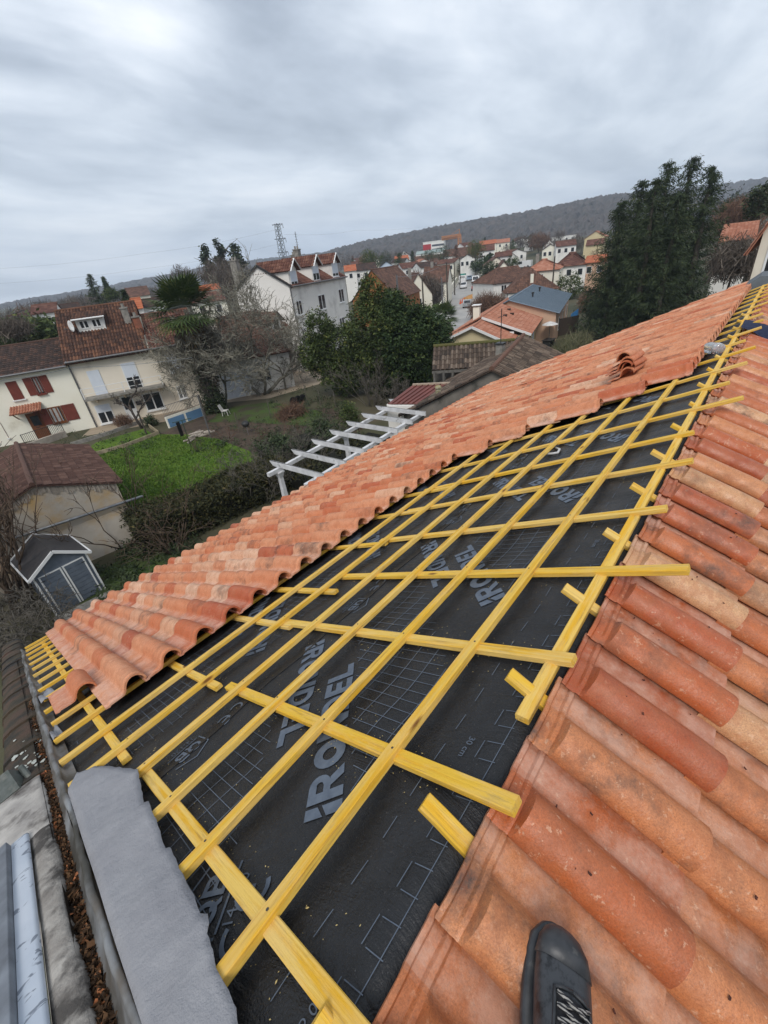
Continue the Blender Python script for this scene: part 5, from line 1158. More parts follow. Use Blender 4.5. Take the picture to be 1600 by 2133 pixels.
for yy in (7.5, 9.5, 11.2): b = MB(); xx = xr_+(oh.L-xr_)*(.35+.06*yy%.3); b.box(xx-.18, yy-.15, oh.h+rise*.5, xx+.18, yy+.15, oh.h+.06+(rise+.22)*(1-(xx-xr_)/(oh.L+XW-xr_))+.22); oh.part('roof_vent', b, m_roof_dark)
for yy, ww, zb, ht in ((9.2, 1.1, .1, 2.0), (14.3, .9, .9, 1.2)): o = oh.rect(yy, zb, yy+ww, zb+ht, y=oh.L, kind='win', side='x1') if False else None
b = MB(); b.box(oh.L+XW-.29, dy+3.5, .1, oh.L+XW-.25, dy+4.8, 2.1); w0 = oh.part('window', b, m_pvc); b = MB(); b.box(oh.L+XW-.25, dy+3.6, .25, oh.L+XW-.24, dy+4.7, 2.0); oh.part('pane', b, m_glass, w0)
b = MB(); b.box(oh.L+XW-.29, dy+6.6, .3, oh.L+XW-.25, dy+7.6, 2.1); oh.part('shutter', b, m_shut)
# ---- blue grey metal roofed annexe behind it
zm2 = G+3.2; ea, eb = gp(1159, 651, zm2), gp(1186, 612, zm2); md_ = (eb-ea).normalized(); mu = Vector((md_.y, -md_.x, 0))
mb_ = House('annexe', 'pinkish annexe with a blue grey standing seam metal roof', ea-mu*8.2, ea, (eb-ea).length, 3.2, m_wpink, 'house')
rise = 1.45; xr_ = mb_.L*.40
mb_.walls(); mb_.gable_y(rise, xr=xr_); mb_.close()
m_seam = M('blue_grey_sheet', (.135, .18, .225), (.115, .155, .20), 1, rough=.4, bump=.03, spec=.5)
def seam(hs, rise, xr, over, y0, y1, mat, step=.5):
    b = MB(); k1, k2 = rise/xr, rise/(hs.L-xr)
    for xe, k in ((-over, k1), (hs.L+over, k2)):
        ze_ = hs.h-over*k; y = y0
        while y < y1-.01:
            ye = min(y1, y+step); p = [(xe, y, ze_), (xe, ye-.01, ze_), (xr, ye-.01, hs.h+rise), (xr, y, hs.h+rise)]
            if xe > 0: p = p[::-1]
            b.prism([(q[0], q[1], q[2]+.03) for q in p], (0, 0, .03)); b.prism([(q[0], q[1] if q[1] > y+.1 else ye-.045, q[2]+.062) for q in p], (0, 0, .045)); y = ye
    b.tube([(xr, y0-.02, hs.h+rise+.08), (xr, y1+.02, hs.h+rise+.08)], .07, 6)
    return hs.part('roof', b, mat)
seam(mb_, rise, xr_, .35, -.3, mb_.d+.3, m_seam)
for yy in (mb_.d*.35, mb_.d*.7): b = MB(); xx = xr_+1.6; zz_ = mb_.h+rise-(rise/(mb_.L-xr_))*1.6; b.tube([(xx, yy, zz_), (xx, yy, zz_+.45)], .09, 8); b.tube([(xx, yy, zz_+.45), (xx, yy, zz_+.6)], .16, 8); mb_.part('roof_vent', b, m_metal)
for yy in (mb_.d*.2, mb_.d*.5, mb_.d*.8): b = MB(); b.box(mb_.L+.004, yy, .8, mb_.L+.05, yy+1.0, 2.2); o = mb_.part('window', b, m_pvc); b = MB(); b.box(mb_.L+.05, yy+.08, .9, mb_.L+.06, yy+.92, 2.1); mb_.part('pane', b, m_glass, o)
b = MB(); b.box(mb_.L-2, -.04, 0, mb_.L-.3, -.004, 2.4); mb_.part('panel', b, m_wpink)

# ---- town houses further off
def far(label, pxL, pxR, pe, pr_, D, wall, roof, kind='side', depth=8, yaw=0, wins=2, rows=1, name='house', cat='house', hip=0, amp=.0, chim=0, group=None, rw=.5, cw=.5, extra=None, wmat=None):
    w2 = (pxR-pxL)/2; pl = pd(pxL, pe+.122*w2, D); prr = pd(pxR, pe-.122*w2, D); c = (pl+prr)/2; u = (prr-pl); u.z = 0; W_ = u.length/2; u.normalize()
    ca, sa = math.cos(R(yaw)), math.sin(R(yaw)); u = Vector((u.x*ca-u.y*sa, u.x*sa+u.y*ca, 0)); W_ = W_/max(.5, math.cos(R(yaw)))
    zc = pd((pxL+pxR)/2, pe, D).z; cc_ = pd((pxL+pxR)/2, pe, D); base = min(ghp(cc_)-.3, zc-2.4); hh = zc-base
    H_ = House(name, label, c-u*W_, c+u*W_, depth, hh, wall, cat, group, base)
    yr = depth/2 if kind != 'front' else 0
    rs = max(.6, H_.f((pxL+pxR)/2, pr_, yr)[1]-hh)
    H_.walls()
    if kind == 'front': H_.gable_y(rs); H_.close(); H_.roof_y(rs, roof, .3, .2, cw=cw, rw=rw, amp=amp)
    elif kind == 'flat': H_.close(); b = MB(); b.box(-.2, -.2, hh+.002, H_.L+.2, depth+.2, hh+.35); H_.part('roof', b, roof)
    else:
        if not hip: H_.gable_x(rs)
        H_.close(); H_.roof_x(rs, roof, .35, .15, hip0=hip, hip1=hip, cw=cw, rw=rw, amp=amp)
    zt = hh
    for r_ in range(rows):
        for i in range(wins):
            xw = H_.L*(i+.5)/wins; zb = (zt-1.9) if r_ == 0 else zt-1.9-2.7*r_
            if zb < .3: continue
            b = MB(); b.box(xw-.5, -.05, zb, xw+.5, -.002, zb+1.25); o = H_.part('window', b, m_pvc); b = MB(); b.box(xw-.42, -.06, zb+.08, xw+.42, -.05, zb+1.17); H_.part('pane', b, wmat or m_glass, o)
    for q in range(chim):
        b = MB(); xx = H_.L*(.3+.4*q); b.box(xx-.3, depth*.5-.3, hh+.2, xx+.3, depth*.5+.3, hh+rs+1.1); H_.part('chimney', b, m_wwhite if q else m_greyc)
    return H_
far('burnt orange rendered house with a brown gable roof behind the evergreens', 734, 826, 622, 562, 82, m_worange, m_roof_brown, 'front', 12, -24, 0)
far('white walled house with a dark hip roof right behind the burnt orange house', 808, 852, 582, 561, 118, m_wwhite, m_roof_brown, 'side', 9, 5, 2, hip=3)
far('cream house with a brown hipped roof and pale chimney, left of the street poles', 846, 900, 614, 570, 96, m_wcream, m_roof_brown, 'front', 9, 8, 1, chim=1)
far('cream house with a brown roof and an orange patch beside the street', 880, 932, 588, 556, 108, m_wcream, m_roof_brown, 'side', 9, -8, 2, chim=1)
far('pale blue gabled house standing among the far roofs', 782, 830, 562, 545, 165, m_wblue, m_slate, 'front', 14, 0, 0)
far('low white house with a grey roof, left of the pale blue gable', 738, 785, 562, 549, 150, m_wwhite, m_roof_dark, 'side', 9, 4, 3)
far('white house with a red roof just right of the three dormers', 718, 742, 564, 553, 140, m_wwhite, m_roof_bright, 'side', 8, 0, 1)
far('white house with a bright orange roof near the dark cone shaped conifer', 824, 852, 546, 533, 215, m_wwhite, m_roof_bright, 'side', 9, 3, 2)
far('white gable of a steep slate roofed house below the wooded hill', 828, 856, 536, 523, 290, m_wwhite, m_slate, 'front', 10, 0, 0)
far('long low white terrace with brown roofs right of the dark conifer', 864, 902, 545, 533, 230, m_wwhite, m_roof_brown, 'side', 9, 0, 4)
far('white house with a brown roof below the red and white block', 896, 926, 546, 531, 215, m_wwhite, m_roof_brown, 'side', 9, 4, 2)
far('white two storey house with a brown roof below the crane', 924, 952, 533, 520, 200, m_wwhite, m_roof_brown, 'side', 9, 0, 2, 2)
far('wide white two storey house with brown roof left of the row of gables', 950, 996, 532, 515, 195, m_wwhite, m_roof_brown, 'side', 9, 0, 4, 2)
far('white house with red brown roof at the end of the white row', 994, 1030, 522, 510, 200, m_wwhite, m_roof_red, 'side', 9, 0, 2, 2)
far('house with an orange roof rising over the white row', 999, 1034, 508, 501, 250, m_wcream, m_roof_bright, 'side', 9, 0, 2)
far('house with a terracotta roof behind the brown bare trees', 1035, 1062, 505, 498, 270, m_wcream, m_roof_orange, 'side', 9, 0, 2)
far('pale beige gabled house beside the street end', 1012, 1056, 552, 536, 140, m_wbeige, m_roof_brown, 'front', 10, 6, 2)
far('white gabled house with a dark verge among the far houses', 1024, 1056, 536, 524, 165, m_wwhite, m_roof_dark, 'front', 9, 0, 1)
far('narrow house with a brown hung gable left of the large brown roof', 1026, 1072, 572, 545, 116, m_wcream, m_roof_brown, 'front', 9, 4, 1)
far('house with an orange brown hipped roof behind the large brown roof', 1090, 1166, 563, 541, 100, m_wcream, m_roof_orange, 'side', 9, -6, 1, hip=4, chim=1)
far('white house with a weathered red hipped roof left of the spruces', 1152, 1222, 553, 527, 108, m_wwhite, m_roof_red, 'side', 10, -4, 3, hip=4, rw=.4)
far('salmon pink house with a bright orange roof half hidden by the spruces', 1218, 1262, 546, 533, 108, m_wpink, m_roof_bright, 'side', 9, -4, 2)
far('yellow gabled house with a lower red roof on the slope beside the spruces', 1218, 1262, 495, 482, 190, m_wyellow, m_roof_orange, 'front', 12, -5, 1)
far('lower wing with a red roof in front of the yellow gabled house', 1221, 1258, 509, 499, 176, m_wyellow, m_roof_red, 'side', 5, -5, 0)
far('white flat roofed house far up beyond the bare trees', 1078, 1110, 500, 494, 270, m_wwhite, m_wwhite, 'flat', 8, 0, 2)
far('long low white building at the foot of the right hill', 1150, 1200, 493, 487, 330, m_wwhite, m_wwhite, 'flat', 8, 0, 4)
far('small white gabled house among far trees left of the bare round tree', 1092, 1110, 515, 503, 230, m_wwhite, m_slate, 'front', 8, 0, 0)
far('pale house with a peaked roof behind the bare round trees', 1132, 1156, 512, 500, 220, m_wwhite, m_roof_brown, 'front', 8, 0, 1)
far('white bungalow with a red roof behind the left ridge', 66, 118, 652, 634, 96, m_wwhite, m_roof_red, 'side', 10, -6, 3)
far('white bungalow with a dark roof right of the red roofed bungalow', 104, 172, 650, 634, 104, m_wwhite, m_roof_dark, 'side', 9, 2, 4)
far('pale low bungalow at the far left with big windows', 20, 64, 668, 656, 92, m_wwhite, m_roof_dark, 'side', 9, 0, 4)
far('small grey shed with a pale flat roof at the far left', 68, 100, 708, 690, 70, m_wgrey, m_wgrey, 'flat', 6, 0, 0)
far('white house with an orange roofed wing and a dark roof behind the beige house', 262, 340, 640, 624, 88, m_wwhite, m_roof_dark, 'side', 9, -4, 4)
far('orange roofed wing of the white house behind the beige house', 262, 296, 641, 622, 86, m_wwhite, m_roof_bright, 'side', 3, -4, 0)
far('large house with a plain brown roof far behind the beige house', 266, 312, 616, 598, 150, m_wcream, m_roof_brown, 'side', 10, 0, 0)
far('house with an orange roof behind the palm', 412, 458, 604, 594, 110, m_wcream, m_roof_bright, 'side', 10, 0, 2)
far('house with a brown red roof behind the bare tree tops', 400, 470, 628, 610, 92, m_wcream, m_roof_red, 'side', 10, 3, 2)
far('house with an orange tiled roof right of the spruces', 1500, 1572, 500, 468, 62, m_wwhite, m_roof_orange, 'side', 9, 0, 3, amp=.04, rw=.4, cw=.3)
# big brown house by the street
zb_ = G+2.75
bh = House('house', 'white house with a large brown hipped roof and a pale chimney beside the street', gp(1056, 609, zb_), gp(1163, 598, zb_), 13, 2.75, m_wwhite)
xr_, zr_ = bh.f(1107, 560, 3.6); rise = max(2, zr_-bh.h)
bh.walls(); bh.close(); bh.roof_y(rise, m_roof_brown, .35, .25, xr=xr_, hipf=3.6, cw=.3, rw=.40, amp=.04)
x0, z0_ = bh.f(1107, 597, 1.3); b = MB(); b.box(x0-.25, 1.0, bh.h+.3, x0+.25, 1.5, bh.f(1105, 571, 1.3)[1]); bh.part('chimney', b, m_wcream); bh.rect(bh.L*.55, .9, bh.L*.72, 2.2); bh.downpipe(.1)
zw_ = G+4.05
bw = House('house', 'white wing with a tall window and a brown roof left of the large brown roof', gp(1028, 591, zw_), gp(1058, 587, zw_), 10, 4.05, m_wwhite)
bw.wallmb.box(0, 0, 0, bw.L+4.2, 10, 4.05); bw.close(); rise = max(1.8, min(3.4, bw.f(1090, 553, 5)[1]-4.05)); bw.roof_x(rise, m_roof_brown, .3, .2, hip0=3.0, cw=.3, rw=.4, amp=.04, x1=bw.L+4.3)
bw.win(1044, 594, 1055, 608, mull=1)
# red and white block, crane, pylon
rb = far('red and white apartment block standing above the far roofs', 881, 925, 503, 501, 430, m_wwhite, m_wgrey, 'flat', 14, -6, 0, name='apartment_block', cat='apartment block')
b = MB(); b.box(-.05, -.06, 0, rb.L*.38, -.002, rb.h-1.5); rb.part('red_facade', b, M('red_panels', (.40, .025, .028), (.36, .02, .022), .2, bump=0))
for r_ in range(4):
    b = MB(); b.box(rb.L*.42, -.08, rb.h-3.6-3.0*r_, rb.L*.99, -.002, rb.h-2.2-3.0*r_); rb.part('window', b, m_slate)
far('long hall with a pale green roof at the foot of the red and white block', 866, 926, 527, 521, 400, m_wgrey, M('pale_green_sheet', (.36, .43, .41), bump=0), 'side', 20, -4, 0, name='hall', cat='hall')
cr_ = empty('tower_crane', 'orange tower crane beyond the far roofs, right of the red and white block', 'crane', pd(957, 520, 420)); ci = Matrix.Translation(-cr_.location)
m_cr = M('orange_crane_paint', (.50, .20, .06), bump=0)
def lattice(a, c, w_, n, r_):
    a, c = Vector(a), Vector(c); d = (c-a).normalized(); s_ = d.orthogonal().normalized()*w_/2; t_ = d.cross(s_); b = MB(); co = [s_+t_, s_-t_, -s_-t_, -s_+t_]
    for q in co: b.tube([a+q, c+q], r_, 4)
    for i in range(n):
        for k in range(4): b.tube([a.lerp(c, i/n)+co[k], a.lerp(c, (i+1)/n)+co[(k+1) % 4]], r_*.7, 3)
    return b
mt_ = pd(957, 489, 420); base_ = Vector((mt_.x, mt_.y, G)); jl = pd(920, 497, 420); jr_ = pd(960, 491, 424)
link('mast', lattice(ci @ base_, ci @ mt_, 2.2, 16, .28).mesh('mast'), m_cr, cr_); link('jib', lattice(ci @ jl, ci @ jr_, 1.8, 14, .25).mesh('jib'), m_cr, cr_)
b = MB(); tp = ci @ (mt_+Vector((0, 0, 4))); b.tube([ci @ mt_, tp], .3, 4); b.tube([tp, ci @ jl.lerp(jr_, .3)], .12, 3); link('apex', b.mesh('apex'), m_cr, cr_)
py = empty('pylon', 'grey lattice power pylon rising behind the tall apartment house', 'pylon', Vector((pd(590, 535, 230).x, pd(590, 535, 230).y, G)))
pi_ = Matrix.Translation(-py.location); ptop = pd(577, 465, 230); zt_ = ptop.z-G; m_py = M('grey_steel', (.16, .18, .20), rough=.5, bump=0); b = MB()
hs_ = [(0, 2.6), (zt_*.35, 1.7), (zt_*.65, 1.1), (zt_, .8)]
def wat(z): return float(np.interp(z, [q[0] for q in hs_], [q[1] for q in hs_]))
nz = 16
for i in range(nz):
    z0_, z1_ = zt_*i/nz, zt_*(i+1)/nz; w0, w1 = wat(z0_), wat(z1_); c0 = [(-w0, -w0), (w0, -w0), (w0, w0), (-w0, w0)]; c1 = [(-w1, -w1), (w1, -w1), (w1, w1), (-w1, w1)]
    for k in range(4):
        b.tube([(*c0[k], z0_), (*c1[k], z1_)], .13, 4); b.tube([(*c0[k], z0_), (*c1[(k+1) % 4], z1_)], .08, 3); b.tube([(*c0[(k+1) % 4], z0_), (*c1[k], z1_)], .08, 3)
link('mast', b.mesh('mast'), m_py, py)
aw = Vector((1, 1, 0)).normalized(); aw = Vector((_r[0], _r[1], 0)).normalized()
for zf_, ln in ((.985, 2.4), (.80, 2.6), (.62, 2.6)):
    b = MB(); b.tube([-aw*(ln*.9)+Vector((0, 0, zt_*zf_)), aw*ln+Vector((0, 0, zt_*zf_))], .16, 4); b.tube([aw*ln+Vector((0, 0, zt_*zf_)), aw*ln*1.05+Vector((0, 0, zt_*zf_-1.6))], .14, 4); b.tube([Vector((0, 0, zt_*zf_-1.5)), aw*ln+Vector((0, 0, zt_*zf_))], .1, 3); link('cross_arm', b.mesh('cross_arm'), m_py, py)
def wire(label, pts, r_, sag=.0, name='overhead_wire'):
    out = []
    for p, q in zip(pts, pts[1:]):
        for i in range(12): t = i/12; c = p.lerp(q, t); out.append(c-Vector((0, 0, sag*4*t*(1-t))))
    out.append(pts[-1]); b = MB(); b.tube(out, r_, 4); tag(b.build(name, m_py), label, 'wire')
def armtip(zf_): return py.location+aw*2.5+Vector((0, 0, zt_*zf_-1.5))
wire('high power line sagging from the pylon top to the left edge of the sky', [armtip(.985), pd(300, 528, 260), pd(-60, 562, 300)], .022, 1)
wire('power line from the middle of the pylon to the left edge', [armtip(.80), pd(300, 560, 260), pd(-60, 593, 300)], .022, 1)
wire('power line from the pylon to the right along the hill top', [armtip(.9), pd(740, 480, 330), pd(900, 470, 500)], .025, 1)
wire('second power line from the pylon to the right above the roofs', [armtip(.55), pd(700, 515, 280), pd(900, 492, 450)], .022, 1)
wire('telephone cable crossing in front of the white and beige houses', [pd(-40, 797, 40.5), pd(150, 765, 41), pd(400, 745, 36)], .013, .15)
# ---- building at the right edge
re_ = House('house', 'tall pale house end at the right edge, behind the far corner of the roof', pd(1560, 590, 27), pd(1690, 560, 27), 9, 9.0, m_wbeige)
re_.h = pd(1590, 480, 27).z-G
re_.walls(); re_.gable_y(2.2); re_.close(); re_.roof_y(2.2, m_roof_orange, .4, .3); re_.downpipe(1.4)
x0, z0_ = re_.f(1580, 585); re_.rect(x0, z0_, x0+1.4, z0_+1.4)

jr = random.Random(55)
for k in range(30):
    px = jr.uniform(735, 1215); D = jr.uniform(150, 330); yb = 525-.122*(px-965)+ (D < 200)*jr.uniform(12, 24)-(D >= 200)*jr.uniform(-6, 12); w_ = jr.uniform(18, 34)*170/D*1.3; hh_ = jr.uniform(5, 9)
    far('small pale house among the crowded far roofs of the town', px-w_/2, px+w_/2, yb, yb-hh_*170/D-2, D, jr.choice([m_wwhite, m_wwhite, m_wcream, m_wgrey]), jr.choice([m_roof_brown, m_roof_brown, m_roof_red, m_roof_dark, m_roof_orange]), jr.choice(['side', 'side', 'front']), 8, jr.uniform(-30, 30), jr.choice([2, 3]), group='small houses of the far town')
HAZE = .00036
# ================================================================== vegetation
m_bark = M('bark', (.085, .070, .055), (.045, .038, .030), 9, c3=(.16, .16, .12), s3=5, l3=.55, h3=.7, bump=.7, bs=30, bd=.02)
m_lichen = M('lichen_bark', (.19, .175, .135), (.11, .098, .078), 6, c3=(.30, .30, .24), s3=4, l3=.5, h3=.68, bump=.5, bs=30, bd=.02)
m_twig = M('brown_twigs', (.11, .075, .050), (.075, .052, .038), 4, bump=0)
m_twig_red = M('reddish_twigs', (.135, .072, .048), (.10, .058, .042), 4, bump=0)
m_twig_grey = M('grey_twigs', (.13, .115, .095), (.085, .075, .062), 4, bump=0)
def M_leaf(name, stops): return Mtint(name, stops, amount=0, rough=.7, spec=.25)
m_spruce = M_leaf('spruce_needles', [(0, (.014, .021, .010)), (.5, (.029, .046, .018)), (.85, (.056, .074, .028)), (1, (.100, .100, .042))])
m_laurel = M_leaf('laurel_leaves', [(0, (.014, .030, .010)), (.5, (.030, .055, .016)), (.85, (.060, .088, .022)), (1, (.105, .120, .032))])
m_olive = M_leaf('olive_leaves', [(0, (.028, .038, .011)), (.5, (.050, .076, .019)), (.85, (.092, .112, .028)), (1, (.145, .150, .04))])
m_hedge = M_leaf('hedge_leaves', [(0, (.016, .020, .008)), (.5, (.034, .037, .012)), (.85, (.066, .058, .018)), (1, (.105, .082, .028))])
m_ivy = M_leaf('ivy_leaves', [(0, (.015, .026, .010)), (.5, (.035, .052, .020)), (.85, (.065, .085, .035)), (1, (.10, .12, .055))])
m_palm = M_leaf('palm_fronds', [(0, (.026, .048, .014)), (.5, (.055, .085, .022)), (.85, (.10, .125, .032)), (1, (.17, .17, .06))])
m_dead = M_leaf('dry_fronds', [(0, (.06, .04, .022)), (.5, (.13, .09, .045)), (1, (.22, .16, .09))])
m_grass = M_leaf('grass_blades', [(0, (.034, .070, .010)), (.5, (.074, .145, .016)), (.85, (.12, .185, .025)), (1, (.16, .16, .06))])
m_reed = M_leaf('pale_grass', [(0, (.06, .07, .03)), (.5, (.12, .12, .06)), (1, (.22, .20, .12))])
def leaves(C_, per, spread, size, seed, asp=.45, updir=.4, tb=0.0, aim=None):
    # quads scattered round the clump centres C_; every clump has its own shade
    rs = np.random.RandomState(seed); C_ = np.asarray(C_, float); k = len(C_); n = k*per
    ct = rs.rand(k)*.55; p = np.repeat(C_, per, 0)+rs.normal(size=(n, 3))*spread
    nrm = rs.normal(size=(n, 3)); nrm[:, 2] = np.abs(nrm[:, 2])+updir
    if aim is not None: nrm += np.repeat(aim, per, 0)
    nrm /= np.linalg.norm(nrm, axis=1)[:, None]; a = np.cross(nrm, rs.normal(size=(n, 3))); a /= np.linalg.norm(a, axis=1)[:, None]; c = np.cross(nrm, a)
    s = size*(.5+rs.rand(n))[:, None]; a = a*s; c = c*s*asp
    V = np.stack([p-a, p+c*.9-a*.1, p+a, p-c*.9+a*.1], 1)
    T = np.zeros((n, 3)); T[:, 0] = np.clip(np.repeat(ct, per)+rs.rand(n)**1.6*.55+tb, 0, 1); return V, T
def blob_pts(blobs, n, seed, shell=.55):
    rs = np.random.RandomState(seed); out = []; wts = np.array([b[1][0]*b[1][1]*b[1][2] for b in blobs])**.7; wts /= wts.sum()
    for i, (c, r) in enumerate(blobs):
        m = max(4, int(n*wts[i])); d = rs.normal(size=(m, 3)); d /= np.linalg.norm(d, axis=1)[:, None]; q = shell+(1-shell)*rs.rand(m)**.6
        q *= 1+.16*np.sin(d[:, 0]*5+i)*np.sin(d[:, 1]*4+d[:, 2]*6+i*2); out.append(np.array(c)+d*np.array(r)*q[:, None])
    return np.concatenate(out)
def trunk_mb(h, r0, r1, limbs, seed, lean=(0, 0)):
    jr = random.Random(seed); b = MB(); pts = [(lean[0]*t*h+jr.uniform(-.04, .04)*h*.3, lean[1]*t*h+jr.uniform(-.04, .04)*h*.3, h*t) for t in (0, .2, .4, .6, .8, 1)]; pts[0] = (0, 0, -.1)
    b.tube(pts, [r0*1.25, r0, r0*.85, r0*.7, r0*.5, r1], 8)
    for i in range(limbs):
        t = jr.uniform(.25, .9); z = h*t; a = jr.uniform(0, 2*PI); l = h*jr.uniform(.2, .42)
        p = Vector((lean[0]*z, lean[1]*z, z)); q = p+Vector((math.cos(a)*l*.8, math.sin(a)*l*.8, l*.5)); b.tube([p, p.lerp(q, .5)+Vector((0, 0, l*.05)), q], [r0*.4, r0*.25, r0*.08], 5)
    return b
def bushy(name, label, base, h, blobs, mat, n, per, spread, size, seed, cat='tree', group=None, r0=.16, th=.7, asp=.45, shell=.55, tb=0):
    e = empty(name, label, cat, base, 0, group)
    V, T = leaves(blob_pts(blobs, n, seed, shell), per, spread, size, seed+1, asp, tb=tb); np_quads('crown' if cat == 'tree' else 'foliage', V, T, mat, e)
    trunk_mb(h*th, r0, r0*.25, 7, seed).build('trunk' if cat == 'tree' else 'stem', m_bark, e, True); return e
def spruce(label, base, h, R_, seed, group, name='spruce', mat=None, levels=38, nb=8, start=.07, droop=.28, pw=.72, sz=1.0, per=3):
    e = empty(name, label, 'tree', base, 0, group); jr = random.Random(seed); rs = np.random.RandomState(seed); C0 = []; A0 = []; S0 = []
    for i in range(levels):
        t = start+(1-start)*(i+jr.random()*.5)/levels; z = h*t; r = R_*(1-t)**pw*(.72+.44*jr.random())+.12
        for k in range(nb):
            a = jr.uniform(0, 2*PI); l = r*(.7+.45*jr.random()); m = max(3, int(l/.34))
            for q in range(m):
                u_ = (q+.5)/m; zz_ = z-droop*l*u_*(1.25-u_)+.10*l*u_**3
                C0.append((math.cos(a)*l*u_, math.sin(a)*l*u_, zz_)); A0.append((math.cos(a), math.sin(a), -.35))
    C0 = np.array(C0); A0 = np.array(A0); n = len(C0); P_ = np.repeat(C0, per, 0)+rs.normal(size=(n*per, 3))*.13; A_ = np.repeat(A0, per, 0)+rs.normal(size=(n*per, 3))*.55; A_[:, 2] -= .25
    A_ /= np.linalg.norm(A_, axis=1)[:, None]; s_ = np.cross(A_, rs.normal(size=(n*per, 3))); s_ /= np.linalg.norm(s_, axis=1)[:, None]; L_ = sz*(.20+.22*rs.rand(n*per))[:, None]; A_ *= L_; s_ *= L_*.17
    V = np.stack([P_-A_, P_+s_, P_+A_, P_-s_], 1); T = np.zeros((n*per, 3)); T[:, 0] = np.clip(np.repeat(rs.rand(n)*.6, per)+rs.rand(n*per)*.4, 0, 1)
    np_quads('crown', V, T, mat or m_spruce, e); trunk_mb(h*.97, .024*h, .02, 0, seed).build('trunk', m_bark, e, True); return e
def bare_geo(seed, h, spread, levels, r0, stems=1, up=.5, kids=(3, 4), ratio=.68, wig=.22, first=.38, tw=1.0, base_r=.0):
    jr = random.Random(seed); segs = []
    def grow(p, d, L, r, lv):
        n = 3 if lv > 0 else 2; q = p; pts = [p]
        for i in range(n):
            d = (d+Vector((jr.gauss(0, wig), jr.gauss(0, wig), jr.gauss(0, wig)+up*.10))).normalized(); q = q+d*L/n; pts.append(q)
        segs.append((pts, r, r*.62 if lv > 0 else r*.35))
        if lv == 0: return
        for i in range(jr.randint(*kids)):
            t = jr.uniform(.35, 1.0) if i else 1.0; k = min(n-1, int(t*n)); st = pts[k].lerp(pts[k+1], t*n-k) if t < 1 else pts[-1]
            nd = (d+Vector((jr.gauss(0, spread), jr.gauss(0, spread), jr.gauss(0, spread*.8)+up*.25))).normalized()
            grow(st, nd, L*ratio*jr.uniform(.7, 1.15), r*.58, lv-1)
    for s in range(stems):
        a = 2*PI*s/max(1, stems)+jr.uniform(-.5, .5); tl = 0 if stems == 1 else jr.uniform(.15, .75)
        grow(Vector((base_r*math.cos(a), base_r*math.sin(a), -.05)), Vector((math.cos(a)*tl, math.sin(a)*tl, 1)).normalized(), h*first*jr.uniform(.8, 1.15), r0*jr.uniform(.75, 1.1), levels)
    return segs
def thicken(segs, m): return [(p, max(a, m), max(b, m*.55)) for p, a, b in segs]
def bare(name, label, base, segs, mat, cat='tree', group=None, parts=True, lim=None):
    e = empty(name, label, cat, base, 0, group); thick = max(s[1] for s in segs); b1, b2 = MB(), MB()
    for pts, ra, rb_ in segs:
        n = len(pts); rad = [ra+(rb_-ra)*i/(n-1) for i in range(n)]; (b1 if ra > thick*.30 else b2).tube(pts, rad, 6 if ra > thick*.3 else 3, cap=ra > thick*.3)
    if b1.v: b1.build('trunk' if cat == 'tree' else 'stem', mat, e, True)
    if b2.v: b2.build('crown' if cat == 'tree' else 'twigs', mat, e)
    return e
def twigball(blobs, n, size, seed, thin=.035):      # far bare crowns: many fine upright twigs
    P_ = blob_pts(blobs, n, seed, .2); rs = np.random.RandomState(seed+5); m = len(P_); a = rs.normal(size=(m, 3))*.6; a[:, 2] += .9; a /= np.linalg.norm(a, axis=1)[:, None]; s_ = np.cross(a, rs.normal(size=(m, 3))); s_ /= np.linalg.norm(s_, axis=1)[:, None]
    L_ = size*(.5+rs.rand(m))[:, None]; a = a*L_; s_ = s_*L_*thin; T = np.zeros((m, 3)); T[:, 0] = rs.rand(m); return np.stack([P_-a-s_, P_-a+s_, P_+a+s_*.3, P_+a-s_*.3], 1), T
m_haze_twig = Mtint('winter_crowns', [(0, (.060, .048, .040)), (.5, (.105, .085, .070)), (1, (.16, .135, .11))], amount=0)
m_rust_twig = Mtint('rusty_crowns', [(0, (.075, .045, .032)), (.5, (.14, .080, .055)), (1, (.21, .125, .085))], amount=0)
def fartree(label, px, py_top, py_base, D, w_px, seed, mat=None, kind='bare', group=None, name=None, dens=1.0):
    t = pd(px, py_top, D); bz = pd(px, py_base, D).z; base = Vector((t.x, t.y, min(max(bz, ghp(t)-.2), t.z-2))); h = t.z-base.z; r = w_px/2*D/FPX*.85
    if kind == 'bare':
        e = empty(name or 'bare_tree', label, 'tree', base, 0, group); V, T = twigball([((0, 0, h*.58), (r, r, h*.42))], int(900*dens), max(.5, h*.085), seed, .05 if D < 130 else .08); np_quads('crown', V, T, mat or m_haze_twig, e)
        trunk_mb(h*.8, h*.022, .03, 9, seed).build('trunk', m_bark, e); return e
    if kind == 'conifer': return spruce(label, base, h, r, seed, group, name or 'conifer', mat, levels=int(20*dens), nb=6)
    return bushy(name or 'evergreen_tree', label, base, h, [((0, 0, h*.58), (r, r, h*.42)), ((r*.4, r*.2, h*.45), (r*.7, r*.7, h*.3))], mat or m_laurel, int(140*dens), 14, r*.11+.08, max(.16, r*.07), seed, group=group, r0=h*.02)

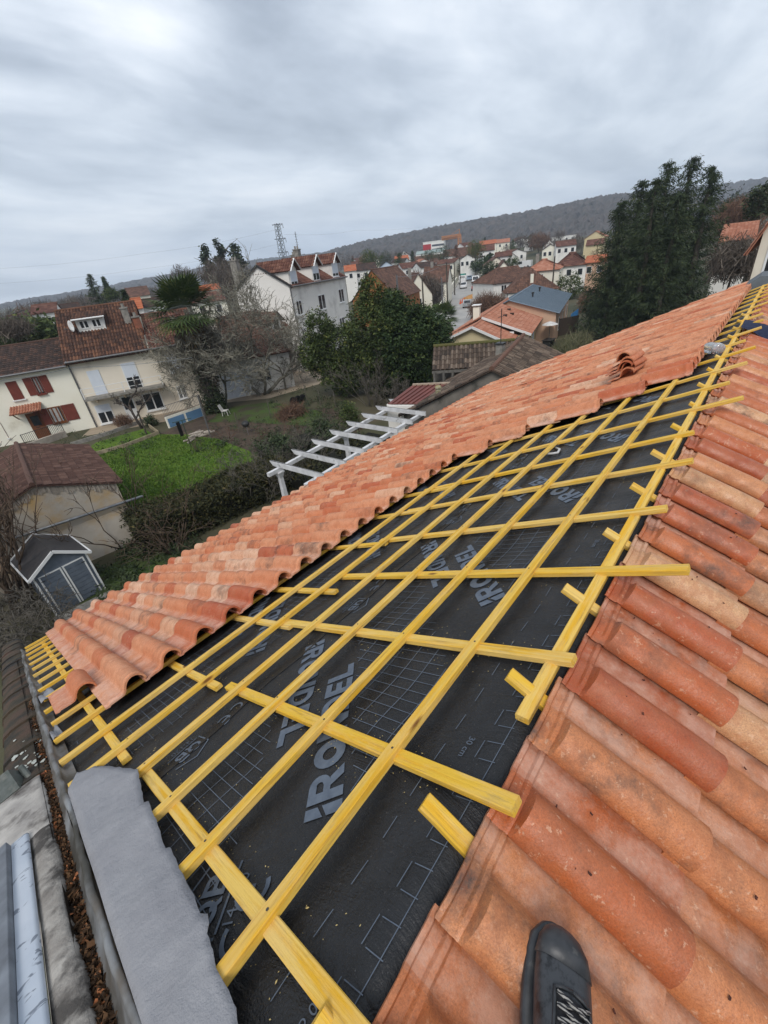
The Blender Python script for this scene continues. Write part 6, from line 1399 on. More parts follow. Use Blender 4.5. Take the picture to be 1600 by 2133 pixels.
# ---- spruces behind the roof
gs = 'dark spruces growing together behind the far end of the roof'
for i, (tx, ty, bx, D, rr, lab) in enumerate(((1298, 420, 1330, 55, 3.5, 'dark spruce at the left edge of the spruce group, shortest of its row'), (1340, 376, 1352, 58, 3.9, 'dark spruce second from the left of the spruce group'), (1395, 338, 1385, 58, 4.0, 'dark spruce in the middle of the spruce group with a thin top'), (1446, 326, 1420, 60, 3.9, 'tallest dark spruce of the group, its pointed top against the sky'), (1488, 346, 1455, 57, 3.5, 'dark spruce at the right edge of the spruce group'), (1372, 372, 1372, 52, 3.2, 'dark spruce at the front of the spruce group, nearest the roof'), (1420, 400, 1405, 51, 3.0, 'lower dark spruce at the front right of the spruce group'))):
    t = pd(tx, ty, D); spruce(lab, (t.x, t.y, G), t.z-G, rr, 40+i, gs, levels=44 if i < 5 else 38, nb=9, pw=.5, sz=.56, per=8)
# ---- evergreens in the middle
b0 = gp(748, 838)
bushy('evergreen_tree', 'olive green evergreen tree on the left of the evergreen clump, its leaves yellowish', gp(712, 822), 7.0, [((0, 0, 3.6), (2.0, 2.0, 2.4)), ((-1.0, .6, 5.4), (1.1, 1.1, 1.5)), ((.3, -.8, 2.0), (2.2, 2.2, 1.9)), ((-1.3, .9, 3.6), (1.4, 1.4, 1.6))], m_olive, 900, 34, .17, .10, 61, group='evergreens beyond the pergola')
tp = pd(768, 572, b0.xy.length+1.5); hh_ = tp.z-G
bushy('evergreen_tree', 'tallest olive evergreen in the middle of the evergreen clump, with a pointed top', (tp.x, tp.y, G), hh_, [((0, 0, hh_*.50), (2.6, 2.6, hh_*.36)), ((0, 0, hh_*.80), (1.0, 1.0, hh_*.20)), ((.4, -.4, hh_*.3), (2.4, 2.4, hh_*.28))], m_olive, 1200, 34, .18, .105, 62, group='evergreens beyond the pergola')
tp = pd(838, 606, b0.xy.length+.5); hh_ = tp.z-G
bushy('evergreen_tree', 'dark green evergreen on the right of the clump, beside the dark barn', (tp.x, tp.y, G), hh_, [((0, 0, hh_*.50), (2.6, 2.6, hh_*.42)), ((1.1, -1.1, hh_*.44), (2.2, 2.2, hh_*.38)), ((-.3, .4, hh_*.84), (.9, .9, hh_*.17))], m_laurel, 1300, 34, .18, .105, 63, group='evergreens beyond the pergola')
tp = pd(806, 600, b0.xy.length+3.5); hh_ = tp.z-G
spruce('slim dark cypress rising behind the middle of the evergreen clump', (tp.x, tp.y, G), hh_, 1.6, 64, None, 'cypress', m_laurel, 30, 8)
bp_ = gp(775, 845); bare('bare_shrub', 'tall bare pale twigged shrub in front of the dark evergreens', bp_, thicken(bare_geo(65, 4.8, .32, 4, .03, stems=12, up=.6, kids=(2, 3), first=.36, base_r=.35), .013), m_twig_grey, 'shrub')
bare('bare_shrub', 'low tangled bare shrub at the foot of the evergreens by the pergola', gp(820, 850), thicken(bare_geo(66, 3.0, .5, 4, .02, stems=11, up=.3, kids=(3, 3), first=.36, base_r=.6), .012), m_twig_grey, 'shrub')
# ---- lichen covered tree, palm with ivy, fruit tree
lb = gp(548, 822); bare('lichen_tree', 'wide bare tree thick with pale grey lichen in front of the old stone house', lb, thicken(bare_geo(71, 13.5, .62, 6, .16, stems=3, up=.34, kids=(3, 4), ratio=.78, wig=.26, first=.28, base_r=.3), .019), m_lichen, 'tree')
lb2 = gp(470, 846); bare('lichen_tree', 'smaller lichen grey tree leaning against the ivy covered palm', lb2, thicken(bare_geo(73, 12.5, .6, 6, .13, stems=2, up=.34, kids=(3, 4), ratio=.76, wig=.26, first=.26), .018), m_lichen, 'tree')
def palm(label, base, h, r, seed, nfr=46, skirt=True, nd=26):
    e = empty('palm_tree', label, 'palm', base); rs = np.random.RandomState(seed); V, T, V2, T2 = [], [], [], []
    for i in range(nfr+nd):
        dead = i >= nfr
        if dead and not skirt: break
        a = rs.rand()*2*PI; el = (rs.rand()*1.7-.45) if not dead else -(.75+.6*rs.rand()); d = np.array([math.cos(a)*math.cos(el), math.sin(a)*math.cos(el), math.sin(el)]); st = r*(.45+.25*rs.rand()); c = np.array([0, 0, h])+d*st-np.array([0, 0, .12*st])
        s_ = np.cross(d, [0, 0, 1.0]); s_ /= np.linalg.norm(s_); u_ = np.cross(s_, d); fr = r*.60; nn = 16; tone = rs.rand()*.5
        for k in range(nn):
            b_ = (k/(nn-1)-.5)*3.6; dd = d*math.cos(b_)+s_*math.sin(b_); tip = c+dd*fr*(.7+.3*math.cos(b_*.6))-np.array([0, 0, fr*(.25 if dead else .10)*(1+rs.rand()*.5)]); m_ = c+dd*fr*.5; w_ = np.cross(dd, u_)*fr*.045
            (V2 if dead else V).append([c, m_+w_, tip, m_-w_]); (T2 if dead else T).append((min(1, tone+rs.rand()*.5), 0, 0))
    np_quads('crown', np.array(V), np.array(T), m_palm, e)
    if skirt: np_quads('dry_fronds', np.array(V2), np.array(T2), m_dead, e)
    b = MB(); b.tube([(0, 0, -.1), (.05, 0, h*.4), (0, .05, h*.8), (0, 0, h)], [.22, .18, .17, .15], 9); b.build('trunk', m_bark, e, True); return e
pb = gp(452, 858); pt = pd(380, 646, pb.xy.length); e = palm('tall palm with a shaggy ivy covered trunk in front of the beige house', pb, pt.z-G, 2.7, 75, 64, True, 14)
hp = pt.z-G; C_ = [(.66*math.cos(k*2.4)*(1+.3*math.sin(k)), .66*math.sin(k*2.4)*(1+.3*math.sin(k)), .1+(hp-2.2)*k/230) for k in range(230)]; C_ += [(.75*math.cos(k*2.4), .75*math.sin(k*2.4), .1+1.2*k/60) for k in range(60)]
V, T = leaves(C_, 18, .17, .10, 76); np_quads('ivy', V, T, m_ivy, e)
V, T = twigball([((0, 0, hp*.52), (.95, .95, hp*.40))], 3200, .45, 78, .04); np_quads('dead_twigs', V, T, m_twig_mat if False else m_haze_twig, e)
p2_ = gp(925, 712); pt = pd(927, 660, p2_.xy.length); palm('second palm, low and shaggy, at the edge of the street', p2_, max(2.6, pt.z-G), 2.0, 77, 50)
fb = gp(297, 892); bare('fruit_tree', 'small bare pollarded fruit tree in front of the beige house', fb, thicken(bare_geo(81, 5.2, .6, 5, .13, up=.38, kids=(3, 4), ratio=.58, wig=.16, first=.42), .014), M('dark_bark', (.045, .036, .030), (.07, .055, .045), 5, bump=.4), 'tree')
def shrub_ball(label, px, py, r, h, mat, seed, n=60, per=20, size=.07, name='bush', cat='bush', group=None, blobs=None, twig=False):
    b_ = gp(px, py); e = empty(name, label, cat, b_, 0, group)
    bl = blobs or [((0, 0, h*.5), (r, r, h*.5))]
    if twig: V, T = twigball(bl, n*per, max(.18, r*.28), seed, .035)
    else: V, T = leaves(blob_pts(bl, n, seed, .35), per, r*.10+.03, size, seed)
    np_quads('foliage', V, T, mat, e); b = MB()
    for k in range(5): a = k*1.3; b.tube([(0, 0, -.05), (r*.3*math.cos(a), r*.3*math.sin(a), h*.35), (r*.6*math.cos(a), r*.6*math.sin(a), h*.75)], [.03, .022, .01], 5)
    b.build('stem', m_bark, e); return e
shrub_ball('round tan leafless bush under the small fruit tree', 262, 890, .75, 1.1, m_rust_twig, 83, 90, 20, twig=True)
shrub_ball('small dark green bush between the fruit tree and the blue panels', 318, 886, .6, .9, m_ivy, 84)
shrub_ball('yellow green upright bush behind the pergola', 733, 893, .75, 1.9, m_olive, 85, 110, 22, .075)
# hedge of dark cypress and ivy tangles
def hedge(label, pts, w_, h, mat, seed, n, per=24, size=.085, name='hedge', wob=.25):
    P_ = [gp(*q) for q in pts]; o = P_[0]; e = empty(name, label, 'hedge', o); rs = np.random.RandomState(seed); C_ = []; L_ = [(q-p).length for p, q in zip(P_, P_[1:])]; tot = sum(L_)
    for i in range(n):
        s = rs.rand()*tot; k = 0
        while s > L_[k]: s -= L_[k]; k += 1
        d = (P_[k+1]-P_[k]).normalized(); nrm = Vector((-d.y, d.x, 0)); f_ = rs.rand(); tt = P_[k]+d*s-o; hh2 = h*(1+wob*.5*math.sin(tt.length*1.7)+wob*.3*(rs.rand()-.5))
        if f_ < .42: q = tt+nrm*(rs.rand()-.5)*w_+Vector((0, 0, hh2*(.9+.1*rs.rand())))
        else: q = tt+nrm*(w_*.5*(1 if rs.rand() < .5 else -1)*(1-.15*rs.rand()))+Vector((0, 0, hh2*rs.rand()))
        C_.append(q)
    V, T = leaves(np.array(C_), per, .13, size, seed+1); np_quads('foliage', V, T, mat, e)
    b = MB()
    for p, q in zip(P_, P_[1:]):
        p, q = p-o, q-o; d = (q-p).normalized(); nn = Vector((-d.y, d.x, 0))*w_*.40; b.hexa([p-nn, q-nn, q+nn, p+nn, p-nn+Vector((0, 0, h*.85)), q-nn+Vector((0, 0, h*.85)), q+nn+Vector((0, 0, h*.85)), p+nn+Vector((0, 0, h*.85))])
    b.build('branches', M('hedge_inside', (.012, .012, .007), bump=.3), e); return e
hedge('thick dark cypress hedge between the lawn and the new roof', [(290, 1142), (400, 1098), (500, 1052), (590, 1008)], 2.0, 1.45, m_hedge, 91, 1300, 26, .07, wob=.08)
hedge('ivy covered tangle of bushes beside the dark bed, beyond the hedge', [(560, 975), (640, 945), (700, 925)], 2.6, 1.1, m_ivy, 92, 480, 20, .08, 'ivy_bushes', .7)
hedge('low dark brambles behind the pergola', [(620, 1020), (700, 980), (800, 925)], 3.0, .7, m_hedge, 93, 420, 18, .085, 'brambles', .8)
bare('bare_shrub', 'bare arching shrub between the cypress hedge and the pergola post', gp(545, 1040), thicken(bare_geo(94, 3.0, .45, 4, .022, stems=16, up=.25, kids=(2, 3), first=.42, base_r=.7), .009), m_twig_grey, 'shrub')
bare('bare_shrub', 'spreading bare shrub at the right corner of the stone shed', gp(365, 1150), thicken(bare_geo(95, 2.9, .42, 3, .03, stems=18, up=.12, kids=(2, 3), ratio=.7, first=.44, base_r=.2), .010), m_twig, 'shrub')
for i, (px, py, lab) in enumerate(((605, 1000, 'bare grey shrub just behind the pergola post'), (655, 975, 'bare grey shrub in the brambles under the second pergola beam'))): bare('bare_shrub', lab, gp(px, py), thicken(bare_geo(130+i, 2.8, .45, 4, .022, stems=12, up=.25, kids=(2, 3), first=.40, base_r=.6), .0095), m_twig_grey, 'shrub')
for i, (px, py, lab) in enumerate(((470, 915, 'bare pink stemmed bush in the dark bed, nearest the blue panels'), (560, 930, 'bare pink stemmed bush in the middle of the dark bed'), (610, 905, 'bare bush at the right end of the dark bed, by the kettle grill'))): bare('bare_bush', lab, gp(px, py), bare_geo(100+i, 1.7, .5, 3, .016, stems=8, up=.3, kids=(2, 3), first=.45, base_r=.25), m_twig_red, 'bush', 'bare bushes in the dark bed')
bare('bare_bush', 'leafless rose bush standing on the lawn', gp(415, 940), bare_geo(104, 1.9, .4, 3, .018, stems=7, up=.4, kids=(2, 3), first=.45, base_r=.15), m_twig, 'bush')
# big many stemmed shrub in front of the stone shed
sb = gp(28, 1268); bare('bare_shrub', 'large dense bare shrub with many long stems at the left edge, before the stone shed', sb, thicken(bare_geo(110, 7.6, .34, 4, .055, stems=36, up=.5, kids=(2, 3), ratio=.68, wig=.16, first=.36, base_r=.6), .0125), m_twig, 'shrub')
sb = gp(75, 1335); bare('bare_shrub', 'low tangled bare shrub below the plastic shed', sb, thicken(bare_geo(111, 3.2, .75, 4, .03, stems=16, up=-.05, kids=(3, 3), ratio=.72, wig=.34, first=.34, base_r=.5), .010), m_twig_grey, 'shrub')
bare('young_tree', 'slender bare sapling between the stone shed and the hedge', gp(262, 1140), thicken(bare_geo(112, 5.2, .34, 3, .035, stems=5, up=.6, kids=(2, 3), first=.42, base_r=.15), .011), m_twig, 'tree')
bare('lichen_tree', 'slender lichen grey tree right of the widest one, against the tall apartment house', gp(596, 812), thicken(bare_geo(74, 12.0, .58, 6, .13, up=.32, kids=(3, 4), ratio=.76, wig=.24, first=.28), .018), m_lichen, 'tree')
# grass on the lawn
rs = np.random.RandomState(8); n = 30000; tri = [(gp(x, y).xy) for x, y in ((150, 960), (200, 945), (330, 905), (455, 915), (545, 975), (395, 1030), (330, 1085), (230, 1040))]; c0 = sum(tri, Vector((0, 0)))/8
P_ = np.zeros((n, 3))
for i in range(n):
    k = rs.randint(8); a, c = tri[k], tri[(k+1) % 8]; u_, v_ = rs.rand(2)
    if u_+v_ > 1: u_, v_ = 1-u_, 1-v_
    q = c0+(a-c0)*u_+(c-c0)*v_; P_[i] = (q.x, q.y, G+.01)
a_ = rs.normal(size=(n, 3)); a_[:, 2] = 0; a_ /= np.linalg.norm(a_, axis=1)[:, None]; up_ = np.array([0, 0, 1.0])+rs.normal(size=(n, 3))*.5; ht = (.03+.06*rs.rand(n)**2)[:, None]; wd_ = .035
V = np.stack([P_-a_*wd_, P_+a_*wd_, P_+a_*wd_*.3+up_*ht, P_-a_*wd_*.3+up_*ht], 1); T = np.zeros((n, 3)); pn = np.sin(P_[:, 0]*1.3)*np.sin(P_[:, 1]*1.1)*.15; T[:, 0] = np.clip(rs.rand(n)*.8+.1+pn, 0, 1); o = np_quads('grass', V, T, m_grass); o['kind'] = 'stuff'; 
rs = np.random.RandomState(18); C_ = []
for (x0, y0, x1, y1, k) in ((440, 870, 700, 900, 60), (540, 900, 760, 960, 150), (400, 915, 560, 950, 50), (250, 1120, 420, 1180, 90), (200, 1180, 330, 1260, 60), (640, 830, 720, 870, 60), (130, 905, 330, 950, 50), (560, 810, 680, 850, 40)):
    for i in range(k): t_ = rs.rand(); p = gp(x0+(x1-x0)*t_, y0+(y1-y0)*rs.rand()); C_.append((p.x, p.y, p.z+.06+.10*rs.rand()))
V, T = leaves(np.array(C_), 26, .15, .07, 19); o = np_quads('weeds', V, T, m_ivy); o['kind'] = 'stuff'
# ---- right of the barn: shrubs, screens
shrub_ball('dark evergreen shrub mass at the foot of the spruces', 1275, 690, 4.2, 3.6, m_spruce, 120, 240, 26, .16, blobs=[((0, 0, 1.6), (4.2, 3.2, 2.0)), ((4.0, 1.5, 1.7), (3.6, 3.0, 2.2)), ((8, 2.5, 1.7), (3.6, 3, 2.2))])
shrub_ball('grey leafless thicket in front of the spruces', 1320, 668, 4.5, 3.6, m_haze_twig, 121, 150, 20, blobs=[((0, 0, 1.7), (4.5, 2.2, 1.9)), ((6, 1, 1.6), (3.5, 2, 1.7))], twig=True)
shrub_ball('clump of tall dry grass behind the edge of the roof', 1200, 730, 1.8, 1.5, m_reed, 122, 60, 24, blobs=[((0, 0, .8), (2.6, 1.5, 1.0)), ((-2.4, .3, .6), (1.6, 1.2, .8))], twig=True)
shrub_ball('round brown green bush right of the large brown roof', 1187, 622, 2.6, 4.4, m_olive, 123, 120, 20, .17)
shrub_ball('rusty brown leafless hedge right of the metal roof', 1232, 648, 3.0, 2.6, m_rust_twig, 124, 90, 20, blobs=[((0, 0, 1.3), (3.2, 2, 1.4)), ((4, 1, 1.2), (3, 2, 1.3))], twig=True)
hedge('clipped green hedge in front of the far white and pink houses', [(1163, 592), (1215, 580), (1262, 572)], 2.2, 2.2, m_olive, 125, 260, 18, .2, 'hedge', .2)
shrub_ball('rusty brown leafless bush by the street corner', 1016, 664, 3.0, 3.4, m_rust_twig, 126, 160, 20, twig=True)
shrub_ball('dark shrub at the pavement edge opposite the parked car', 907, 668, 1.1, 1.6, m_laurel, 127, 40, 16, .1)
shrub_ball('grey green tall bush beside the parked trucks', 1022, 612, 3.0, 7.0, m_ivy, 128, 160, 18, .26)
for i, (px, py, w_, h_, mt_, lab) in enumerate(((897, 640, 3.0, 6.0, m_haze_twig, 'grey bare tree crown left of the street'), (873, 640, 4.5, 6.5, m_rust_twig, 'brown leafless thicket behind the evergreens'), (916, 612, 1.8, 2.8, m_laurel, 'dark green shrub behind the street wall'), (936, 592, 2.0, 3.0, m_ivy, 'green shrubs at the bend of the street'))):
    if mt_ in (m_haze_twig, m_rust_twig): shrub_ball(lab, px, py, w_, h_, mt_, 130+i, 140, 20, twig=True)
    else: shrub_ball(lab, px, py, w_, h_, mt_, 130+i, 70, 18, .17)
hedge('dark hedge across the end of the street', [(966, 566), (1000, 558), (1024, 552)], 4, 3.4, m_laurel, 140, 220, 16, .34)
# ---- trees of the town and beyond
fartree('dark cone shaped conifer among the white terraces', 859, 523, 566, 190, 26, 150, kind='conifer', dens=1.2)
fartree('tall dark cypress by the pale telegraph pole', 838, 584, 640, 95, 20, 151, kind='conifer', dens=1.2)
fartree('wide bare round tree between the far houses', 1125, 483, 528, 210, 44, 152, m_rust_twig, dens=1.6)
fartree('second bare round tree right of the widest one', 1168, 497, 532, 200, 46, 153, m_haze_twig, dens=1.5)
fartree('bare tree left of the yellow gabled house', 1200, 490, 528, 195, 36, 154, m_haze_twig, dens=1.2)
fartree('dark pine on the slope left of the bare round tree', 1010, 494, 512, 300, 10, 155, kind='conifer')
fartree('bushy green tree in front of the row of white houses', 1068, 534, 560, 150, 30, 156, m_olive, 'bush')
fartree('dark green tree below the pale gables', 1000, 540, 570, 160, 40, 157, m_laurel, 'bush', dens=1.4)
fartree('green tree left of the narrow brown gable', 960, 548, 572, 170, 36, 158, m_ivy, 'bush')
fartree('blue green cedar behind the mossy roof', 184, 571, 640, 120, 46, 160, kind='conifer', dens=1.0)
fartree('dark narrow cypress beside the cedar', 214, 577, 626, 130, 20, 161, kind='conifer', dens=1.4)
fartree('round yellow green tree below the dark cypress', 226, 600, 630, 115, 26, 162, m_olive, 'bush')
fartree('dark slim cypress behind the chimney of the beige house', 256, 606, 650, 75, 12, 163, kind='conifer')
fartree('yellow green bushy tree behind the white house at the left edge', 30, 672, 730, 66, 120, 164, m_olive, 'bush', dens=2.4)
fartree('dark bare tree in front of the far bungalows', 18, 664, 712, 60, 60, 165, m_haze_twig, dens=1.2)
fartree('green tree left of the grey shed', 100, 690, 720, 72, 50, 166, m_ivy, 'bush', dens=1.2)
jr = random.Random(91)
for k in range(22):
    px = jr.uniform(730, 1215); D = jr.uniform(140, 300); yb = 548-.122*(px-965)-(D-140)*.10; hh_ = jr.uniform(6, 11)*889/D*.9
    fartree('small tree standing among the crowded far houses of the town', px, yb-hh_, yb, D, jr.uniform(5, 9)*889/D, 500+k, jr.choice([m_laurel, m_ivy, m_olive, m_haze_twig, m_rust_twig]), jr.choice(['bush', 'bush', 'bare', 'conifer']), group='trees among the far houses', name='town_tree', dens=.8)
def cedar(label, px, pyt, pyb, D, w_px, seed):
    t = pd(px, pyt, D); base = Vector((t.x, t.y, ghp(t))); h = t.z-base.z; r = w_px/2*D/FPX; jr = random.Random(seed); bl = []
    for i in range(9): z = h*(.55+.44*i/8); k = r*(1-.6*(i/8))*jr.uniform(.6, 1); a = jr.uniform(0, 6.3); bl.append(((math.cos(a)*k*.5, math.sin(a)*k*.5, z), (k*.8, k*.8, h*.035)))
    return bushy('cedar', label, base, h, bl, m_spruce, 130, 16, .35, .42, seed, r0=h*.02, th=.97, group='tall cedars left of the apartment house')
cedar('cedar with a narrow layered top, left of the three cedars', 424, 515, 600, 140, 30, 170); cedar('middle cedar of the three, its top the highest', 452, 506, 600, 145, 30, 171); cedar('flat topped cedar nearest the apartment house', 483, 509, 600, 140, 40, 172)
fartree('wide bare tree below the three cedars', 455, 535, 610, 120, 110, 173, m_haze_twig, dens=3.2)
fartree('bare tree against the gable of the apartment house', 485, 565, 640, 78, 60, 174, m_haze_twig, dens=1.8)
fartree('pale bare crown behind the palm', 372, 552, 610, 160, 46, 175, m_haze_twig, dens=1.2)
fartree('dark evergreen right behind the palm crown', 378, 570, 620, 110, 26, 176, m_laurel, 'bush')
fartree('rusty bare tree at the right edge above the orange roof', 1560, 405, 480, 85, 90, 177, m_rust_twig, dens=3.0)
fartree('bare tree with a rusty crown beside the spruces', 1518, 440, 500, 95, 60, 178, m_rust_twig, dens=1.8)
fartree('dark pine behind the rusty trees', 1535, 398, 470, 110, 34, 179, m_spruce, 'bush')
fartree('dark leaning pine at the right edge', 1594, 378, 470, 70, 40, 180, m_spruce, 'bush')
fartree('grey bare tree in front of the orange roof at the right', 1545, 495, 600, 45, 80, 181, m_haze_twig, dens=2.2)
# woods beyond the houses: one mass nobody could count
def woods(name, spots, mat, seed, dens=90):
    Vs, Ts = [], []; rs = np.random.RandomState(seed)
    for (px, pyt, D, w_px, k) in spots:
        for j in range(k):
            x = px+(rs.rand()-.5)*w_px; y = pyt-.122*(x-px)+rs.rand()*8; t = pd(x, y, D*(.9+.3*rs.rand())); z0_ = ghp(t)-1; h = max(4, t.z-z0_); r = h*(.26+.14*rs.rand())
            V, T = twigball([((t.x, t.y, z0_+h*.6), (r, r, h*.42))], dens, h*.11, rs.randint(99999), .10); T[:, 0] = np.clip(T[:, 0]*.6+rs.rand()*.4, 0, 1); Vs.append(V); Ts.append(T)
    o = np_quads(name, np.concatenate(Vs), np.concatenate(Ts), mat); o['kind'] = 'stuff'; return o
woods('bare_woods', [(40, 632, 210, 140, 26), (120, 618, 220, 120, 26), (60, 645, 130, 160, 16), (190, 610, 200, 100, 20), (150, 628, 140, 120, 14), (250, 600, 240, 90, 16), (345, 592, 220, 90, 16), (420, 580, 180, 90, 18), (310, 612, 170, 90, 10)], m_haze_twig, 301, 110)
woods('bare_woods', [(700, 528, 420, 120, 20), (760, 530, 330, 80, 16), (800, 522, 380, 80, 14), (1060, 508, 330, 100, 16), (1120, 502, 360, 120, 16), (1190, 492, 350, 120, 18), (1075, 520, 240, 60, 8), (980, 506, 360, 80, 10), (1560, 470, 110, 90, 14)], m_haze_twig, 302, 70)
woods('rusty_woods', [(1040, 512, 280, 60, 6), (1100, 505, 300, 80, 8), (1580, 455, 100, 60, 8), (30, 640, 160, 60, 6), (1245, 520, 150, 40, 5)], m_rust_twig, 303, 80)
# ---- hills
m_hill = Mtint('wooded_hill', [(0, (.030, .036, .026)), (.25, (.052, .048, .042)), (.6, (.078, .066, .058)), (.9, (.11, .090, .076)), (1, (.13, .125, .085))], amount=0, rough=1)
def hill(name, sky_, D, front, seed, bump=4.0, nx=260, ny=34, Dvar=0):
    rs = np.random.RandomState(seed); xs = np.linspace(sky_[0][0], sky_[-1][0], nx); ys = np.interp(xs, [q[0] for q in sky_], [q[1] for q in sky_])+7; b = MB(); vs = []; tint = []
    for j in range(ny):
        t = j/(ny-1)
        for i in range(nx):
            c = pd(xs[i], ys[i], D); d = Vector((c.x-CAM[0], c.y-CAM[1], 0)).normalized(); zf = gh(D-front, math.atan2(d.y, d.x))-2; k = t/.8
            if k <= 1: dist = D-front*(1-k); z = zf+(c.z-zf)*(math.sin(k*PI/2)**1.25)
            else: dist = D+(k-1)*front*1.2; z = c.z-(c.z-zf)*.6*((k-1)*4)**2*.25
            nb = (rs.rand()-.5)*bump*.45+bump*.35*math.sin(i*.83+j*1.7+3*math.sin(j*.37))*math.sin(i*.31-j*.53)
            p = Vector((CAM[0], CAM[1], 0))+d*(dist+rs.normal()*2); vs.append((p.x, p.y, z+nb*(min(1, t*6)))); tint.append(rs.rand()*.45+.25+.13*math.sin(i*.21)*math.sin(j*.6))
    fs = [(j*nx+i, j*nx+i+1, (j+1)*nx+i+1, (j+1)*nx+i) for j in range(ny-1) for i in range(nx-1)]
    b.v = vs; b.f = fs; b.t = [(tint[f[0]], 0, 0) for f in fs]; o = b.build(name, m_hill); o['kind'] = 'structure'; return o
hill('hill', [(600, 552), (640, 537), (700, 514), (750, 501), (800, 491), (850, 481), (900, 471), (950, 462), (1000, 453), (1060, 445), (1120, 434), (1180, 421), (1240, 409), (1290, 402), (1340, 400), (1420, 402), (1500, 412), (1640, 430)], 1000, 480, 401, 8, 210, 70)
hill('hill', [(1300, 402), (1400, 388), (1480, 381), (1520, 376), (1560, 370), (1600, 366), (1700, 360), (1800, 356)], 1500, 400, 402, 8, 110, 40)
hill('hill', [(1480, 425), (1540, 404), (1600, 386), (1700, 372), (1800, 370)], 620, 260, 404, 6, 110, 50)
hill('hill', [(-120, 640), (0, 628), (60, 616), (130, 606), (180, 597), (230, 589), (290, 577), (330, 570), (380, 561), (430, 550), (490, 541), (560, 533), (660, 522), (760, 512)], 1500, 500, 403, 8, 170, 50)
# ================================================================== things in the garden and the street
def lbox(pts, h, w_, mat, name, label, cat, z0=0.0):
    b = MB()
    for p, q in zip(pts, pts[1:]): b.bar(Vector((p.x, p.y, p.z+z0+h/2)), Vector((q.x, q.y, q.z+z0+h/2)), w_, h)
    return tag(b.build(name, mat), label, cat)
m_plank = M('pale_planks', (.36, .30, .20), (.22, .18, .12), 3, bump=.2)
lbox([gp(190, 952), gp(262, 932), gp(332, 905), gp(312, 890)], .28, .08, m_plank, 'plank_edging', 'pale plank edging round the raised lawn strip before the beige house', 'edging')
lbox([gp(150, 930), gp(230, 905), gp(300, 880)], .30, .12, m_greyc, 'low_wall', 'low grey wall at the back of the lawn strip', 'wall')
# low wall with blue panels and railing
wl = empty('garden_wall', 'low garden wall with blue panels and an iron railing in front of the beige house', 'wall', gp(352, 892)); wi = Matrix.Translation(-wl.location)
pa, pb2 = wi @ gp(352, 892), wi @ gp(424, 866); d_ = (pb2-pa); L_ = d_.length; d_.normalize(); b = MB(); b.bar(pa+Vector((0, 0, .45)), pb2+Vector((0, 0, .45)), .16, .9); b.build('wall', m_wcream, wl)
nn = Vector((d_.y, -d_.x, 0)); nn = nn if nn.dot(Vector((-1, -1, 0))) > 0 else -nn; m_blue = M('blue_panel', (.13, .25, .40), (.11, .22, .35), 1, bump=0)
for k in range(2): b = MB(); b.bar(pa+d_*(L_*(.03+.5*k))+nn*.09+Vector((0, 0, .38)), pa+d_*(L_*(.47+.5*k))+nn*.09+Vector((0, 0, .38)), .03, .70); b.build('panel', m_blue, wl)
b = MB(); b.tube([pa+Vector((0, 0, 1.75)), pb2+Vector((0, 0, 1.75))], .02, 5); b.tube([pa+Vector((0, 0, 1.0)), pb2+Vector((0, 0, 1.0))], .02, 5)
for k in range(26): c = pa.lerp(pb2, k/25); b.tube([c+Vector((0, 0, .9)), c+Vector((0, 0, 1.78))], .013, 4)
b.build('railing', m_gutter, wl)
def railing(label, A_, B_, h, n, name='railing', mat=None):
    b = MB(); A_ = Vector(A_); B_ = Vector(B_)
    for z in (.12, h): b.tube([A_+Vector((0, 0, z)), B_+Vector((0, 0, z))], .022, 5)
    for k in range(n+1): c = A_.lerp(B_, k/n); b.tube([c, c+Vector((0, 0, h+.04))], .03 if k % 8 == 0 else .014, 4)
    return tag(b.build(name, mat or m_metal), label, 'railing')
railing('wrought iron railing in front of the brown door', gp(58, 934), gp(138, 906), 1.1, 24)
lbox([gp(60, 937), gp(140, 909)], .5, .25, m_stone2, 'low_wall', 'low stone wall under the wrought iron railing', 'wall')
def post(label, px, py, h, r=.05, mat=None, name='post', lean=0.0, cat='post', D=None):
    p = gp(px, py) if D is None else Vector((pd(px, py, D).x, pd(px, py, D).y, gh(D))); b = MB(); b.tube([p-Vector((0, 0, .2)), p+Vector((lean*h, 0, h*.5)), p+Vector((lean*h*2, 0, h))], [r, r*.95, r*.85], 8); return tag(b.build(name, mat or m_bark), label, cat)
post('tall grey post at the end of the blue panelled wall', 440, 912, 3.1, .05, m_gutter); post('thick dark stump post beside the ivy covered palm', 432, 880, 2.2, .10); post('dark post at the corner of the plank edging', 306, 905, 1.9, .07)
for i, (px, py, lab) in enumerate(((500, 900, 'thin fence post in the dark bed, left of the kettle grill'), (565, 872, 'thin fence post behind the brush pile'), (640, 838, 'fence post beside the black tyres'), (668, 845, 'fence post on the drive edge, right of the tyres'), (700, 852, 'fence post at the foot of the bare shrub'))): post(lab, px, py, 1.5, .035, m_twig_grey, group if False else 'fence_post')
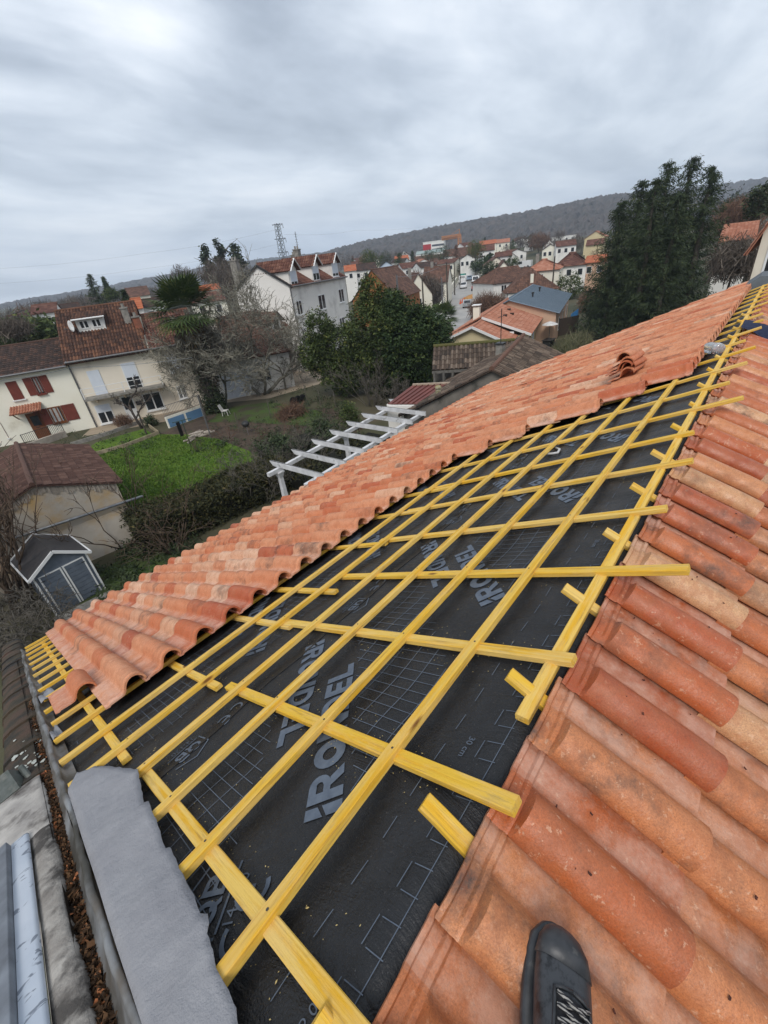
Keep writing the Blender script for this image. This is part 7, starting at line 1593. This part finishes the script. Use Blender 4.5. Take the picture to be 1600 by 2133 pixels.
# white plastic chair lying tipped
ch = empty('garden_chair', 'white plastic garden chair tipped back on the grass', 'chair', gp(472, 865), R(35)); m_wp = M('white_plastic', (.62, .60, .57), rough=.5, bump=0)
b = MB(); b.box(-.24, -.22, .40, .24, .24, .44); b.build('seat', m_wp, ch); b = MB(); b.hexa([(-.24, .22, .44), (.24, .22, .44), (.24, .26, .44), (-.24, .26, .44), (-.20, .40, .92), (.20, .40, .92), (.20, .44, .92), (-.20, .44, .92)]); b.build('backrest', m_wp, ch)
for sx in (-1, 1):
    for sy in (-1, 1): b = MB(); b.bar((sx*.2, sy*.2, .41), (sx*.24, sy*.25, 0), .04, .04); b.build('leg', m_wp, ch)
kg = empty('kettle_grill', 'small black kettle grill standing in the dark bed', 'grill', gp(517, 903)); b = MB(); b.lathe((0, 0, .75), [(.03, -.22), (.18, -.18), (.28, -.06), (.29, 0), (.27, .08), (.17, .17), (.03, .20)], 16); b.build('bowl', m_metal, kg, True)
for k in range(3): a = k*2.1; b = MB(); b.tube([(.15*math.cos(a), .15*math.sin(a), .6), (.33*math.cos(a), .33*math.sin(a), 0)], .014, 5); b.build('leg', m_gutter, kg)
for k, (px, py, lab) in enumerate(((612, 842, 'black tyre standing at the left behind the brush pile'), (622, 839, 'black tyre between two others behind the brush pile'), (632, 836, 'black tyre at the right behind the brush pile, by the fence post'))):
    p = gp(px, py); b = MB(); b.lathe(p+Vector((0, 0, .31)), [(.17, -.09), (.29, -.10), (.32, -.05), (.32, .05), (.29, .10), (.17, .09)], 18, 'y'); tag(b.build('tyre', m_black, None, True), lab, 'tyre', 'tyres behind the brush pile')
e = empty('brush_pile', 'heap of cut reddish brown branches on the grass', 'brush pile', gp(608, 868)); V, T = twigball([((0, 0, .35), (1.3, .9, .55))], 900, .5, 190, .03); V[:, :, 2] = np.maximum(V[:, :, 2], .02); np_quads('branches', V, T, m_rust_twig, e)
lg = gp(408, 912); b = MB(); jr = random.Random(31)
for k in range(16): c = lg+Vector((jr.gauss(0, .5), jr.gauss(0, .3), .08+.10*(k % 3))); a = jr.uniform(-.5, .5); d = Vector((math.cos(a), math.sin(a), 0))*jr.uniform(.2, .45); b.tube([c-d, c+d], .07, 6)
tag(b.build('log_heap', m_stone2), 'small heap of pale logs and rubble at the back of the lawn', 'log heap')
cl = empty('clothes_post', 'green clothes post with a dark cloth hanging at the back of the lawn', 'clothes post', gp(398, 930)); b = MB(); b.tube([(0, 0, 0), (0, 0, 1.9)], .03, 6); b.tube([(-.6, .2, 1.9), (.6, -.2, 1.9)], .025, 6); b.build('frame', M('green_paint', (.04, .07, .05), rough=.5, bump=0), cl); b = MB(); b.box(-.45, -.02, .9, -.2, .02, 1.88); b.build('cloth', m_black, cl)
# poles and wires
for i, (px, pt_, pb_, D, lab) in enumerate(((826, 573, 640, 62, 'pale concrete pole rising out of the evergreens'), (879, 573, 640, 85, 'wooden pole right of the evergreen clump'), (920, 578, 628, 92, 'blue grey lamp pole on the left pavement'), (930, 546, 622, 95, 'wooden pole on the left pavement of the street'), (946, 544, 596, 125, 'second wooden pole along the left pavement'), (958, 542, 586, 140, 'third wooden pole along the street, near the truck'), (1156, 534, 582, 95, 'wooden pole between the brown and the white house'), (1214, 493, 530, 150, 'wooden pole on the slope before the yellow house'), (1041, 536, 556, 150, 'wooden pole behind the pale gabled houses'))):
    t = pd(px, pt_, D); p = Vector((t.x, t.y, ghp(t))); b = MB(); b.tube([p, t], [.16, .11], 6); tag(b.build('utility_pole', m_gutter if 'pale' in lab or 'blue' in lab else m_bark), lab, 'pole', 'utility poles along the street')
A1, A2, A3 = pd(930, 548, 95), pd(946, 546, 125), pd(958, 544, 140)
wire('wires strung between the three wooden street poles', [A1, A2, A3], .02, .3); wire('cable from the pale pole to the first street pole', [pd(826, 577, 62), A1], .018, .5)
# street wall
sw = [gp(915, 655), gp(933, 622), gp(944, 600), gp(952, 588)]; lbox(sw, 1.5, .25, m_wcream, 'street_wall', 'cream wall along the left pavement of the street', 'wall')
lbox([gp(908, 690), gp(914, 662)], 1.7, .15, m_pvc, 'white_gate', 'white gate panel left of the shaggy palm', 'gate')
lbox([gp(983, 715), gp(988, 690)], 1.4, .4, m_wwhite, 'gate_pillar', 'white gate pillar beside the orange tiled house', 'pillar')
lbox([gp(1215, 600), gp(1262, 590)], 1.6, .2, m_wwhite, 'garden_wall', 'white garden wall left of the spruce trunks', 'wall')
lbox([gp(1142, 705), gp(1202, 692)], 1.9, .06, M('brown_fence_boards', (.075, .055, .042), (.05, .038, .03), 3, bump=.3, mp=(6, 6, 1)), 'board_fence', 'dark brown board fence behind the parasol', 'fence')
um = empty('parasol', 'white garden parasol over a dark table behind the barn', 'parasol', gp(1142, 722)); b = MB(); b.tube([(0, 0, 0), (0, 0, 2.5)], .03, 6); b.build('pole', m_gutter, um); b = MB(); b.lathe((0, 0, 2.2), [(.85, 0), (.83, .04), (.4, .22), (.05, .32)], 8); b.build('canopy', m_wp, um); b = MB(); b.box(-.8, -.5, .70, .8, .5, .75); b.box(-.7, -.4, 0, -.62, .4, .7); b.box(.62, -.4, 0, .7, .4, .7); b.build('table', m_metal, um)
bt_ = gp(1200, 690); b = MB(); b.tube([bt_, bt_+Vector((0, 0, 2.6))], .03, 6); fl = empty('flag', 'bright blue cloth with an orange corner hanging on a pole by the board fence', 'flag', bt_); o = link('pole', b.mesh('pole'), m_gutter, fl); o.matrix_local = Matrix.Translation(-bt_); b = MB(); rd = Vector((_r[0], _r[1], 0)).normalized()
b.prism([rd*.05+Vector((0, 0, 2.55)), rd*.05+Vector((0, 0, 1.4)), rd*-.9+Vector((0, 0, .9)), rd*-.8+Vector((0, 0, 2.0))], Vector((-rd.y, rd.x, 0))*.03); b.build('cloth', M('bright_blue_cloth', (.05, .22, .50), bump=.1), fl); b = MB(); b.prism([rd*.05+Vector((0, 0, 1.39)), rd*.02+Vector((0, 0, .9)), rd*-.5+Vector((0, 0, .75)), rd*-.9+Vector((0, 0, .89))], Vector((-rd.y, rd.x, 0))*.03); b.build('corner', M('orange_cloth', (.55, .25, .05), bump=.1), fl)
# vehicles
def vehicle(label, p, ang, col, kind, name='parked_car', cat='car'):
    e = empty(name, label, cat, p, ang); mt = M('car_paint', col, tuple(c*.92 for c in col), .5, rough=.25, bump=0, spec=.6); L_, W_, = (4.0, 1.75) if kind in ('hatch', 'pickup') else (5.4, 2.0)
    pf = {'hatch': [(-2, .35), (2, .35), (2.0, .72), (1.15, .92), (.45, 1.42), (-1.5, 1.45), (-1.95, .95)], 'pickup': [(-2.2, .4), (2.2, .4), (2.2, .85), (1.3, 1.02), (.7, 1.62), (-.3, 1.65), (-.45, 1.05), (-2.2, 1.05)], 'van': [(-2.7, .4), (2.7, .4), (2.7, 1.0), (2.1, 1.25), (1.5, 2.2), (-2.7, 2.25)], 'truck': [(-3, .55), (3, .55), (3, 1.6), (2.7, 2.4), (1.4, 2.4), (1.35, 1.0), (-3, 1.0)]}[kind]
    b = MB(); b.prism([(x, -W_/2, z) for x, z in pf], (0, W_, 0)); b.build('body', mt, e)
    fr = {'hatch': ((1.12, .95), (.50, 1.38)), 'pickup': ((1.28, 1.06), (.74, 1.57)), 'van': ((2.08, 1.3), (1.55, 2.1)), 'truck': ((2.98, 1.65), (2.74, 2.3))}[kind]; (xa, za), (xb, zb2) = fr
    b = MB(); b.hexa([(xa, -W_*.43, za), (xa, W_*.43, za), (xa+.05, W_*.43, za+.02), (xa+.05, -W_*.43, za+.02), (xb, -W_*.40, zb2), (xb, W_*.40, zb2), (xb+.05, W_*.40, zb2+.02), (xb+.05, -W_*.40, zb2+.02)]); b.build('windscreen', m_glass, e)
    for s in (-1, 1):
        b = MB(); xr0 = {'hatch': -1.4, 'pickup': -.2, 'van': .3, 'truck': 1.6}[kind]; b.prism([(xa-.25, s*(W_/2+.004), za+.02), (xb-.12, s*(W_/2+.004), zb2-.03), (xr0, s*(W_/2+.004), zb2-.03), (xr0, s*(W_/2+.004), za+.02)], (0, .01*s, 0)); b.build('side_window', m_glass, e)
        b = MB(); xl = pf[1][0]; b.box(xl-.05, s*W_*.36-.16, .62, xl+.02, s*W_*.36+.16, .78); b.build('headlight', m_wp, e)
    for sx in (-1, 1):
        for s in (-1, 1): wr = .33 if kind in ('hatch', 'pickup') else .40; cx = sx*(pf[1][0]*.64); b = MB(); b.lathe((cx, s*(W_/2-.10), wr), [(wr*.6, -.12), (wr, -.10), (wr, .10), (wr*.6, .12)], 14, 'y'); w_ = b.build('wheel', m_black, e); b = MB(); b.lathe((cx, s*(W_/2-.10), wr), [(.02, -.125), (wr*.58, -.125), (wr*.58, .125), (.02, .125)], 10, 'y'); b.build('rim', m_gutter, w_)
    if kind == 'hatch': b = MB(); b.hexa([(-1.98, -.62, 1.0), (-1.98, .62, 1.0), (-1.9, .62, 1.0), (-1.9, -.62, 1.0), (-1.62, -.58, 1.38), (-1.62, .58, 1.38), (-1.5, .58, 1.38), (-1.5, -.58, 1.38)]); b.build('rear_window', m_glass, e)
    return e
sd2 = (gp(985, 600)-gp(958, 690)); ang = math.atan2(sd2.y, sd2.x)
vehicle('silver grey hatchback parked on the street beside the cones', gp(974, 640), ang, (.30, .31, .32), 'hatch')
vehicle('white pickup coming down the street in front of the green truck', gp(966, 601), ang+PI, (.72, .72, .72), 'pickup', 'pickup', 'pickup')
e = vehicle('white works truck with a green load at the far end of the street', gp(964, 591), ang+PI, (.70, .70, .70), 'truck', 'truck', 'truck'); b = MB(); b.box(-2.9, -.9, 1.05, 1.2, .9, 2.7); b.build('load', M('green_tank', (.06, .25, .20), bump=0), e)
vehicle('white van parked at the right of the far street', gp(991, 592), ang+PI, (.70, .71, .72), 'van', 'van', 'van')
vehicle('dark car behind the bush right of the works', gp(1004, 594), ang+PI/2, (.03, .03, .035), 'hatch')
vehicle('pale blue car at the very end of the street', gp(978, 584), ang, (.30, .38, .48), 'hatch')
vehicle('white van parked among the far houses', pd(1092, 533, 175)*1 if False else Vector((pd(1092, 533, 175).x, pd(1092, 533, 175).y, ghp(pd(1092, 533, 175)))), ang+1.2, (.7, .7, .7), 'van', 'van', 'van')
dg = empty('digger', 'small red digger at the roadworks on the street', 'digger', gp(988, 606), ang); m_dr = M('red_paint', (.33, .05, .05), rough=.4, bump=0); b = MB(); b.box(-.9, -.7, .6, .9, .7, 1.2); b.build('body', m_dr, dg); b = MB(); b.box(-.3, -.5, 1.2, .6, .5, 2.2); b.build('cab', m_glass, dg)
for s in (-1, 1): b = MB(); b.box(-1.1, s*.6-.2, 0, 1.1, s*.6+.2, .58); b.build('track', m_black, dg)
b = MB(); b.bar((.8, 0, 1.0), (2.0, 0, 2.3), .2, .25); b.bar((2.0, 0, 2.3), (2.8, 0, 1.0), .16, .2); b.build('arm', m_dr, dg); b = MB(); b.box(2.5, -.3, .5, 3.0, .3, 1.0); b.build('bucket', m_black, dg)
for k, (px, py) in enumerate(((959, 634), (963, 632), (967, 629))):
    c = empty('traffic_cone', 'orange red traffic cone standing by the silver hatchback', 'traffic cone', gp(px, py), 0, 'cones by the parked hatchback'); b = MB(); b.box(-.3, -.3, 0, .3, .3, .06); b.build('base', m_cone if 'm_cone' in globals() else M('cone_orange', (.62, .10, .03), bump=0), c); b = MB(); b.lathe((0, 0, .06), [(.22, 0), (.04, .95)], 12); b.build('cone', M('cone_orange', (.62, .10, .03), bump=0), c)
e = gp(984, 622); b = MB(); jr = random.Random(4)
b.lathe(e, [(2.6, 0), (1.9, .35), (1.0, .75), (.1, .95)], 12); tag(b.build('sand_heap', M('orange_sand', (.42, .22, .07), (.36, .19, .07), 2, bump=.4)), 'heap of orange sand on the street behind the silver hatchback', 'sand heap')
# lead covered ridge end at the far gable of the roof
b = MB(); b.hexa([LP(12.3, .55, .06), LP(13.5, .55, .06), RP(13.5, .6, .06), RP(12.3, .6, .06), LP(12.5, .02, .20), LP(13.4, .02, .22), RP(13.4, .02, .22), RP(12.5, .02, .20)]); tag(b.build('lead_sheet', M('dull_lead', (.075, .09, .10), (.055, .065, .075), 5, rough=.5, bump=.2)), 'dull blue grey sheet wrapped over the far end of the ridge', 'sheet')
b = MB(); b.box(-2300, -2300, -12, 2300, 2300, 190); m_h = bpy.data.materials.new('haze_air'); m_h.use_nodes = True; ht_ = m_h.node_tree; ht_.nodes.remove(ht_.nodes['Principled BSDF']); pv = ht_.nodes.new('ShaderNodeVolumePrincipled'); pv.inputs['Color'].default_value = (.72, .84, 1.0, 1); pv.inputs['Density'].default_value = HAZE; ht_.links.new(pv.outputs[0], ht_.nodes['Material Output'].inputs['Volume'])
if HAZE: o = b.build('haze', m_h); o['kind'] = 'stuff'
for o in bpy.data.objects:
    if o.get('label') and not o.get('kind'): o['kind'] = 'thing'
